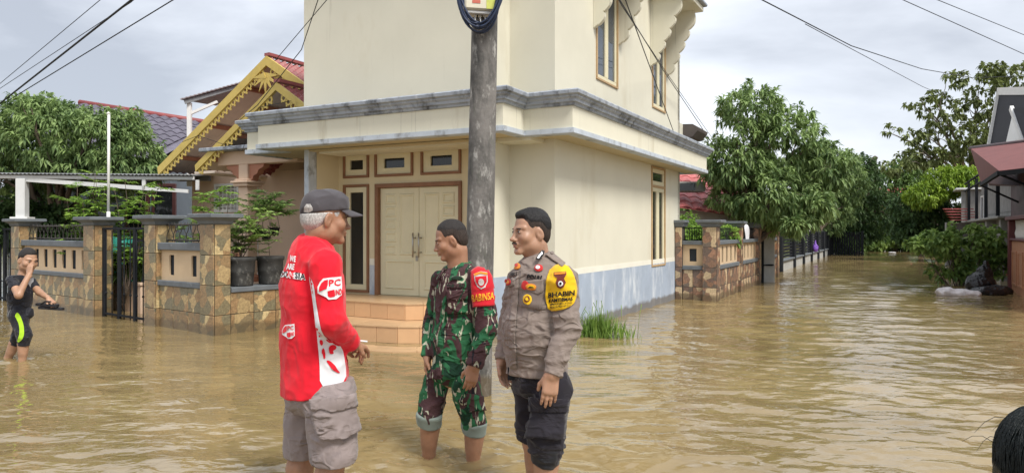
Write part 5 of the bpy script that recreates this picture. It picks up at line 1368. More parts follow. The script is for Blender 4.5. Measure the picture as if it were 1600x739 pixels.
def frond_plant(name, label, base, stems, seed, mat, L=.12, W=.018, cat='plant', group=None, stem_r=.009, pair=.035, top=.55):
    """upright stems with side twigs that carry paired leaflets, flattened sprays. stems: list of tip offsets (world metres)"""
    rng = np.random.RandomState(seed); t = thing(name, label, cat, base, 0, group); mb = MB(); B = []; Dd = []
    for tip in stems:
        pts = limb(mb, rng, (0, 0, -.05), tip, stem_r, stem_r * .4, .10, 8, 5)
        pts = np.array(pts)
        for k in range(3, 8):
            for _ in range(3):
                a = pts[k] ; az = rng.uniform(0, 6.28); ln = rng.uniform(.14, .30) * (1.2 - .08 * k)
                d = A((cos(az), sin(az), rng.uniform(-.1, .55))); d /= np.linalg.norm(d); e = a + d * ln - A((0, 0, .25 * ln * ln))
                mb.tube([a, (a + e) / 2 + A((0, 0, .01)), e], [.004, .003, .0015], 4)
                side = np.cross(d, A((0, 0, 1))); side /= np.linalg.norm(side) + 1e-9
                m = int(ln / pair)
                for i in range(m + 1):
                    u = (i + 1) / (m + 1); q = a + (e - a) * u
                    for sgn in (-1, 1): B.append(q); Dd.append(d * .75 + side * sgn * .85 + rng.normal(0, .12, 3))
                B.append(e); Dd.append(d)
    B = np.array(B); Dd = np.array(Dd); V, T_ = leaves(rng, B, Dd, L * rng.uniform(.7, 1.15, len(B)), W * rng.uniform(.8, 1.2, len(B)), .15)
    place('foliage', npmesh('foliage', V, T_, mat, False), t); mb.build('stem', m_bark, t, True); return t

m_mango = leaf_mat('mango_leaf', (.070, .135, .045), (.36, .49, .18))
m_mango_l = leaf_mat('bright_mango_leaf', (0.085, 0.187, 0.027), (0.399, 0.612, 0.083))
m_dark = leaf_mat('dark_leaf', (.030, .070, .026), (.115, .195, .062))
m_olive_leaf = leaf_mat('olive_leaf', (0.085, 0.111, 0.033), (0.247, 0.297, 0.098))
m_lime = leaf_mat('lime_leaf', (.11, .20, .018), (.33, .46, .05))
m_bush = leaf_mat('bush_leaf', (.045, .10, .028), (.22, .34, .09))
m_fern = leaf_mat('fresh_green_leaf', (.10, .21, .03), (.34, .52, .09))
m_shrub = leaf_mat('roadside_leaf', (.08, .165, .04), (.36, .50, .13))
m_yelleaf = leaf_mat('yellowing_leaf', (.16, .16, .03), (.36, .33, .07))
m_grass = leaf_mat('wet_grass', (0.085, 0.178, 0.030), (0.304, 0.442, 0.090))

def LB(px, py, Y, rx, ry, rz, k): return (A(P(px, py, Y)), (rx, ry, rz), k)
# mango trees
tree('mango_tree', 'dense mango tree with drooping leaf tufts behind the white carport roof', P(95, 380, 15.2).xy.to_3d() + Vector((0, 0, -.36)),
     [LB(70, 215, 15, 1.15, 1.0, .85, 1.1), LB(10, 235, 15, 1.1, 1, .95, 1), LB(140, 225, 15, .9, .9, .75, .9), LB(205, 245, 15.2, .62, .8, .72, .7), LB(195, 200, 15.3, .45, .6, .4, .35), LB(60, 175, 15.4, .6, .6, .35, .4), LB(90, 290, 15.6, 1.6, .8, .9, .9), LB(20, 330, 15.8, 1.2, .8, .8, .6), LB(-60, 250, 15, 1, 1, 1, .7)],
     11, m_mango, 330, 12, .18, .027, .42, .85, .13, 1.5, hole=.22)
tree('mango_tree', 'tall mango tree spreading over the tiled wall and black gate beside the lane', P(1172, 440, 17.3).xy.to_3d() + Vector((0, 0, -.36)),
     [LB(1172, 175, 17, .75, .8, .65, .7), LB(1150, 250, 17, .80, .9, .85, 1), LB(1225, 220, 17, .85, .9, .8, 1), LB(1285, 258, 17.3, .62, .8, .62, .7), LB(1200, 300, 16.8, 1.05, .9, .7, 1.1), LB(1262, 320, 16.6, .55, .7, .45, .5), LB(1245, 352, 16.2, .34, .4, .16, .2), LB(1150, 300, 17.2, .6, .7, .5, .5), LB(1215, 335, 17.5, .8, .6, .4, .5)],
     12, m_mango, 340, 12, .20, .029, .50, .80, .10, 1.3, limbs=22, hole=.30)
# the far end of the lane
tree('broadleaf_tree', 'dark round-crowned tree at the flooded end of the lane', G(1338, 396) + Vector((0, 0, -.3)),
     [LB(1345, 300, 40, 1.3, 1.4, 1.6, 1), LB(1320, 330, 40, 1.2, 1.4, 1.3, 1), LB(1368, 335, 40, 1.1, 1.4, 1.4, 1), LB(1350, 262, 40, .75, .8, .7, .5), LB(1330, 365, 40, 1.2, 1, .7, .7)], 13, m_dark, 330, 9, .22, .05, .3, .9, .16, 1.6)
tree('rain_tree', 'tall airy tree with open branches rising behind the dark tin-roofed house', G(1520, 400) + Vector((0, 0, -.3)),
     [LB(1545, 160, 34, 1.3, 1.2, 1.0, .8), LB(1470, 170, 34, 1.0, 1.0, .9, .65), LB(1500, 220, 34, 1.6, 1.3, .9, 1), LB(1420, 210, 34, .8, .8, .45, .32), LB(1395, 200, 34, .35, .5, .2, .10), LB(1440, 245, 34, 1.1, 1, .5, .5), LB(1590, 120, 34, 1.1, 1.1, .6, .5), LB(1545, 110, 34, .6, .8, .4, .28), LB(1490, 125, 34, .5, .7, .35, .22), LB(1560, 235, 34, 1.5, 1.2, .9, .9), LB(1430, 160, 34, .3, .5, .25, .10), LB(1400, 260, 34, .6, .6, .35, .22), LB(1630, 170, 34, 1.4, 1.2, 1.3, .8)],
     14, m_olive_leaf, 190, 10, .26, .07, .45, .8, .20, 3.2, hole=.42, limbs=34, bark=m_bark2)
tree('lime_green_tree', 'bright lime green leafy tree between the dark trees and the tin-roofed house', G(1462, 402) + Vector((0, 0, -.3)),
     [LB(1482, 285, 30, .95, .9, .62, 1), LB(1445, 305, 30, .75, .9, .5, .7), LB(1500, 275, 30, .6, .8, .4, .5)], 15, m_lime, 300, 11, .20, .036, .45, .8, .12, 1.2)
tree('olive_tree', 'dull olive green tree drooping below the lime green one at the lane end', G(1440, 400) + Vector((0, 0, -.3)),
     [LB(1425, 325, 31, .9, .9, .75, 1), LB(1465, 340, 31, 1.0, .9, .8, 1), LB(1445, 370, 31, 1.2, .8, .5, .8), LB(1500, 350, 30.5, .8, .8, .9, .8), LB(1420, 360, 31, .6, .8, .6, .5)], 16, m_dark, 330, 9, .20, .045, .45, .8, .12, 1.0)
tree('leafy_tree', 'mid green tree behind the dark round-crowned tree at the lane end', G(1400, 393) + Vector((0, 0, -.3)),
     [LB(1398, 290, 44, 1.6, 1.5, 1.1, 1), LB(1420, 270, 44, 1.4, 1.2, 1.0, .8), LB(1385, 330, 44, 1.5, 1.2, 1.2, .9), LB(1290, 290, 46, 2.2, 1.4, 1.5, 1.1), LB(1265, 270, 46, 1.6, 1.2, 1.2, .8)], 17, m_bush, 300, 9, .26, .06, .3, .9, .16, 1.6)
tree('leafy_tree', 'shaggy tree whose crown fills the gap behind the black slatted fence', G(1272, 400) + Vector((0, 0, -.3)),
     [LB(1290, 330, 38, 1.5, 1.2, 1.4, 1), LB(1275, 300, 38, 1.2, 1.2, 1.1, .9), LB(1312, 262, 38, 1.2, 1.0, 1.1, .8), LB(1325, 290, 38, 1.1, 1.0, 1.2, .8)], 18, m_mango, 260, 10, .24, .045, .5, .8, .10, 1.4)
rngb = random.Random(5)
BUSH = [(1335, 394, 41, 1.1, .75), (1365, 393, 42, 1.2, .7), (1392, 392, 42, 1.2, .9), (1418, 393, 41, 1.1, .8), (1446, 394, 38, 1.1, .9), (1470, 397, 33, 1.0, .9), (1318, 397, 39, .7, .6), (1495, 402, 28, .9, .9)]
BL = ['ground hugging bush under the dark round-crowned tree', 'low bush to the side of the dark round-crowned trunk', 'bushy thicket clump in the middle of the lane end', 'weedy bush beneath the mid green tree at the lane end',
      'bush under the olive green tree at the lane end', 'bush between the lime green tree and the grey walled shed', 'small bush beside the last post of the black fence', 'leafy bush against the grey walled shed']
for i, (px, py, Y, rr, hz_) in enumerate(BUSH):
    b_ = G(px, py); Y = b_.y
    shrub('bush', BL[i], (b_.x, b_.y, -.2), [((b_.x, b_.y, .15 + hz_ * .55), (rr, .8, hz_ * .75), 1), ((b_.x + rngb.uniform(-.4, .4), b_.y, .3 + hz_), (rr * .6, .6, hz_ * .5), .6)], 40 + i, [m_bush, m_shrub, m_fern][i % 3], 300, 9, .17, .045, .2, .9, 10, 'bush', 'bushes at the lane end')
# a cut trunk sticking out of the trees
ct = G(1363, 392); ctm = MB(); ctm.tube([(0, 0, -.3), (.05, 0, 3), (-.05, 0, 5.0), (0, 0, 5.9)], [.30, .27, .24, .26], 9); ctm.tube([(0, 0, 5.7), (.25, 0, 6.0)], [.2, .14], 8)
stump = ctm.build('tree_stump', m_bark, None, True); stump.location = (ct.x * 1.02, ct.y * 1.02, 0); tag(stump, 'bare lopped brown trunk poking up above the dark tree', 'tree trunk')
# roadside shrub at the right
sb = G(1500, 447)
shrub('roadside_shrub', 'leafy roadside shrub with broad leaves and red flowers beside the black bags', (sb.x, sb.y, -.3),
      [((sb.x - .55, sb.y, .95), (.40, .4, .28), .6), ((sb.x + .05, sb.y, 1.0), (.45, .4, .42), .7), ((sb.x + .55, sb.y - .1, 1.05), (.40, .4, .35), .5), ((sb.x - .15, sb.y, .5), (.60, .4, .38), .6), ((sb.x + .85, sb.y - .3, .6), (.40, .35, .35), .5), ((sb.x - .95, sb.y, .95), (.22, .25, .12), .16), ((sb.x + .35, sb.y, .45), (.5, .4, .4), .5)],
      21, m_shrub, 150, 7, .17, .052, .12, .95, 34, stem_r=.014, hole=.38)
for i, (px, py) in enumerate(((1583, 402), (1590, 404), (1498, 407), (1518, 412), (1530, 405), (1574, 428))):
    q = P(px, py, 16.2 + .1 * i); fm = MB(); rr = np.random.RandomState(i)
    V, T_ = leaves(rr, np.tile(A((0, 0, 0)), (14, 1)), unit(rr.normal(0, 1, (14, 3))), np.full(14, .075), np.full(14, .022), 0)
    fl_ = place('flower', npmesh('flower', V, T_, pm('flower_red', (.60, .04, .05), r=.6, var=.2) if i in (0, 1, 5) else pm('flower_yellow', (.75, .50, .03), r=.6, var=.2), False)); fl_.location = q
    tag(fl_, ['red flower cluster next to the maroon post', 'red flower cluster low against the orange wall', 'single yellow flower low on the leafy shrub', 'single orange yellow flower inside the leafy shrub', 'single yellow flower high on the leafy shrub', 'red flower cluster above the black rubbish bags'][i], 'flower', 'shrub flowers')
# grass clump at the house corner
gb = G(937, 527); rg = np.random.RandomState(8); n = 620
ang = rg.uniform(0, 6.28, n); rad = np.abs(rg.normal(0, .13, n)); base_ = np.stack([cos(.48) * (r0 := rad * np.cos(ang) * 1.7) , -sin(.48) * r0 * .4 + rad * np.sin(ang) * .6, np.full(n, -.05)], -1)
dirs = np.stack([rg.normal(0, .25, n), rg.normal(0, .2, n), np.ones(n)], -1)
V, T_ = leaves(rg, base_, dirs, rg.uniform(.14, .42, n) * (1.1 - rad * 1.3), rg.uniform(.004, .008, n), .06)
gt = thing('grass_clump', 'tuft of green wet grass growing at the foot of the blue grey dado', 'grass', (gb.x, gb.y, 0)); place('blades', npmesh('blades', V, T_, m_grass, False), gt)
sd_m = MB()
for i in range(16):
    x, y = rg.normal(0, .17), rg.normal(0, .05); h_ = rg.uniform(.3, .46); sd_m.tube([(x, y, 0), (x + .02, y, h_ * .6), (x + rg.normal(0, .05), y, h_)], [.003, .002, .004], 4)
sd_m.build('seed_stalk', m_grass, gt, True)
# ------------------------------------------------------------------ plants on the garden side of the left wall
FE = lambda px, py, Y: P(px, py, Y)
frond_plant('fern_bush', 'feathery green bush between the flagpole and carport post', (P(140, 350, 11.6).x, 11.6, .2), [(P(115, 300, 11.6).x - P(140, 350, 11.6).x, .1, 1.75), (.15, -.1, 1.95), (P(105, 305, 11.6).x - P(140, 350, 11.6).x, .0, 1.55), (.05, .1, 1.85), (-.05, -.1, 1.5), (.25, 0, 1.7), (-.25, .1, 1.4)], 31, m_fern, .13, .017)
frond_plant('fern_bush', 'feathery green bush leaning right of the flagpole over the black gate', (P(195, 350, 11.0).x, 11.0, .2), [(-.15, 0, 1.65), (.15, .05, 1.35), (.32, .0, 1.6), (.0, .1, 1.2), (.40, -.05, 1.45), (.25, .1, 1.75), (-.05, .1, 1.8), (.45, .1, 1.7)], 32, m_fern, .12, .016)
frond_plant('fern_bush', 'small feathery bush above the short railing between two tiled pillars', (P(275, 360, 10.2).x, 10.2, .3), [(.0, 0, .95), (.12, .05, .8), (-.12, .0, .85)], 33, m_shrub, .13, .014)
frond_plant('fern_bush', 'feathery potted bush topping the corner pillar of the tiled garden wall', (P(335, 340, 9.4).x, 9.4, .5), [(-.18, 0, 1.15), (.05, .05, 1.25), (.18, .0, 1.1), (-.05, .0, 1.2)], 34, m_fern, .13, .016)
shrub('garden_bush', 'low leafy garden bush seen through the black gate', (P(195, 420, 11.3).x, 11.3, 0), [((P(195, 420, 11.3).x, 11.3, .70), (.42, .2, .22), 1), ((P(175, 430, 11.3).x, 11.3, .62), (.25, .2, .18), .5)], 35, m_bush, 160, 8, .11, .02)
shrub('garden_bush', 'dark hedge bush behind the curly railing', (P(75, 370, 13.4).x, 13.4, 0), [((P(75, 340, 13.4).x, 13.4, 1.3), (1.0, .4, .45), 1), ((P(25, 330, 13.4).x, 13.4, 1.4), (.7, .4, .5), .8), ((P(120, 350, 13.4).x, 13.4, 1.1), (.6, .4, .4), .6)], 36, m_dark, 330, 8, .14, .03)
# ------------------------------------------------------------------ tiled garden wall on the left
FT = math.atan2(.603, .798); FC, FS = cos(FT), sin(FT); FX, FY = -3.553, 8.634
def FA(px, b):
    t = (px - 800) / F; return (t * (FY + b * FC) - FX - b * FS) / (FC + t * FS)
def FB(px, a):
    t = (px - 800) / F; return (t * (FY - a * FS) - FX - a * FC) / (FS - t * FC)
wallL = thing('garden_wall', 'stone print tiled garden wall with grey capped pillars and cream slotted panels', 'wall', (FX, FY, 0), -FT)
def tile_mesh(name, w_, h_, mat, t=.012): return MB().box(-w_ / 2, w_ / 2, -t / 2, t / 2, -h_ / 2, h_ / 2, .004).mesh(name, mat)
TILE = {}
def tiles(parent, a0, a1, b0, b1, z0, z1, face, cols, zj, mat, key):
    """lay tiles on one face of a box. face: 'f' (-y), 'r' (+x), 'l' (-x); zj: joint heights"""
    zs = [z0] + [z for z in zj if z0 + .03 < z < z1 - .03] + [z1]
    ln = (a1 - a0) if face == 'f' else (b1 - b0); w_ = ln / cols
    for i in range(cols):
        for j in range(len(zs) - 1):
            h_ = zs[j + 1] - zs[j]
            k_ = (key, round(w_, 3), round(h_, 3))
            if k_ not in TILE: TILE[k_] = tile_mesh('tile', w_ - .006, h_ - .006, mat)
            zc_ = (zs[j] + zs[j + 1]) / 2; u = w_ * (i + .5)
            if face == 'f': place('tile', TILE[k_], parent, (a0 + u, b0 - .004, zc_))
            elif face == 'r': place('tile', TILE[k_], parent, (a1 + .004, b0 + u, zc_), pi / 2)
            else: place('tile', TILE[k_], parent, (a0 - .004, b0 + u, zc_), -pi / 2)
def cap_mesh(mb, a0, a1, b0, b1, z0, z1, ov):
    prof = [(0.0, z0), (.02, z0 + .012), (.03, z0 + (z1 - z0) * .35), (ov * .75, z0 + (z1 - z0) * .62), (ov, z0 + (z1 - z0) * .66), (ov, z1 - .008), (ov - .01, z1)]
    V = []
    for o_, z in prof: V += [(a0 - o_, b0 - o_, z), (a1 + o_, b0 - o_, z), (a1 + o_, b1 + o_, z), (a0 - o_, b1 + o_, z)]
    n = len(prof)
    Fs = [(i * 4 + k, i * 4 + (k + 1) % 4, i * 4 + 4 + (k + 1) % 4, i * 4 + 4 + k) for i in range(n - 1) for k in range(4)] + [(3, 2, 1, 0), tuple(4 * n - 4 + k for k in range(4))]
    return mb.add(V, Fs)
ZJ = [-.12, .236, .595, .959]
def pillar(par, a0, a1, b0, b1, ztop, mat, key, faces='fr', capz=(1.327, 1.458), ov=.11, zj=ZJ, capm=None, z0=-.36):
    pl = MB().box(a0 + .004, a1 - .004, b0 + .004, b1 - .004, z0, ztop).build('pillar', m_grout, par)
    for fc in faces: tiles(pl, a0, a1, b0, b1, z0, ztop, fc, 1, zj, mat, key)
    cap_mesh(MB(), a0, a1, b0, b1, capz[0], capz[1], ov).build('pillar_cap', capm or m_capgrey, pl)
    return pl
dp = FB(360, 0)
pillar(wallL, FA(313, 0), 0, 0, dp, 1.33, m_stone, 'L')
p2 = (FA(226, .0), FA(243.5, .0)); pillar(wallL, *p2, 0, .26, 1.33, m_stone, 'L')
p3 = (FA(131, .0), FA(147.5, .0)); pillar(wallL, *p3, 0, .26, 1.33, m_stone, 'L')
p4 = (FA(18, .0), FA(28, .0) + .08); pillar(wallL, *p4, 0, .26, 1.33, m_stone, 'L')
def panel(par, a0, a1, b, th, slots, mat, key, zl=(.54, .61), zu=(1.005, 1.10), tw=.31, pan=m_peachpanel, zj=ZJ, capm=None, slot_w=.098, z0=-.36, sz=(.69, .93)):
    capm = capm or m_capgrey
    w_ = MB().box(a0, a1, b + .004, b + th, z0, zl[0]).build('wall_base', m_grout, par)
    tiles(w_, a0, a1, b, b + th, z0, zl[0], 'f', max(1, round((a1 - a0) / tw)), zj, mat, key)
    MB().box(a0, a1, b - .035, b + th + .02, zl[0], zl[1], .008).build('ledge', capm, par)
    holes = []
    for i in range(slots):
        c = a0 + (a1 - a0) * (i + .5 + .0) / slots; holes.append((c - slot_w / 2, c + slot_w / 2, *sz))
    o = holed(MB(), a0, a1, zl[1], zu[0], holes, b + .02, .022, 'b').build('slot_panel', pan, par); weld(o)
    MB().box(a0, a1, b + .055, b + th - .02, zl[1], zu[0]).build('slot_back', m_slot, par)  # dark board added behind the slots so the recesses look dark
    MB().box(a0, a1, b - .035, b + th + .02, zu[0], zu[1], .008).build('ledge', capm, par)
m_slot = pm('dark_slot_backing', (.045, .052, .062), r=.9, var=.1, spec=.05)  # recess darkness given as colour to the added backing board
m_rail = pm('dark_iron_railing', (.05, .045, .04), r=.6, var=.3, sc_=20, bump=.2, dirt=((.16, .12, .08), .3, (20, 20, 20)))
def curly_rail(par, a0, a1, b, z0, z1, n, mat):
    rl = MB().tube([(a0, b, z0 + .02), (a1, b, z0 + .02)], .012, 8).tube([(a0, b, z1 - .03), (a1, b, z1 - .03)], .012, 8).build('railing', mat, par, True)
    S = MB().tube([(.035 * sin(k / 9 * 2 * pi), 0, (z1 - z0) * (k / 9) ) for k in range(10)], .0055, 5).mesh('baluster', mat, True)
    for i in range(n): place('baluster', S, rl, (a0 + (a1 - a0) * (i + .5) / n, b + (.008 if i % 2 else -.008), z0), 0, (1 if i % 2 else -1, 1, 1))
panel(wallL, p2[1], FA(313, 0), .05, .17, 2, m_stone, 'L', slot_w=.12, sz=(.68, .94)); curly_rail(wallL, p2[1] + .02, FA(313, 0) - .02, .14, 1.11, 1.36, 13, m_rail)
panel(wallL, p4[1], p3[0], .05, .17, 7, m_stone, 'L', slot_w=.15, sz=(.665, .955)); curly_rail(wallL, p4[1] + .02, p3[0] - .02, .14, 1.11, 1.36, 32, m_rail)
# return wall towards the cream house
rb1 = dp + .95
rw_ = MB().box(-.22, -.004, dp, rb1, -.36, .50).build('wall_base', m_grout, wallL); tiles(rw_, -.22, 0, dp, rb1, -.36, .50, 'r', 3, ZJ, m_stone, 'L')
MB().box(-.30, .03, dp + .002, rb1, .50, .565, .008).build('ledge', m_capgrey, wallL)
# gates
def gate(name, label, par_loc, a0, a1, b, z0, z1, heavy, thin, mat):
    g = thing(name, label, 'gate', par_loc, -FT)
    MB().box(a0, a1, b - .012, b + .012, z1 - .035, z1, .003).build('rail', mat, g); MB().box(a0, a1, b - .012, b + .012, z0 + .33, z0 + .36, .003).build('rail', mat, g)
    for i in range(heavy):
        c = a0 + .03 + (a1 - a0 - .06) * i / (heavy - 1); MB().box(c - .03, c + .03, b - .02, b + .02, z0, z1 - .001, .006).build('flat_bar', mat, g)
    tb = MB().tube([(0, 0, z0), (0, 0, z1 - .04)], .008, 6).lathe([(.008, .33), (.02, .35), (.008, .37)], 8).mesh('thin_bar', mat, True)
    for i in range(thin):
        place('thin_bar', tb, g, (a0 + (a1 - a0) * (i + .5) / thin, b, 0))
    return g
gate('garden_gate', 'black iron gate of flat and thin bars between two tiled pillars', (FX, FY, 0), p3[1] + .01, p2[0] - .01, .12, -.3, 1.30, 4, 8, m_black)
gate('garden_gate', 'black barred gate continuing beyond the carport post pillar', (FX, FY, 0), p4[0] - 1.6, p4[0] - .01, .12, -.3, 1.30, 6, 14, m_black)
# planter wall behind the gate and a teal drum
q0 = P(172, 440, 11.6); 
m_peach = pm('peach_house_paint', (.66, .49, .365), r=.85, var=.05, sc_=2, bump=.15, dirt=((.42, .28, .19), .14, (3, 3, 1)))
pl_ = thing('planter', 'low peach planter wall inside the black gate', 'planter', (q0.x, q0.y, 0), -FT); MB().box(-.1, 1.0, 0, .12, -.36, .42, .006).build('planter_wall', m_peach, pl_); MB().box(-.12, 1.02, -.015, .135, .42, .46, .005).build('coping', m_peach, pl_)
tq = P(187, 372, 12.2); m_teal = pm('teal_plastic', (.02, .25, .20), r=.5, var=.15)
tag(MB().lathe([(.20, 0), (.21, .05), (.20, .5), (.215, .55), (.20, .60), (.20, 1.12), (.16, 1.17)], 20, (tq.x, tq.y)).build('water_drum', m_teal, None, True), 'teal plastic water drum standing behind the black gate', 'drum')

# flagpole
fq = P(169.5, 345, 10.9)
fpm = thing('flagpole', 'thin white flagpole rising behind the black gate', 'flagpole', (fq.x, fq.y, -.36)); MB().tube([(0, 0, 0), (0, 0, 1.9)], .026, 10).build('pole', m_white, fpm, True); MB().tube([(0, 0, 1.85), (.005, 0, 3.36)], .020, 10).build('pole', m_white, fpm, True); MB().lathe([(.02, 3.36), (.03, 3.38), (.0, 3.41)], 10).build('finial', m_white, fpm, True)

# carport
m_alu = pm('white_steel_section', (.62, .63, .63), r=.5, var=.08, bump=.05, dirt=((.35, .34, .33), .2, (5, 5, 2)))
m_under = pm('grey_roof_sheet', (.20, .21, .22), r=.6, var=.15, sc_=3, bump=.1)
A0 = P(-70, 271.5, 12.3); A1 = P(303, 274.5, 12.75)
cp = thing('carport', 'white framed carport with a flat metal sheet roof behind the garden wall', 'carport', (A0.x, A0.y, 0), math.atan2(A1.y - A0.y, A1.x - A0.x))
W_ = (A1.xy - A0.xy).length; zc = 2.21
MB().box(0, W_, 0, .05, zc - .06, zc, .006).build('fascia', m_alu, cp)
n = 60; V = []
for i in range(n * 2 + 1):
    x = W_ * i / (n * 2); zz = zc + .012 + (.02 if i % 2 else 0); V += [(x, -.06, zz), (x, 3.2, zz + .25)]
sh = MB().add(V, [(2 * i, 2 * i + 1, 2 * i + 3, 2 * i + 2) for i in range(n * 2)]).build('roof_sheet', m_under, cp); md = sh.modifiers.new('t', 'SOLIDIFY'); md.thickness = .006
for k in range(7): MB().bar((W_ * (k + .5) / 7, .05, zc - .05), (W_ * (k + .5) / 7, 3.1, zc + .2), .05, .08).build('rafter', m_under, cp)
for k in (1.0, 2.1, 3.1): MB().bar((0, k, zc - .03 + .07 * k), (W_, k, zc - .03 + .07 * k), .06, .10).build('purlin', m_under, cp)
xp = P(27, 300, 12.33).x; xl = (xp - A0.x) / cos(cp.rotation_euler.z)
MB().bar((xl + .06, .03, zc - .075), (xl + 2.3, .03, zc - .23), .05, .07).build('truss_chord', m_alu, cp); MB().bar((xl + 2.3, .03, zc - .23), (W_ - .1, .03, zc - .26), .05, .06).build('truss_chord', m_alu, cp)
for k in (2.0, 2.9): MB().box(xl + k - .03, xl + k + .03, .005, .045, zc - .24, zc - .06, .003).build('strut', m_alu, cp)
zt = H - (340 - HY) / F * 12.33
MB().box(xl - .075, xl + .075, -.03, .12, zt, zc - .061, .006).build('post', m_alu, cp); MB().box(xl - .14, xl + .14, -.08, .18, zt - .025, zt + .012, .004).build('base_plate', m_white, cp)

# ------------------------------------------------------------------ dark tiled house far left
m_slate = pm('slate_blue_roof_tile', (.125, .115, .15), r=.5, var=.2, sc_=6, bump=.2, rand=.12)
m_redridge = pm('red_ridge_tile', (.25, .06, .06), r=.55, var=.2, sc_=6, bump=.2)
m_bluewall = pm('blue_grey_wall_paint', (.125, .15, .18), r=.85, var=.1, sc_=2)
RL, RR_, ER = P(130, 163, 19.5), P(345, 197, 19.5), P(345, 266, 16.3)
dh = thing('slate_roof_house', 'house with dark wavy tile roof and red ridge behind the mango tree', 'house', (RL.x, RL.y, 0))
ux = (RR_ - RL); Lr = ux.length; ux.normalize(); dn_ = (ER - RR_); dn_ = dn_ - dn_.dot(ux) * ux; Ld = dn_.length; dn_.normalize(); nn_ = dn_.cross(ux) * -1
if nn_.z < 0: nn_ = -nn_
o3 = RL - Vector((RL.x, RL.y, 0))
prof = [(-.5, .0), (-.3, .035), (-.05, .05), (.2, .02), (.4, -.01), (.5, .0)]
tw, tl = .27, .33
tmv = []
for yy, lift in ((0, .012), (tl * 1.06, .035)):
    for x, z in prof: tmv.append(ux * x * tw + dn_ * yy + nn_ * (z * .9 + lift))
np_ = len(prof)
tm = MB().add(tmv, [(i, i + 1, np_ + i + 1, np_ + i) for i in range(np_ - 1)]); tm.add([tmv[np_ + i] for i in range(np_)] + [tmv[np_ + i] - nn_ * .03 for i in range(np_)], [(i, i + 1, np_ + i + 1, np_ + i) for i in range(np_ - 1)])
tmesh = tm.mesh('roof_tile', m_slate)
rf = MB().add([o3, o3 + ux * Lr, o3 + ux * Lr + dn_ * Ld, o3 + dn_ * Ld], [(0, 1, 2, 3)]).build('roof', m_slate, dh)
for j in range(int(Ld / tl)):
    for i in range(int(Lr / tw)): place('roof_tile', tmesh, rf, o3 + ux * ((i + .5) * tw) + dn_ * (j * tl))
MB().tube([o3 - ux * .1 + nn_ * .03, o3 + ux * Lr + nn_ * .03], .075, 8).build('ridge', m_redridge, rf, True)
back = o3 + ux * Lr + Vector((0, 3, -2)); MB().add([o3, o3 + ux * Lr, o3 + ux * Lr + Vector((0, 3.2, -2.1)), o3 + Vector((0, 3.2, -2.1))], [(0, 1, 2, 3)]).build('roof', m_slate, dh)
bw = o3 + dn_ * (Ld - .5)
MB().box(bw.x, bw.x + Lr, bw.y + .1, bw.y + 5, -.36, bw.z - .75 + 0).build('wall', m_bluewall, dh)
wq = P(228, 310, 17.2) - Vector((RL.x, RL.y, 0))
for k in range(2):
    wn = MB().box(wq.x + k * .62 - .27, wq.x + k * .62 + .27, bw.y + .02, bw.y + .098, 1.2, 2.35, .01).build('window', pm('dark_maroon_frame', (.08, .03, .03), r=.6), dh)
    MB().box(wq.x + k * .62 - .2, wq.x + k * .62 + .2, bw.y + .005, bw.y + .03, 1.27, 2.28).build('pane', m_glass, wn)
# raised tank shelter
s0, s1 = P(296, 192, 14.8), P(372, 180, 15.2)
ts_ = thing('tank_shelter', 'small raised sheet metal shelter on white posts above the yellow gable', 'shelter', (s0.x, s0.y, 0))
z0 = s0.z
MB().box(-.04, .04, -.04, .04, z0 - 1.3, P(0, 161, 14.8).z, .004).build('post', m_white, ts_); MB().box(.98, 1.06, .3, .38, z0 - 1.3, P(0, 150, 15.2).z, .004).build('post', m_white, ts_)
c0, c1 = P(281, 155, 14.6) - Vector((s0.x, s0.y, 0)), P(378, 128, 15.1) - Vector((s0.x, s0.y, 0))
V = []
for i in range(31):
    q = c0 + (c1 - c0) * i / 30; zz = .012 if i % 2 else 0
    V += [q + Vector((0, 0, zz)), q + Vector((.15, 1.4, zz + .12))]
sh = MB().add(V, [(2 * i, 2 * i + 1, 2 * i + 3, 2 * i + 2) for i in range(30)]).build('roof_sheet', pm('weathered_sheet', (.23, .20, .21), r=.6, var=.2, sc_=5), ts_); md = sh.modifiers.new('t', 'SOLIDIFY'); md.thickness = .02
MB().bar(c0 + Vector((.05, .1, -.05)), c1 + Vector((0, .1, -.05)), .05, .07).build('beam', m_under, ts_); MB().bar((.0, .02, P(0, 178, 14.8).z), (.55, .05, P(0, 160, 14.9).z), .05, .05).build('brace', m_white, ts_)

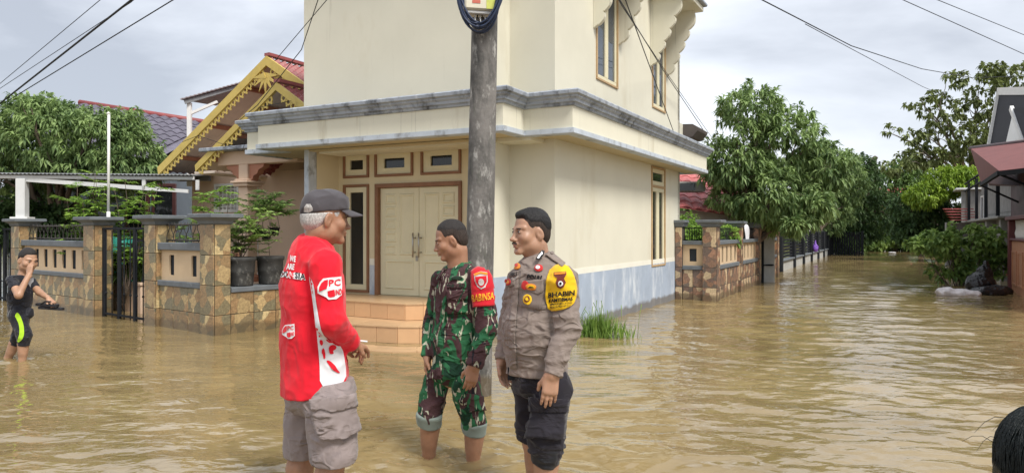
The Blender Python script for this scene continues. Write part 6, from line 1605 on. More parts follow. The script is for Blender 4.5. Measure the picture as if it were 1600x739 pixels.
# ------------------------------------------------------------------ peach house with the yellow carved gables
ph = thing('peach_house', 'peach bungalow with carved yellow gable boards and columned porch', 'house', (CX, CY, 0), -TH)
m_yelfas = pm('yellow_fascia_paint', (.57, .43, .12), r=.6, var=.08, sc_=6, bump=.1, dirt=((.33, .22, .05), .2, (6, 6, 3)))
m_plank = pm('pale_pink_soffit_plank', (.78, .66, .56), r=.75, var=.08, sc_=6, bump=.1, rand=.06)
m_redroof = pm('red_metal_tile', (.30, .085, .085), r=.45, var=.15, sc_=5, bump=.1)
m_terra = pm('terracotta_trim_paint', (.42, .19, .12), r=.75, var=.08)
def gable(apx, apy, lx, ly, b, depth, rgt=None, boards=6, bw_=.135):
    a0 = HA(apx, b); z0 = HZ(apy, a0, b); a1 = HA(lx, b); z1 = HZ(ly, a1, b); run = a0 - a1; rise = z0 - z1; sl = math.hypot(run, rise)
    out_ = []
    for sg in (-1, 1):
        d = Vector((sg * run / sl, 0, -rise / sl)); nrm = Vector((d.z * sg, 0, -d.x * sg)); nrm = nrm if nrm.z > 0 else -nrm
        ap = Vector((a0, b, z0)); fb_ = Vector((0, 0, 0))
        q = [ap, ap + d * sl, ap + d * (sl + .05) - nrm * bw_, ap - Vector((0, 0, bw_ / max(.2, abs(nrm.z))))]
        MB().prism([(v.x, v.z) for v in q], b - .02, b + .03, 'y').build('fascia', m_yelfas, ph)
        # carved scallops under the board
        sc_m = MB(); w_ = .115; k = int((sl - .1) / w_)
        for i in range(k):
            c = ap + d * (.20 + w_ * (i + .5)) - nrm * (bw_ - .01)
            for rr_, ri_ in ((.056, .030), (.016, 0)):
                cc_ = c - nrm * .045 if ri_ else c - nrm * .108
                ou = [cc_ + (-d * cos(pi * 2 * t_ / 12) - nrm * sin(pi * 2 * t_ / 12)) * rr_ for t_ in range(12)]
                if ri_:
                    inn_ = [cc_ + (-d * cos(pi * 2 * t_ / 12) - nrm * sin(pi * 2 * t_ / 12)) * ri_ for t_ in range(12)]
                    V_ = [(v.x, yy_, v.z) for yy_ in (b, b + .018) for v in ou + inn_]
                    sc_m.add(V_, [(t_, (t_ + 1) % 12, 12 + (t_ + 1) % 12, 12 + t_) for t_ in range(12)] + [(24 + t_, 24 + (t_ + 1) % 12, 36 + (t_ + 1) % 12, 36 + t_) for t_ in range(12)] + [(t_, (t_ + 1) % 12, 24 + (t_ + 1) % 12, 24 + t_) for t_ in range(12)] + [(12 + t_, 12 + (t_ + 1) % 12, 36 + (t_ + 1) % 12, 36 + t_) for t_ in range(12)])
                else: sc_m.prism([(v.x, v.z) for v in ou], b, b + .018, 'y')
            tri = [c - d * .06 + nrm * .01, c - d * .06 - nrm * .05, c - d * .035 - nrm * .012, c + d * .035 - nrm * .012, c + d * .06 - nrm * .05, c + d * .06 + nrm * .01]
            sc_m.prism([(v.x, v.z) for v in tri], b + .002, b + .016, 'y')
        sc_m.build('carved_trim', m_yelfas, ph)
        # soffit planks and the roof skin over them
        for j in range(boards):
            y0 = b + .035 + (depth * .55) * j / boards; y1 = b + .035 + (depth * .55) * (j + 1) / boards - .006
            q = [ap - nrm * .06, ap + d * sl - nrm * .06, ap + d * sl - nrm * .075, ap - nrm * .075]
            MB().prism([(v.x, v.z) for v in q], y0, y1, 'y').build('soffit_plank', m_plank, ph)
        rows = 2 * int(sl / .11); V = []
        cols = int(depth / .14) * 4
        for i in range(rows + 1):
            for c_ in range(cols + 1):
                u = sl * 1.02 * i / rows; yv = b + .035 + depth * c_ / cols
                hgt = .022 * sin(2 * pi * c_ / 4) + (.03 if i % 2 else 0.0)
                V.append(ap + d * u + nrm * (-.035 + hgt) + Vector((0, yv - b, 0)))
        MB().add(V, [(i * (cols + 1) + c_, i * (cols + 1) + c_ + 1, (i + 1) * (cols + 1) + c_ + 1, (i + 1) * (cols + 1) + c_) for i in range(rows) for c_ in range(cols)]).build('roof', m_redroof, ph)
        for t_ in (.22, .55, .85):
            c = ap + d * sl * t_ - nrm * .11; MB().bar(c + Vector((0, .04, 0)), c + Vector((0, depth * .55, 0)), .07, .07).build('rafter', m_terra, ph)
    MB().bar(Vector((a0, b, z0 + .03)), Vector((a0, b + depth, z0 + .03)), .12, .05).build('ridge_cap', m_redroof, ph)
    return a0, z0, a1, z1
g1 = gable(417, 88, 247, 262, .95, 5.0); g2 = gable(432, 129, 306, 258, .15, 1.6, bw_=.10)
# apex ornament
om = MB(); az = HZ(118, g1[0], .9)
for i in range(7):
    an = -pi / 2 + (i - 3) * .5; om.prism([(g1[0] + .0 + .05 * cos(an + pi / 2), az + .05 * sin(an + pi / 2)), (g1[0] + .30 * cos(an), az + .30 * sin(an)), (g1[0] - .05 * cos(an + pi / 2), az - .05 * sin(an + pi / 2))], .90 + .003 * i, .92 + .003 * i, 'y')
om.build('carved_finial', m_yelfas, ph)
# walls
bw_f = 1.75; al, ar = HA(300, bw_f), -3.56
zw = 2.3
wq = [(HA(336, bw_f), HA(374, bw_f), HZ(332, HA(355, bw_f), bw_f), HZ(287, HA(355, bw_f), bw_f)), (HA(392, bw_f), HA(404, bw_f), .2, HZ(290, HA(398, bw_f), bw_f))]
weld(holed(MB(), al, ar, -.36, 2.9, wq, bw_f, .15, 'b').build('wall', m_peach, ph))
ga = [(g1[0], g1[1] - .16), (g1[2] + .35, g1[3] + .10), (g1[2] + .35, 2.2), (2 * g1[0] - g1[2] - .35, 2.2), (2 * g1[0] - g1[2] - .35, g1[3] + .10)]
MB().prism(ga, bw_f + .003, bw_f + .14, 'y').build('gable_wall', m_peach, ph)
gb_ = [(g2[0], g2[1] - .14), (g2[2] + .30, g2[3] + .06), (2 * g2[0] - g2[2] - .30, g2[3] + .06)]
MB().prism(gb_, .98, 1.04, 'y').build('gable_wall', m_peach, ph)
wn = frame_ring(MB(), *wq[0], .05, -.03, .08, 'b', bw_f).build('window', m_white, ph); MB().box(wq[0][0], wq[0][1], bw_f + .05, bw_f + .055, wq[0][2], wq[0][3]).build('pane', pm('pale_curtained_glass', (.42, .40, .36), r=.2, var=.2, sc_=8), wn)
for i in range(1, 6):
    x = wq[0][0] + (wq[0][1] - wq[0][0]) * i / 6; MB().box(x - .007, x + .007, bw_f - .012, bw_f + .002, wq[0][2] + .051, wq[0][3] - .051).build('grille_bar', m_white, wn)
for i in range(1, 5):
    z = wq[0][2] + (wq[0][3] - wq[0][2]) * i / 5; MB().box(wq[0][0] + .051, wq[0][1] - .051, bw_f - .016, bw_f - .0125, z - .007, z + .007).build('grille_bar', m_white, wn)
dn2 = frame_ring(MB(), *wq[1], .035, -.03, .08, 'b', bw_f).build('door', m_white, ph); MB().box(wq[1][0] + .03, wq[1][1] - .03, bw_f + .04, bw_f + .06, wq[1][2], wq[1][3]).build('door_leaf', m_glass, dn2)
# flat porch roof, beam, bracket and column
z_b0, z_b1 = HZ(254, HA(385, .35), .35), HZ(236, HA(385, .35), .35)
MB().box(HA(330, .35), HA(470, .35), .10, 1.74, z_b1, z_b1 + .06, .01).build('porch_roof', m_cornice, ph)
MB().box(HA(345, .35), HA(470, .35), .28, .46, z_b1 - .22, z_b1 - .001, .008).build('porch_beam', m_peach, ph)
MB().box(HA(334, 1.0), HA(366, 1.0), .6, 1.74, HZ(272, HA(350, .8), .8), HZ(268, HA(350, .8), .8), .004).build('window_canopy', m_plank, ph)
ca = HA(386.5, .36); zb = z_b1 - .221
def brk(sg):
    pts = [(ca + sg * .10, zb), (ca + sg * .42, zb), (ca + sg * .40, zb - .05), (ca + sg * .30, zb - .09), (ca + sg * .27, zb - .15), (ca + sg * .19, zb - .18), (ca + sg * .16, zb - .25), (ca + sg * .10, zb - .30)]
    MB().prism(pts, .31, .43, 'y').build('bracket', m_terra, ph)
brk(-1); brk(1)
zc0 = HZ(292, ca, .36)
MB().box(ca - .105, ca + .105, .265, .475, .55, zc0 - .001, .012).build('column', m_peach, ph)
MB().box(ca - .10, ca + .10, .27, .47, zc0 + .121, zb + .0, .008).build('column', m_peach, ph)
for k, (o_, z, h_) in enumerate(((.16, zc0, .05), (.19, zc0 + .051, .035), (.145, zc0 + .087, .033))): MB().box(ca - o_, ca + o_, .37 - o_, .37 + o_, z, z + h_, .01).build('capital', m_peach, ph)
for k, (o_, z0_, z1_) in enumerate(((.28, -.36, .30), (.24, .301, .40), (.27, .401, .45), (.20, .451, .55))): MB().lathe([(o_ - .015, z0_), (o_, z0_ + .015), (o_, z1_ - .015), (o_ - .015, z1_)], 24, (ca, .37)).build('column_base', m_terra if k % 2 else m_peach, ph, False)
MB().box(HA(437, 1.3), -3.56, 1.3, 1.44, -.36, 2.3, .01).build('wall', m_peach, ph)
# tube lamp on the gable
lt = MB().tube([HW(HA(417, .9), .85, HZ(172, HA(417, .9), .9)), HW(HA(421, .9), .85, HZ(162, HA(421, .9), .9))], .018, 8).build('tube_lamp', m_white, None, True); tag(lt, 'short white tube lamp fixed under the yellow gable', 'lamp')

# ------------------------------------------------------------------ pots on the return wall
m_pot = pm('mossy_black_pot', (.045, .045, .043), r=.85, var=.4, sc_=9, bump=.4, bs=30, dirt=((.30, .30, .28), .38, (7, 7, 5)))
def fw(a, b, z): return Vector((FX + a * FC + b * FS, FY - a * FS + b * FC, z))
POTS = [(-.12, dp + .22, .175, 'large mossy black drum pot next to the corner pillar'), (-.12, dp + .64, .17, 'large mossy black drum pot next to the cream house')]
for i, (a, b, r_p, lab) in enumerate(POTS):
    q = fw(a, b, .566); t_ = thing('plant_pot', lab, 'pot', q, 0, 'drum pots on the low wall')
    MB().lathe([(r_p * .80, 0), (r_p * .84, .02), (r_p * .90, .16), (r_p * .93, .17), (r_p * .93, .19), (r_p * .96, .30), (r_p * 1.05, .32), (r_p * 1.05, .36), (r_p * .97, .36), (r_p * .95, .30)], 28).build('pot', m_pot, t_, True)
    MB().lathe([(r_p * .94, .29), (.0, .31)], 20).build('soil', m_mud, t_)
q = fw(*POTS[0][:2], .90)
frond_plant('potted_plant', 'leggy potted plant with drooping fronds growing from the drum pot', q, [(.02, 0, .45), (.12, -.02, .62), (.25, .05, .55), (-.06, .05, .35)], 38, m_shrub, .10, .016, stem_r=.008)
frond_plant('potted_plant', 'palm-like fronds spreading above the hanging pots', P(405, 335, 9.5), [(.22, .0, .18), (.30, .05, .02), (.10, 0, .28), (.28, -.05, .12)], 39, m_bush, .13, .012, stem_r=.006)
frond_plant('potted_plant', 'bare twiggy seedling in the second drum pot', fw(*POTS[1][:2], .88), [(-.02, 0, .30)], 41, m_shrub, .04, .008, stem_r=.006)
for i, (px, py) in enumerate(((404, 364), (416, 370), (429, 362))):
    q = P(px, py, 9.45 + .1 * i); hp_ = thing('hanging_pot', ['black hanging pot closest to the porch column', 'black hanging pot lowest of the three under the fronds', 'black hanging pot closest to the red shirt'][i], 'pot', q, 0, 'hanging pots')
    MB().lathe([(.045, -.055), (.05, -.05), (.065, .04), (.072, .042), (.072, .055), (.062, .055)], 16).build('pot', m_black, hp_, True)
    for sg in (-1, 1): MB().tube([(sg * .065, 0, .05), (0, 0, .42)], .0025, 4).build('wire', m_wirebl, hp_)
    rr = np.random.RandomState(i); V, T_ = leaves(rr, rr.normal(0, .02, (30, 3)) + A((0, 0, .05)), rr.normal(0, .5, (30, 3)) + A((0, 0, .6)), rr.uniform(.05, .10, 30), rr.uniform(.006, .01, 30), .3); place('foliage', npmesh('foliage', V, T_, m_shrub, False), hp_)
for (x0, x1) in ((395, 440),): tag(MB().tube([P(395, 318, 9.35), P(440, 316, 9.85)], .006, 5).build('hanging_rail', m_black), 'thin rail from which the three hanging pots hang', 'rail')

# ------------------------------------------------------------------ resident peeking past the corner pillar
p = Person('person', 'resident in pale clothing peeking past the corner pillar of the garden wall', 371, 10.3, .0)
J = p.J; f_, r_ = fr(R(200)); M = rotm(R(195), .1, 0); hc = J(371, 391, 0); neck = hc + A((0, .02, -.17))
fh = Fld(); T = head_field(fh, hc, M, .85); fh.rc(hc + M @ A((0, -.022, -.07)), neck - UP * .05, .045, .05, .03); parts = [fh.mesh(.007)]
fb = Fld(); hip = A((hc[0], hc[1] + .05, .38)); fb.rc(neck, hip, .05, .09, .05)
for sx in (-1, 1):
    hj = hip + r_ * .08 * sx; fb.rc(hj, hj + f_ * .3 + UP * .02, .07, .05, .03); fb.rc(hj + f_ * .3 + UP * .02, hj + f_ * .32 - UP * .34, .05, .035, .03)
    sj = neck + r_ * .14 * sx - UP * .07; fb.rc(sj, sj - UP * .2 + r_ * .03 * sx, .042, .035, .03); fb.rc(sj - UP * .2 + r_ * .03 * sx, sj - UP * .3 + f_ * .16, .034, .025, .03)
    hq = Fld(); hand_field(hq, sj - UP * .3 + f_ * .16, f_, -UP, -r_ * sx, .8); parts.append(hq.mesh(.008))
parts.append(fb.mesh(.014)); body = p.add('body', join(parts), m_skin_a); face_bits(p, T, M, .85, body)
hairpiece(p, hc, M, .85, 'hair', m_hair_bl, [(-.13, -.10), (-.03, -.08), (.02, -.02), (.045, .03), (.06, .055), (.10, .07)], .012, body, h=.008)
g = Fld(); g.rc(neck - UP * .10, hip + UP * .02, .10, .12, .04, f_, 1.2)
for sx in (-1, 1): sj = neck + r_ * .14 * sx - UP * .07; g.rc(neck - UP * .05, sj, .04, .05, .03); g.rc(sj, sj - UP * .12 + r_ * .02 * sx, .052, .05, .02)
p.add('blouse', g.mesh(.012), cloth_mat('pale_pink_blouse', (.55, .42, .45), .15), body)
st_ = thing('stool', 'white plastic stool under the resident behind the corner pillar', 'stool', p.base + Vector((0, .05, 0)))
MB().lathe([(.10, .27), (.17, .275), (.18, .29), (.17, .31)], 20).build('seat', m_white, st_, True)
for k in range(4): a_ = pi / 4 + k * pi / 2; MB().tube([(.17 * cos(a_), .17 * sin(a_), -.3), (.12 * cos(a_), .12 * sin(a_), .28)], [.018, .022], 8).build('leg', m_white, st_, True)
# ------------------------------------------------------------------ tiled wall beside the cream house and along the lane
AC, BC = .76, 5.22
endw = thing('end_wall', 'short brown tiled wall with one square opening beside the cream house', 'wall', HW(0, 0, 0), -TH)
CAPZ = (1.32, 1.45)
pillar(endw, .012, .14, BC + .02, BC + .22, 1.32, m_stone_r, 'R', 'f', CAPZ, .06)
panel(endw, .141, AC - .251, BC + .05, .15, 1, m_stone_r, 'R', (.55, .625), (1.0, 1.075), .24, slot_w=.13, sz=(.70, .93))
er = MB().tube([(.14, BC + .13, 1.09), (AC - .25, BC + .13, 1.09)], .01, 6).tube([(.14, BC + .13, 1.30), (AC - .25, BC + .13, 1.30)], .01, 6).build('railing', m_black, endw, True)
bm1 = MB().tube([(0, 0, 1.08), (0, 0, 1.31)], .006, 5).mesh('baluster', m_black, True)
for i in range(9): place('baluster', bm1, er, (.16 + (AC - .25 - .16) * i / 8, BC + .13, 0))
rg_ = MB()
for sx in (-1, 1): rg_.tube([(.33 + sx * .05 + .04 * cos(t_ / 12 * 2 * pi), BC + .12, 1.19 + .04 * sin(t_ / 12 * 2 * pi)) for t_ in range(13)], .005, 5)
rg_.build('ring_ornament', m_black, er, True)
lo_ = HW(AC, 0, 0)
lane = thing('lane_wall', 'long brown tiled wall with slotted cream panels running along the flooded lane', 'wall', lo_, -TH + pi / 2)
def lb(px): return HB(px, AC)
def side_pillar(b0, b1, ov=.08): return pillar(lane, b0, b1, .0, .24, 1.32, m_stone_r, 'R', 'fl', CAPZ, ov)
# corner pillar shows its front too
cpil = MB().box(BC + .004, BC + .246, .004, .246, -.36, 1.32).build('pillar', m_grout, lane)
tiles(cpil, BC, BC + .25, 0, .25, -.36, 1.32, 'f', 1, ZJ, m_stone_r, 'R'); tiles(cpil, BC, BC + .25, 0, .25, -.36, 1.32, 'l', 1, ZJ, m_stone_r, 'R')
cap_mesh(MB(), BC, BC + .25, 0, .25, CAPZ[0], CAPZ[1], .10).build('pillar_cap', m_capgrey, cpil)
X2, X3, X4, X5, X6 = lb(1157), lb(1186), lb(1198.5), lb(1204), lb(1215)
side_pillar(X2, X2 + .25); side_pillar(X3, X3 + .25); side_pillar(X4, X4 + .25); side_pillar(X6, X6 + .25)
for (u0, u1, ns) in ((BC + .25, X2, 5), (X2 + .25, X3, 5), (X4 + .25, X6, 4)):
    panel(lane, u0 + .001, u1 - .001, .05, .15, ns, m_stone_r, 'R', (.55, .625), (1.0, 1.075), .30, slot_w=.14, sz=(.66, .96))
    rl = MB().tube([(u0, .12, 1.09), (u1, .12, 1.09)], .01, 6).tube([(u0, .12, 1.30), (u1, .12, 1.30)], .01, 6).build('railing', m_black, lane, True)
    for i in range(int((u1 - u0) / .10)): place('baluster', bm1, rl, (u0 + .05 + i * .10, .12, 0))
lg_ = thing('lane_gate', 'solid black gate leaf between two brown tiled pillars of the lane wall', 'gate', lo_, -TH + pi / 2)
MB().box(X3 + .26, X4 - .01, .06, .10, -.3, 1.30, .006).build('gate_leaf', m_black, lg_); 
for i in range(4): MB().box(X3 + .30 + i * (X4 - X3 - .34) / 3 - .02, X3 + .30 + i * (X4 - X3 - .34) / 3 + .02, .03, .06, -.3, 1.29, .004).build('gate_stile', m_black, lg_)
MB().tube([(X4 - .06, .03, .42), (X4 - .06, -.16, .42), (X4 - .30, -.16, .42), (X4 - .30, .03, .42)], .015, 6).build('handle', m_black, lg_, True)
# cloth hung over the railing
cq = HW(AC - .12 * 0, lb(1176), 0); cm_ = MB(); V = []
for i in range(9):
    for k in range(13):
        u = (i - 4) * .055; s2 = (k - 4) * .055
        y_ = -.02 - .05 * min(1, max(-1, s2 / .08)) + .012 * sin(i * 1.7 + k * .4); z_ = 1.40 - max(0, abs(s2) - .04) * .9
        V.append((X2 + .9 + u * (1 + .1 * sin(k)), .12 + y_ * 1.2, z_))
V = [tuple(v) for v in V]
cl_ = MB().add(V, [(i * 13 + k, i * 13 + k + 1, (i + 1) * 13 + k + 1, (i + 1) * 13 + k) for i in range(8) for k in range(12)]).build('cloth', pm('white_cloth', (.70, .70, .74), r=.9, var=.05), None, True)
cl_.location = lo_; cl_.rotation_euler = (0, 0, -TH + pi / 2); md = cl_.modifiers.new('t', 'SOLIDIFY'); md.thickness = .006; tag(cl_, 'white cloth hung over the railing of the lane wall', 'cloth')

# ------------------------------------------------------------------ black slatted fence further down the lane
AB = .45; bo = HW(AB, 0, 0)
bf = thing('slat_fence', 'black horizontal slat fence on a pale concrete plinth along the lane', 'fence', bo, -TH + pi / 2)
m_plinth = pm('pale_concrete_plinth', (.42, .42, .40), r=.9, var=.15, sc_=3, bump=.2, dirt=((.15, .15, .14), .35, (3, 3, 1)))
def bb(px): return HB(px, AB)
PX = [1219, 1239.5, 1254, 1266.5, 1277, 1286, 1293]
us = [bb(x) for x in PX]
MB().box(us[0] - .02, us[0] + .5, -.03, .9, -.36, 1.25, .01).build('end_panel', m_black, bf)
slat = None
for i, u in enumerate(us):
    MB().box(u, u + .35 + .05 * i, -.05, .12, -.36, 1.24, .01).build('post', m_black, bf)
    if i < len(us) - 1:
        u1 = us[i + 1]; u0 = u + .35 + .05 * i
        MB().box(u0 + .001, u1 - .001, .0, .10, -.36, .30, .01).build('plinth', m_plinth, bf); MB().box(u0 + .001, u1 - .001, -.06, .12, .301, .36, .01).build('plinth_cap', m_capgrey, bf)
        sm = MB().box(0, u1 - u0, 0, .03, -.035, .035).mesh('slat', m_black)
        for k in range(8): place('slat', sm, bf, (u0, .03, .44 + .105 * k))
fe = thing('slat_fence', 'black slatted gate panel closing the far end of the black fence', 'fence', HW(AB, us[-1] + 1.2, 0), -TH)
wf = 1.5
MB().box(0, .12, 0, .12, -.36, 1.25, .01).build('post', m_black, fe); MB().box(wf, wf + .12, 0, .12, -.36, 1.25, .01).build('post', m_black, fe)
for k in range(12): MB().box(.125 + k * (wf - .13) / 12, .125 + (k + .72) * (wf - .13) / 12, .03, .07, -.3, 1.2, .006).build('slat', m_black, fe)
# hanging bag
pb = P(1270.5, 386, us[3] * CT + CY - .5); 
m_purple = pm('purple_plastic_bag', (.22, .10, .48), r=.4, var=.2, sc_=12, bump=.4, bs=25)
bg_ = Fld(); bg_.el((0, 0, -.10), (.16, .13, .22), None, .05); bg_.rc((0, 0, .05), (.0, 0, .30), .09, .03, .06); bg_.noise.append(folds(.03, 9, 3))
bag = place('plastic_bag', npmesh('plastic_bag', *bg_.mesh(.03), m_purple)); bb_ = HW(AB + .16, us[3] + .3, .62); bag.location = bb_; bag.scale = (.75, .75, .75); tag(bag, 'purple plastic bag hanging on the black slat fence', 'bag')
# posts and grey wall behind the black fence
for i, (px, w_) in enumerate(((1265.5, .22), (1273, .26), (1286, .26))):
    q = P(px, 380, 36 + i); o = MB().box(-w_ / 2, w_ / 2, -w_ / 2, w_ / 2, -.36, H + (361 - 337) / F * q.y, .02).build('concrete_post', m_plinth); o.location = (q.x, q.y, 0)
    tag(o, ['pale concrete post over the third panel of the black fence', 'pale concrete post closest to the hanging purple bag', 'pale concrete post next to the grey block wall'][i], 'post', 'pale posts behind the black fence')
q = P(1297, 380, 44); gw = thing('block_wall', 'plain grey block wall behind the end of the black fence', 'wall', (q.x, q.y, 0)); MB().box(0, 1.1, 0, .2, -.36, H + (361 - 352) / F * 44).build('wall_face', m_concrete, gw); MB().box(-.05, 1.15, -.05, .25, H + (361 - 352) / F * 44 + .001, H + (361 - 349) / F * 44).build('coping', m_plinth, gw)

# ------------------------------------------------------------------ red roofed house behind the lane wall
m_pinkroof = pm('red_roof_tile', (.50, .15, .145), r=.6, var=.2, sc_=6, bump=.2, rand=.15)
r0, r1 = P(1040, 250, 18.2), P(1150, 305, 17.6)
rh = thing('red_roof_house', 'house with a weathered red tile roof behind the lane wall', 'house', (r0.x, r0.y, 0))
def tiled_plane(par, org, TL_, TR_, BL_, tw, tl, mat):
    ux = (TR_ - TL_); Lr = ux.length; ux = ux.normalized(); dn_ = BL_ - TL_; dn_ = dn_ - dn_.dot(ux) * ux; Ld = dn_.length; dn_ = dn_.normalized(); nn_ = ux.cross(dn_); nn_ = nn_ if nn_.z > 0 else -nn_
    o3 = TL_ - org; tv = []
    for yy, lift in ((0, .012), (tl * 1.06, .03)):
        for x, z in prof: tv.append(ux * x * tw + dn_ * yy + nn_ * (z * .8 + lift))
    tm = MB().add(tv, [(i, i + 1, np_ + i + 1, np_ + i) for i in range(np_ - 1)]).add([tv[np_ + i] for i in range(np_)] + [tv[np_ + i] - nn_ * .03 for i in range(np_)], [(i, i + 1, np_ + i + 1, np_ + i) for i in range(np_ - 1)]).mesh('roof_tile', mat)
    rf = MB().add([o3, o3 + ux * Lr, o3 + ux * Lr + dn_ * Ld, o3 + dn_ * Ld], [(0, 1, 2, 3)]).build('roof', mat, par)
    for j in range(int(Ld / tl)):
        for i in range(int(Lr / tw)): place('roof_tile', tm, rf, o3 + ux * ((i + .5) * tw) + dn_ * (j * tl))
    return o3, ux, dn_, Lr, Ld, rf
tiled_plane(rh, Vector((r0.x, r0.y, 0)), P(1020, 243, 20.5), P(1140, 262, 20.5), P(1020, 318, 17.2), .30, .36, m_pinkroof)
MB().box(-.5, 2.6, -.4, 3, -.36, 1.75).build('wall', m_plinth, rh)
MB().box(.0, .75, -.95, -.5, P(0, 300, 17.3).z, P(0, 284, 17.3).z, .02).build('dormer', m_concrete, rh); MB().box(.05, .5, -.97, -.951, P(0, 298, 17.3).z, P(0, 287, 17.3).z).build('dormer_opening', m_glass, rh)
za = HZ(195, .7, 6.4); xa = HA(1095, 6.4)
MB().prism([(-.3, za + .05), (xa * .45, za + .03), (xa, za - .05), (xa * .92, za - .10), (xa * .4, za - .22), (-.3, za - .24)], 6.2, 7.0, 'y').build('rear_awning', pm('dark_sheet', (.10, .085, .08), r=.7, var=.2), house)
MB().box(-.28, -.1, LS - .01, 6.3, za - .24, za + .04).build('rear_awning_bracket', m_cream, house)
shrub('garden_bush', 'yellow green bush over the end wall beside the cream house', (P(1100, 340, 14.6).x, 14.6, -.2), [((P(1085, 335, 14.6).x, 14.6, 1.12), (.5, .4, .24), 1), ((P(1120, 330, 14.8).x, 14.8, 1.15), (.45, .4, .26), .8), ((P(1075, 315, 15).x, 15, 1.35), (.2, .3, .25), .3)], 51, m_fern, 170, 7, .12, .022)

# ------------------------------------------------------------------ right-hand houses
m_maroonsheet = pm('maroon_roof_sheet', (.185, .066, .062), r=.7, var=.1, sc_=3, bump=.1, dirt=((.12, .06, .06), .2, (2, 2, 2)))
m_brownmetal = pm('brown_corrugated_metal', (.085, .052, .055), r=.55, var=.2, sc_=5)
m_greymetal = pm('grey_corrugated_metal', (.22, .21, .20), r=.6, var=.2, sc_=4, dirt=((.09, .08, .07), .3, (5, 5, 1)))
m_terrawall = pm('orange_wall_paint', (.42, .205, .115), r=.8, var=.08, sc_=3, bump=.15, dirt=((.22, .12, .08), .25, (3, 3, 1)))
m_maroon = pm('maroon_paint', (.12, .035, .035), r=.6, var=.1)
AR = 5.75; ro = HW(AR, 0, 0)
def rbp(px): return HB(px, AR)
def zR(py, b, a=AR): return HZ(py, a, b)
tin = thing('tin_house', 'dark brown tin clad house with maroon sheet awning beside the lane', 'house', ro, -TH)
b0, b1, b2 = rbp(1600), rbp(1557), rbp(1506)
def corr(par, name, mat, u0, u1, z0, z1, x, pitch=.09, amp=.012):
    n = int((u1 - u0) / pitch) * 2; V = []
    for i in range(n + 1):
        u = u0 + (u1 - u0) * i / n; V += [(x - (amp if i % 2 else 0), u, z0), (x - (amp if i % 2 else 0), u, z1)]
    o = MB().add(V, [(2 * i, 2 * i + 1, 2 * i + 3, 2 * i + 2) for i in range(n)]).build(name, mat, par); md = o.modifiers.new('t', 'SOLIDIFY'); md.thickness = .004; return o
zl0, zl1 = zR(342, b1), zR(272, b1)
corr(tin, 'wall_cladding', m_brownmetal, b0 - 3.0, b1, zl0, zl1 + .3, .30)
corr(tin, 'wall_cladding', m_greymetal, b1, b2, zR(338, b2), zR(285, b2), .55)
MB().box(.56, 4.5, b0 - 3, b2, -.36, 2.9).build('wall_core', m_concrete, tin)
MB().box(.02, .55, b1, b2, zR(345, b2) - .06, zR(345, b2), .01).build('floor_beam', m_concrete, tin)
for k in range(4):
    b = b1 + (b2 - b1) * (k + .1) / 3.6; MB().box(.02, .10, b, b + .10, zR(345, b2), zR(290, b2) + .1 * k * 0, .008).build('post', m_black, tin)
for k in range(3):
    b = b1 + (b2 - b1) * (k + .2) / 3; MB().box(.15, .40, b, b + .3, -.36, zR(345, b2) - .061, .01).build('pier', m_concrete, tin)
for k in range(2): MB().box(.0, .06, b1, b2, zR(300, b2) + .25 * k, zR(300, b2) + .25 * k + .05, .006).build('rail', m_black, tin)
wn = frame_ring(MB(), b2 - 1.3, b2 - .35, zR(345, b2) + .02, zR(308, b2), .06, -.03, .05, 'a', .53).build('window', m_white, tin)
for (u0, u1) in ((b2 - 1.24, b2 - .41),):
    o = MB().box(.50, .52, u0, u1, zR(345, b2) + .08, zR(308, b2) - .06).build('pane', m_skyglass, wn)
Lz = lambda px, py, Y: Vector((HL(P(px, py, Y))[0] - AR, HL(P(px, py, Y))[1], P(px, py, Y).z))
T1, B1, B2, B3, T2 = Lz(1516, 232, 18.0), Lz(1533, 286, 16.6), Lz(1561, 267, 13.2), Lz(1640, 258, 12.2), Lz(1640, 217, 15.0)
o = MB().add([T1, B1, B2, B3, T2], [(0, 1, 2), (0, 2, 4), (2, 3, 4)]).build('awning_sheet', m_maroonsheet, tin); md = o.modifiers.new('t', 'SOLIDIFY'); md.thickness = .03
MB().tube([T1, T2], .05, 6).build('ridge_flashing', m_brownmetal, tin, True)
MB().bar(B1 + Vector((0, 0, -.04)), B2 + Vector((0, 0, -.04)), .06, .08).build('eave_beam', m_black, tin)
MB().bar(B2 + Vector((.02, 0, -.05)), B3 + Vector((0, 0, -.05)), .06, .08).build('eave_beam', m_black, tin)
for k in (0, 4): 
    q = B1 + (B2 - B1) * k / 4; MB().bar(q + Vector((0, 0, -.06)), Vector((.30, q.y + .3, q.z - .45)), .035, .035).build('brace', m_black, tin)
MB().add([T1, B1, Vector((.5, B1.y + .2, B1.z - .1)), Vector((T1.x + .4, T1.y, zR(290, T1.y)))], [(0, 1, 2, 3)]).build('gable_infill', m_brownmetal, tin)
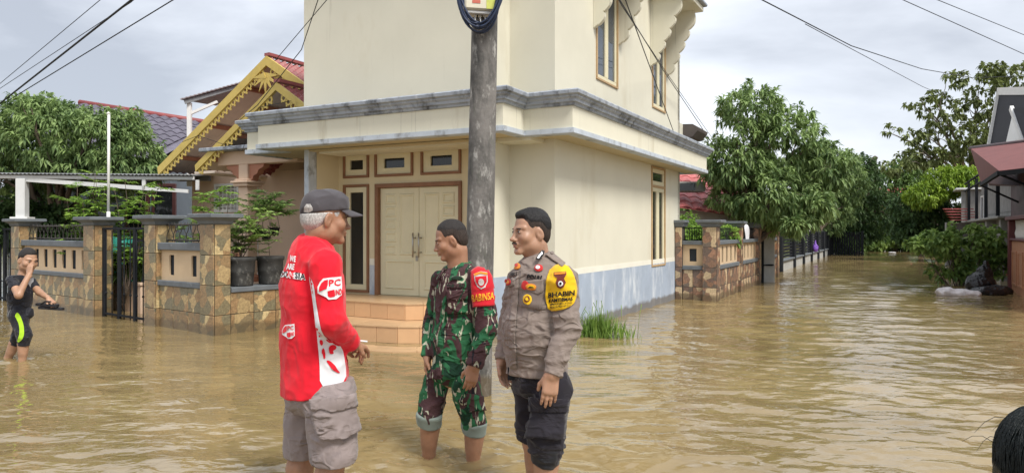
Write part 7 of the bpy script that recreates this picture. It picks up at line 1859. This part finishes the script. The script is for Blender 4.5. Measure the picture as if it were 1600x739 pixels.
# low flat-roofed shed further back
sh_ = thing('grey_shed', 'small grey shed with a thin flat roof behind the roadside shrub', 'shed', HW(AR, rbp(1500), 0), -TH)
zs = zR(297, rbp(1500)); MB().box(-.15, 2.6, -.2, 2.2, zs, zs + .07, .01).build('roof_sheet', m_alu, sh_); MB().box(.25, 2.4, .0, 2, -.36, zs - .001).build('wall', m_greymetal, sh_)
MB().box(.05, .2, .05, .2, -.36, zs - .001, .01).build('post', m_concrete, sh_)
ra = thing('red_awning', 'small faded red tiled awning next to the grey shed', 'awning', P(1492, 347, 26).xy.to_3d()); zz = P(0, 326, 26).z
for k in range(5):
    o = MB().prism([(-.45 + .0, zz - .1 * k), (.6, zz - .1 * k), (.6, zz - .1 * k - .035), (-.42 + .03 * k, zz - .1 * k - .035)], -.09 * k - .12, -.09 * k, 'y').build('tile_course', m_pinkroof, ra)
MB().box(-.3, .6, .0, .1, -.36, zz - .5).build('support', m_concrete, ra)
# white and black gabled upper house
uh = thing('gabled_house', 'white house with wide black underside roof overhang and white edge boards', 'house', HW(AR + .9, 0, 0), -TH)
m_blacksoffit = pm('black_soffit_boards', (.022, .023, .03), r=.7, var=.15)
Lu = lambda px, py, Y: Vector((HL(P(px, py, Y))[0] - AR - .9, HL(P(px, py, Y))[1], P(px, py, Y).z))
K0, K1, K2, K3 = Lu(1545, 229, 20.5), Lu(1560.5, 143, 20.5), Lu(1665, 141, 16.5), Lu(1650, 240, 16.5)
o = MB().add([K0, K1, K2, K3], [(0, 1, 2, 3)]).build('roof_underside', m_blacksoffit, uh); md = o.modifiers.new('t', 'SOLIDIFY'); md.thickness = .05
MB().bar(K0, K1, .10, .16).build('edge_board', m_white, uh); MB().bar(K1, K2, .10, .20).build('edge_board', m_white, uh)
W0, W1_, W2_, W3_ = Lu(1570, 230, 19.2), Lu(1582, 178, 19.2), Lu(1660, 170, 16.0), Lu(1660, 245, 16.0)
o = MB().add([W0, W1_, W2_, W3_], [(0, 1, 2, 3)]).build('wall', m_white, uh); md = o.modifiers.new('t', 'SOLIDIFY'); md.thickness = .1
MB().bar(Lu(1580, 169, 18.4), Lu(1600, 222, 17.4), .08, .13).build('edge_board', m_white, uh)
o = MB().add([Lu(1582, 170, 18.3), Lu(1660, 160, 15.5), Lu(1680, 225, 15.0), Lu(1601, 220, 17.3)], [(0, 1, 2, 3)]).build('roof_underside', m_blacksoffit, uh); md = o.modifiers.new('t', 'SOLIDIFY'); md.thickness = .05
bz = Lu(1590, 225, 19); MB().box(.6, 4, bz.y - 3.0, bz.y + .4, -.36, 2.4).build('wall', m_white, uh)
# front wall of the last plot
fwl = thing('front_wall', 'orange panelled front wall with maroon post and white balusters', 'wall', ro, -TH)
fb1 = rbp(1583); fb0 = fb1 - 5.0
MB().box(-.05, .12, fb0, fb1 - .22, -.36, 1.05, .01).build('wall_base', m_terrawall, fwl)
for k in range(6):
    u = fb1 - .35 - k * .8; o = frame_ring(MB(), u - .62, u, .15, .85, .05, -.03, .02, 'a', -.05 * -1 - .10).build('panel_mould', m_terrawall, fwl); o.location = (-.0, 0, 0)
MB().box(-.09, .15, fb0, fb1 - .221, 1.051, 1.10, .01).build('coping', m_maroon, fwl); MB().box(-.10, .16, fb1 - .22, fb1, -.36, 1.47, .01).build('post', m_maroon, fwl)
MB().box(-.14, .45, fb0, fb1 + .06, 1.471, 1.55, .01).build('top_beam', m_maroon, fwl)
bl_ = MB().lathe([(.03, 1.10), (.03, 1.13), (.045, 1.2), (.025, 1.3), (.03, 1.40), (.035, 1.47)], 10).mesh('baluster', m_white, True)
for k in range(22): place('baluster', bl_, fwl, (.03, fb1 - .36 - k * .2, 0))
# rubbish by the shrub
m_bagb = pm('black_bin_bag', (.010, .010, .012), r=.25, var=.3, sc_=14, bump=.7, bs=16, dist=.04, spec=.5)
def blob(name, label, loc, els, mat, seed, h=.02, amp=.03, cat='bag', grp=None):
    f = Fld()
    for c, r in els: f.el(c, r, None, .05)
    f.noise += [folds(amp, 7, seed), folds(amp * .5, 16, seed + 1)]
    o = place(name, npmesh(name, *f.mesh(h), mat)); o.location = loc; return tag(o, label, cat, grp)
bgq = G(1546, 459)
blob('rubbish_bag', 'tall black rubbish bag leaning against the roadside shrub', (bgq.x + .05, bgq.y + .35, 0), [((0, 0, .15), (.30, .24, .26)), ((.08, .0, .40), (.15, .14, .14)), ((.10, 0, .55), (.06, .06, .10))], m_bagb, 61, .014, .022, grp='rubbish bags')
blob('rubbish_bag', 'low slumped black rubbish bag half sunk in the water', (bgq.x - .15, bgq.y - .15, 0), [((0, 0, .03), (.40, .22, .13)), ((.3, .1, .05), (.26, .2, .13))], m_bagb, 63, .014, .02, grp='rubbish bags')
wsq = G(1500, 461)
blob('sack', 'whitish sack floating flat on the water beside the black bags', (wsq.x, wsq.y, 0), [((0, 0, .02), (.42, .2, .10)), ((-.3, 0, .06), (.16, .14, .11))], pm('pale_sack', (.72, .68, .68), r=.8, var=.15, sc_=10, bump=.3, bs=25), 65, cat='sack')
for i, (px, py) in enumerate(((1313, 396), (1346, 396), (1394, 396))):
    q = G(px, py); blob('litter', ['pale green plastic litter floating by the black fence end', 'white plastic scrap floating under the dark round-crowned tree', 'flat white litter floating in the middle of the lane end'][i], (q.x, q.y, 0), [((0, 0, .05), (.22 if i == 2 else .12, .15, .05 if i else .2))], pm('plastic_litter%d' % i, [(.35, .5, .42), (.7, .7, .7), (.65, .65, .65)][i], r=.5), 70 + i, .04, .02, 'litter')
# far house and far woods
fh_ = thing('far_house', 'distant house with a red grey tile roof between the trees', 'house', P(1400, 380, 60).xy.to_3d()); zf = P(0, 330, 60).z; zf2 = P(0, 293, 60).z
MB().prism([(-2.2, zf), (1.4, zf), (1.0, zf2), (-.6, zf2)], 0, 4, 'y').build('roof', m_pinkroof, fh_); MB().box(-1.8, 1.0, .3, 3.8, -.4, zf).build('wall', m_plinth, fh_)
rngf = np.random.RandomState(77); lob = []
for i in range(46):
    px = -500 + i * 58 + rngf.uniform(-15, 15); Y = 64 + rngf.uniform(-4, 6); q = P(px, 361, Y); hh = rngf.uniform(1.6, 3.2); lob.append(((q.x, Y, hh * .7), (3.0, 2.0, hh), 1))
fo, _ = foliage(rngf, lob, 260, 7, .55, .17, .2, .9, m_bush, 'far_woods', None); fo['kind'] = 'stuff'
# ------------------------------------------------------------------ utility pole, box, coil and cables
m_pole = pm('mossy_concrete_pole', (.17, .16, .15), r=.9, var=.3, sc_=7, bump=.6, bs=35, dist=.008, dirt=[((.050, .050, .047), .62, (6, 6, 2.0)), ((.50, .49, .46), .40, (16, 16, 7)), ((.10, .11, .08), .3, (9, 9, 3)), ((.55, .54, .50), .24, (5, 5, 3))])
PB = Vector((-.275, 5.5, -.4)); PT = Vector((-.145, 5.5, 5.9))
up_ = thing('utility_pole', 'weathered grey concrete utility pole standing in the water between the men and the door', 'pole', (PB.x, PB.y, 0))
pts = [PB + (PT - PB) * t_ for t_ in np.linspace(0, 1, 15)]
MB().tube([p_ - Vector((PB.x, PB.y, 0)) for p_ in pts], [.112 - .026 * i / 14 for i in range(15)], 28).build('shaft', m_pole, up_, True)
MB().tube([Vector((-.5, -.0, 5.35)) , Vector((.75, .0, 5.35))], .03, 8).build('cross_arm', m_steel, up_, True)
MB().lathe([(.094, 3.05), (.098, 3.055), (.098, 3.085), (.094, 3.09)], 28, (.075, 0)).build('strap', m_steel, up_, True)
bx = P(748, -20, 5.36); jb = thing('junction_box', 'cream telecom box with printed front strapped to the utility pole', 'junction box', (bx.x, bx.y, bx.z), .22)
m_boxc = pm('cream_box_plastic', (.62, .58, .46), r=.5, var=.05); m_boxy = pm('yellow_green_label', (.55, .58, .12), r=.5, var=.15, sc_=20)
MB().box(-.115, .115, -.07, .05, -.19, .25, .012).build('case', m_boxc, jb); MB().box(-.10, .10, -.05, .05, -.212, -.191, .004).build('base_lip', m_white, jb)
MB().box(.045, .112, -.073, -.0702, -.18, .2).build('label', m_boxy, jb); MB().box(-.06, .0, -.073, -.0702, -.145, -.12).build('label', pm('red_label', (.5, .12, .08), r=.5), jb); MB().box(-.095, .03, -.073, -.0702, -.10, -.07).build('label', pm('violet_label', (.28, .25, .48), r=.5), jb)
for k in range(5): MB().tube([(-.03 + .018 * k, -.01, -.21), (-.03 + .02 * k, -.02, -.26 - .01 * (k % 2)), (-.01 + .02 * k, .0, -.31)], .005, 5).build('lead', m_wirebl if k % 2 else m_white, jb, True)
m_coil = pm('dark_blue_cable', (.022, .035, .075), r=.45, var=.2, bump=0)
co = P(748.5, -25, 5.30); cl2 = thing('cable_coil', 'coil of dark blue cable looped round the telecom box', 'cable coil', co)
rc_ = random.Random(3)
for k in range(11):
    rx, rz, ox, oy = .150 + rc_.uniform(-.015, .022), .32 + rc_.uniform(-.03, .045), rc_.uniform(-.012, .012), rc_.uniform(-.045, .02)
    MB().tube([(ox + rx * sin(t_ / 40 * 2 * pi) * (1 + .05 * sin(3 * t_ / 40 * 2 * pi + k)), oy + .015 * sin(t_ / 40 * 4 * pi + k), rz * -cos(t_ / 40 * 2 * pi)) for t_ in range(41)], .0075, 6).build('loop', m_coil, cl2, True)
def cable(label, pts, r=.012, sag=0.0, mat=None):
    a = [Vector(p_) for p_ in pts]; out_ = []
    for i in range(len(a) - 1):
        n = 14
        for k in range(n + (1 if i == len(a) - 2 else 0)):
            t_ = k / n; q = a[i].lerp(a[i + 1], t_); q.z -= sag * 4 * t_ * (1 - t_); out_.append(q)
    o = MB().tube(out_, r * .7, 6).build('overhead_cable', mat or m_wirebl, None, True)
    return tag(o, label, 'cable', 'overhead cables')
top = lambda z: Vector((PB.x + (PT.x - PB.x) * (z + .4) / 6.3, 5.5, z))
cable('thin overhead cable running highest to the far side of the mango tree', [top(5.6), P(157, 0, 10.5), P(-60, 181, 16)], .008)
cable('thin overhead cable just under the highest one over the mango tree', [top(5.5), P(205, 4, 10.5), P(-60, 178, 16.2)], .008)
cable('thick bundled overhead cable sloping down over the mango tree', [top(5.35), P(206, 0, 10.3), P(-60, 209, 16)], .022)
cable('overhead cable with the gentlest slope over the mango tree', [top(4.9), P(271, 0, 10.2), P(12, 158, 14.5), P(-60, 205, 16.5)], .013)
cable('slack service wire dropping from the pole to the yellow gable', [top(4.6), P(497, 0, 8.6), P(471, 78, 9.6), P(402, 165, 10.6), P(372, 190, 11.0)], .008)
cable('straight service wire reaching the ridge of the yellow gable', [top(4.8), P(511, 0, 8.6), P(430, 95, 10.6)], .007)
cable('dark wire crossing the hooded windows down to the canopy corner', [top(4.7), P(977, 0, 8.0), P(1052, 205, 12.9)], .009)
cable('pale wire passing the hooded windows towards the lane trees', [top(4.75), P(968, 0, 8.0), P(1035, 108, 12.0), P(1130, 250, 16.5)], .009)
cable('second pale wire beside it down to the dark awning', [top(4.78), P(972, 10, 8.0), P(1042, 115, 12.0), P(1112, 215, 16.5)], .007)
cable('long overhead cable sweeping across the lane sky to the rain tree', [top(5.6), P(1190, 0, 13), P(1330, 72, 18), P(1440, 108, 24), P(1520, 122, 30), P(1640, 118, 36)], .018)
cable('thin cable parting from the long one over the lane', [P(1258, 38, 16), P(1340, 82, 20), P(1442, 136, 26), P(1500, 160, 30)], .013)
cable('overhead cable high above the gabled house', [top(5.75), P(1410, 0, 14), P(1600, 85, 17.5), P(1700, 130, 19)], .012)
cable('overhead cable crossing the corner of sky above the gabled house', [top(5.8), P(1464, 0, 14), P(1600, 55, 17), P(1700, 95, 18.5)], .011)
cable('slack twisted wire hanging under the yellow gable eave', [P(455, 158, 10.6), P(405, 168, 10.7), P(378, 236, 10.9), P(310, 212, 11.6), P(285, 222, 12)], .006)
wetline(m_pole, .16)
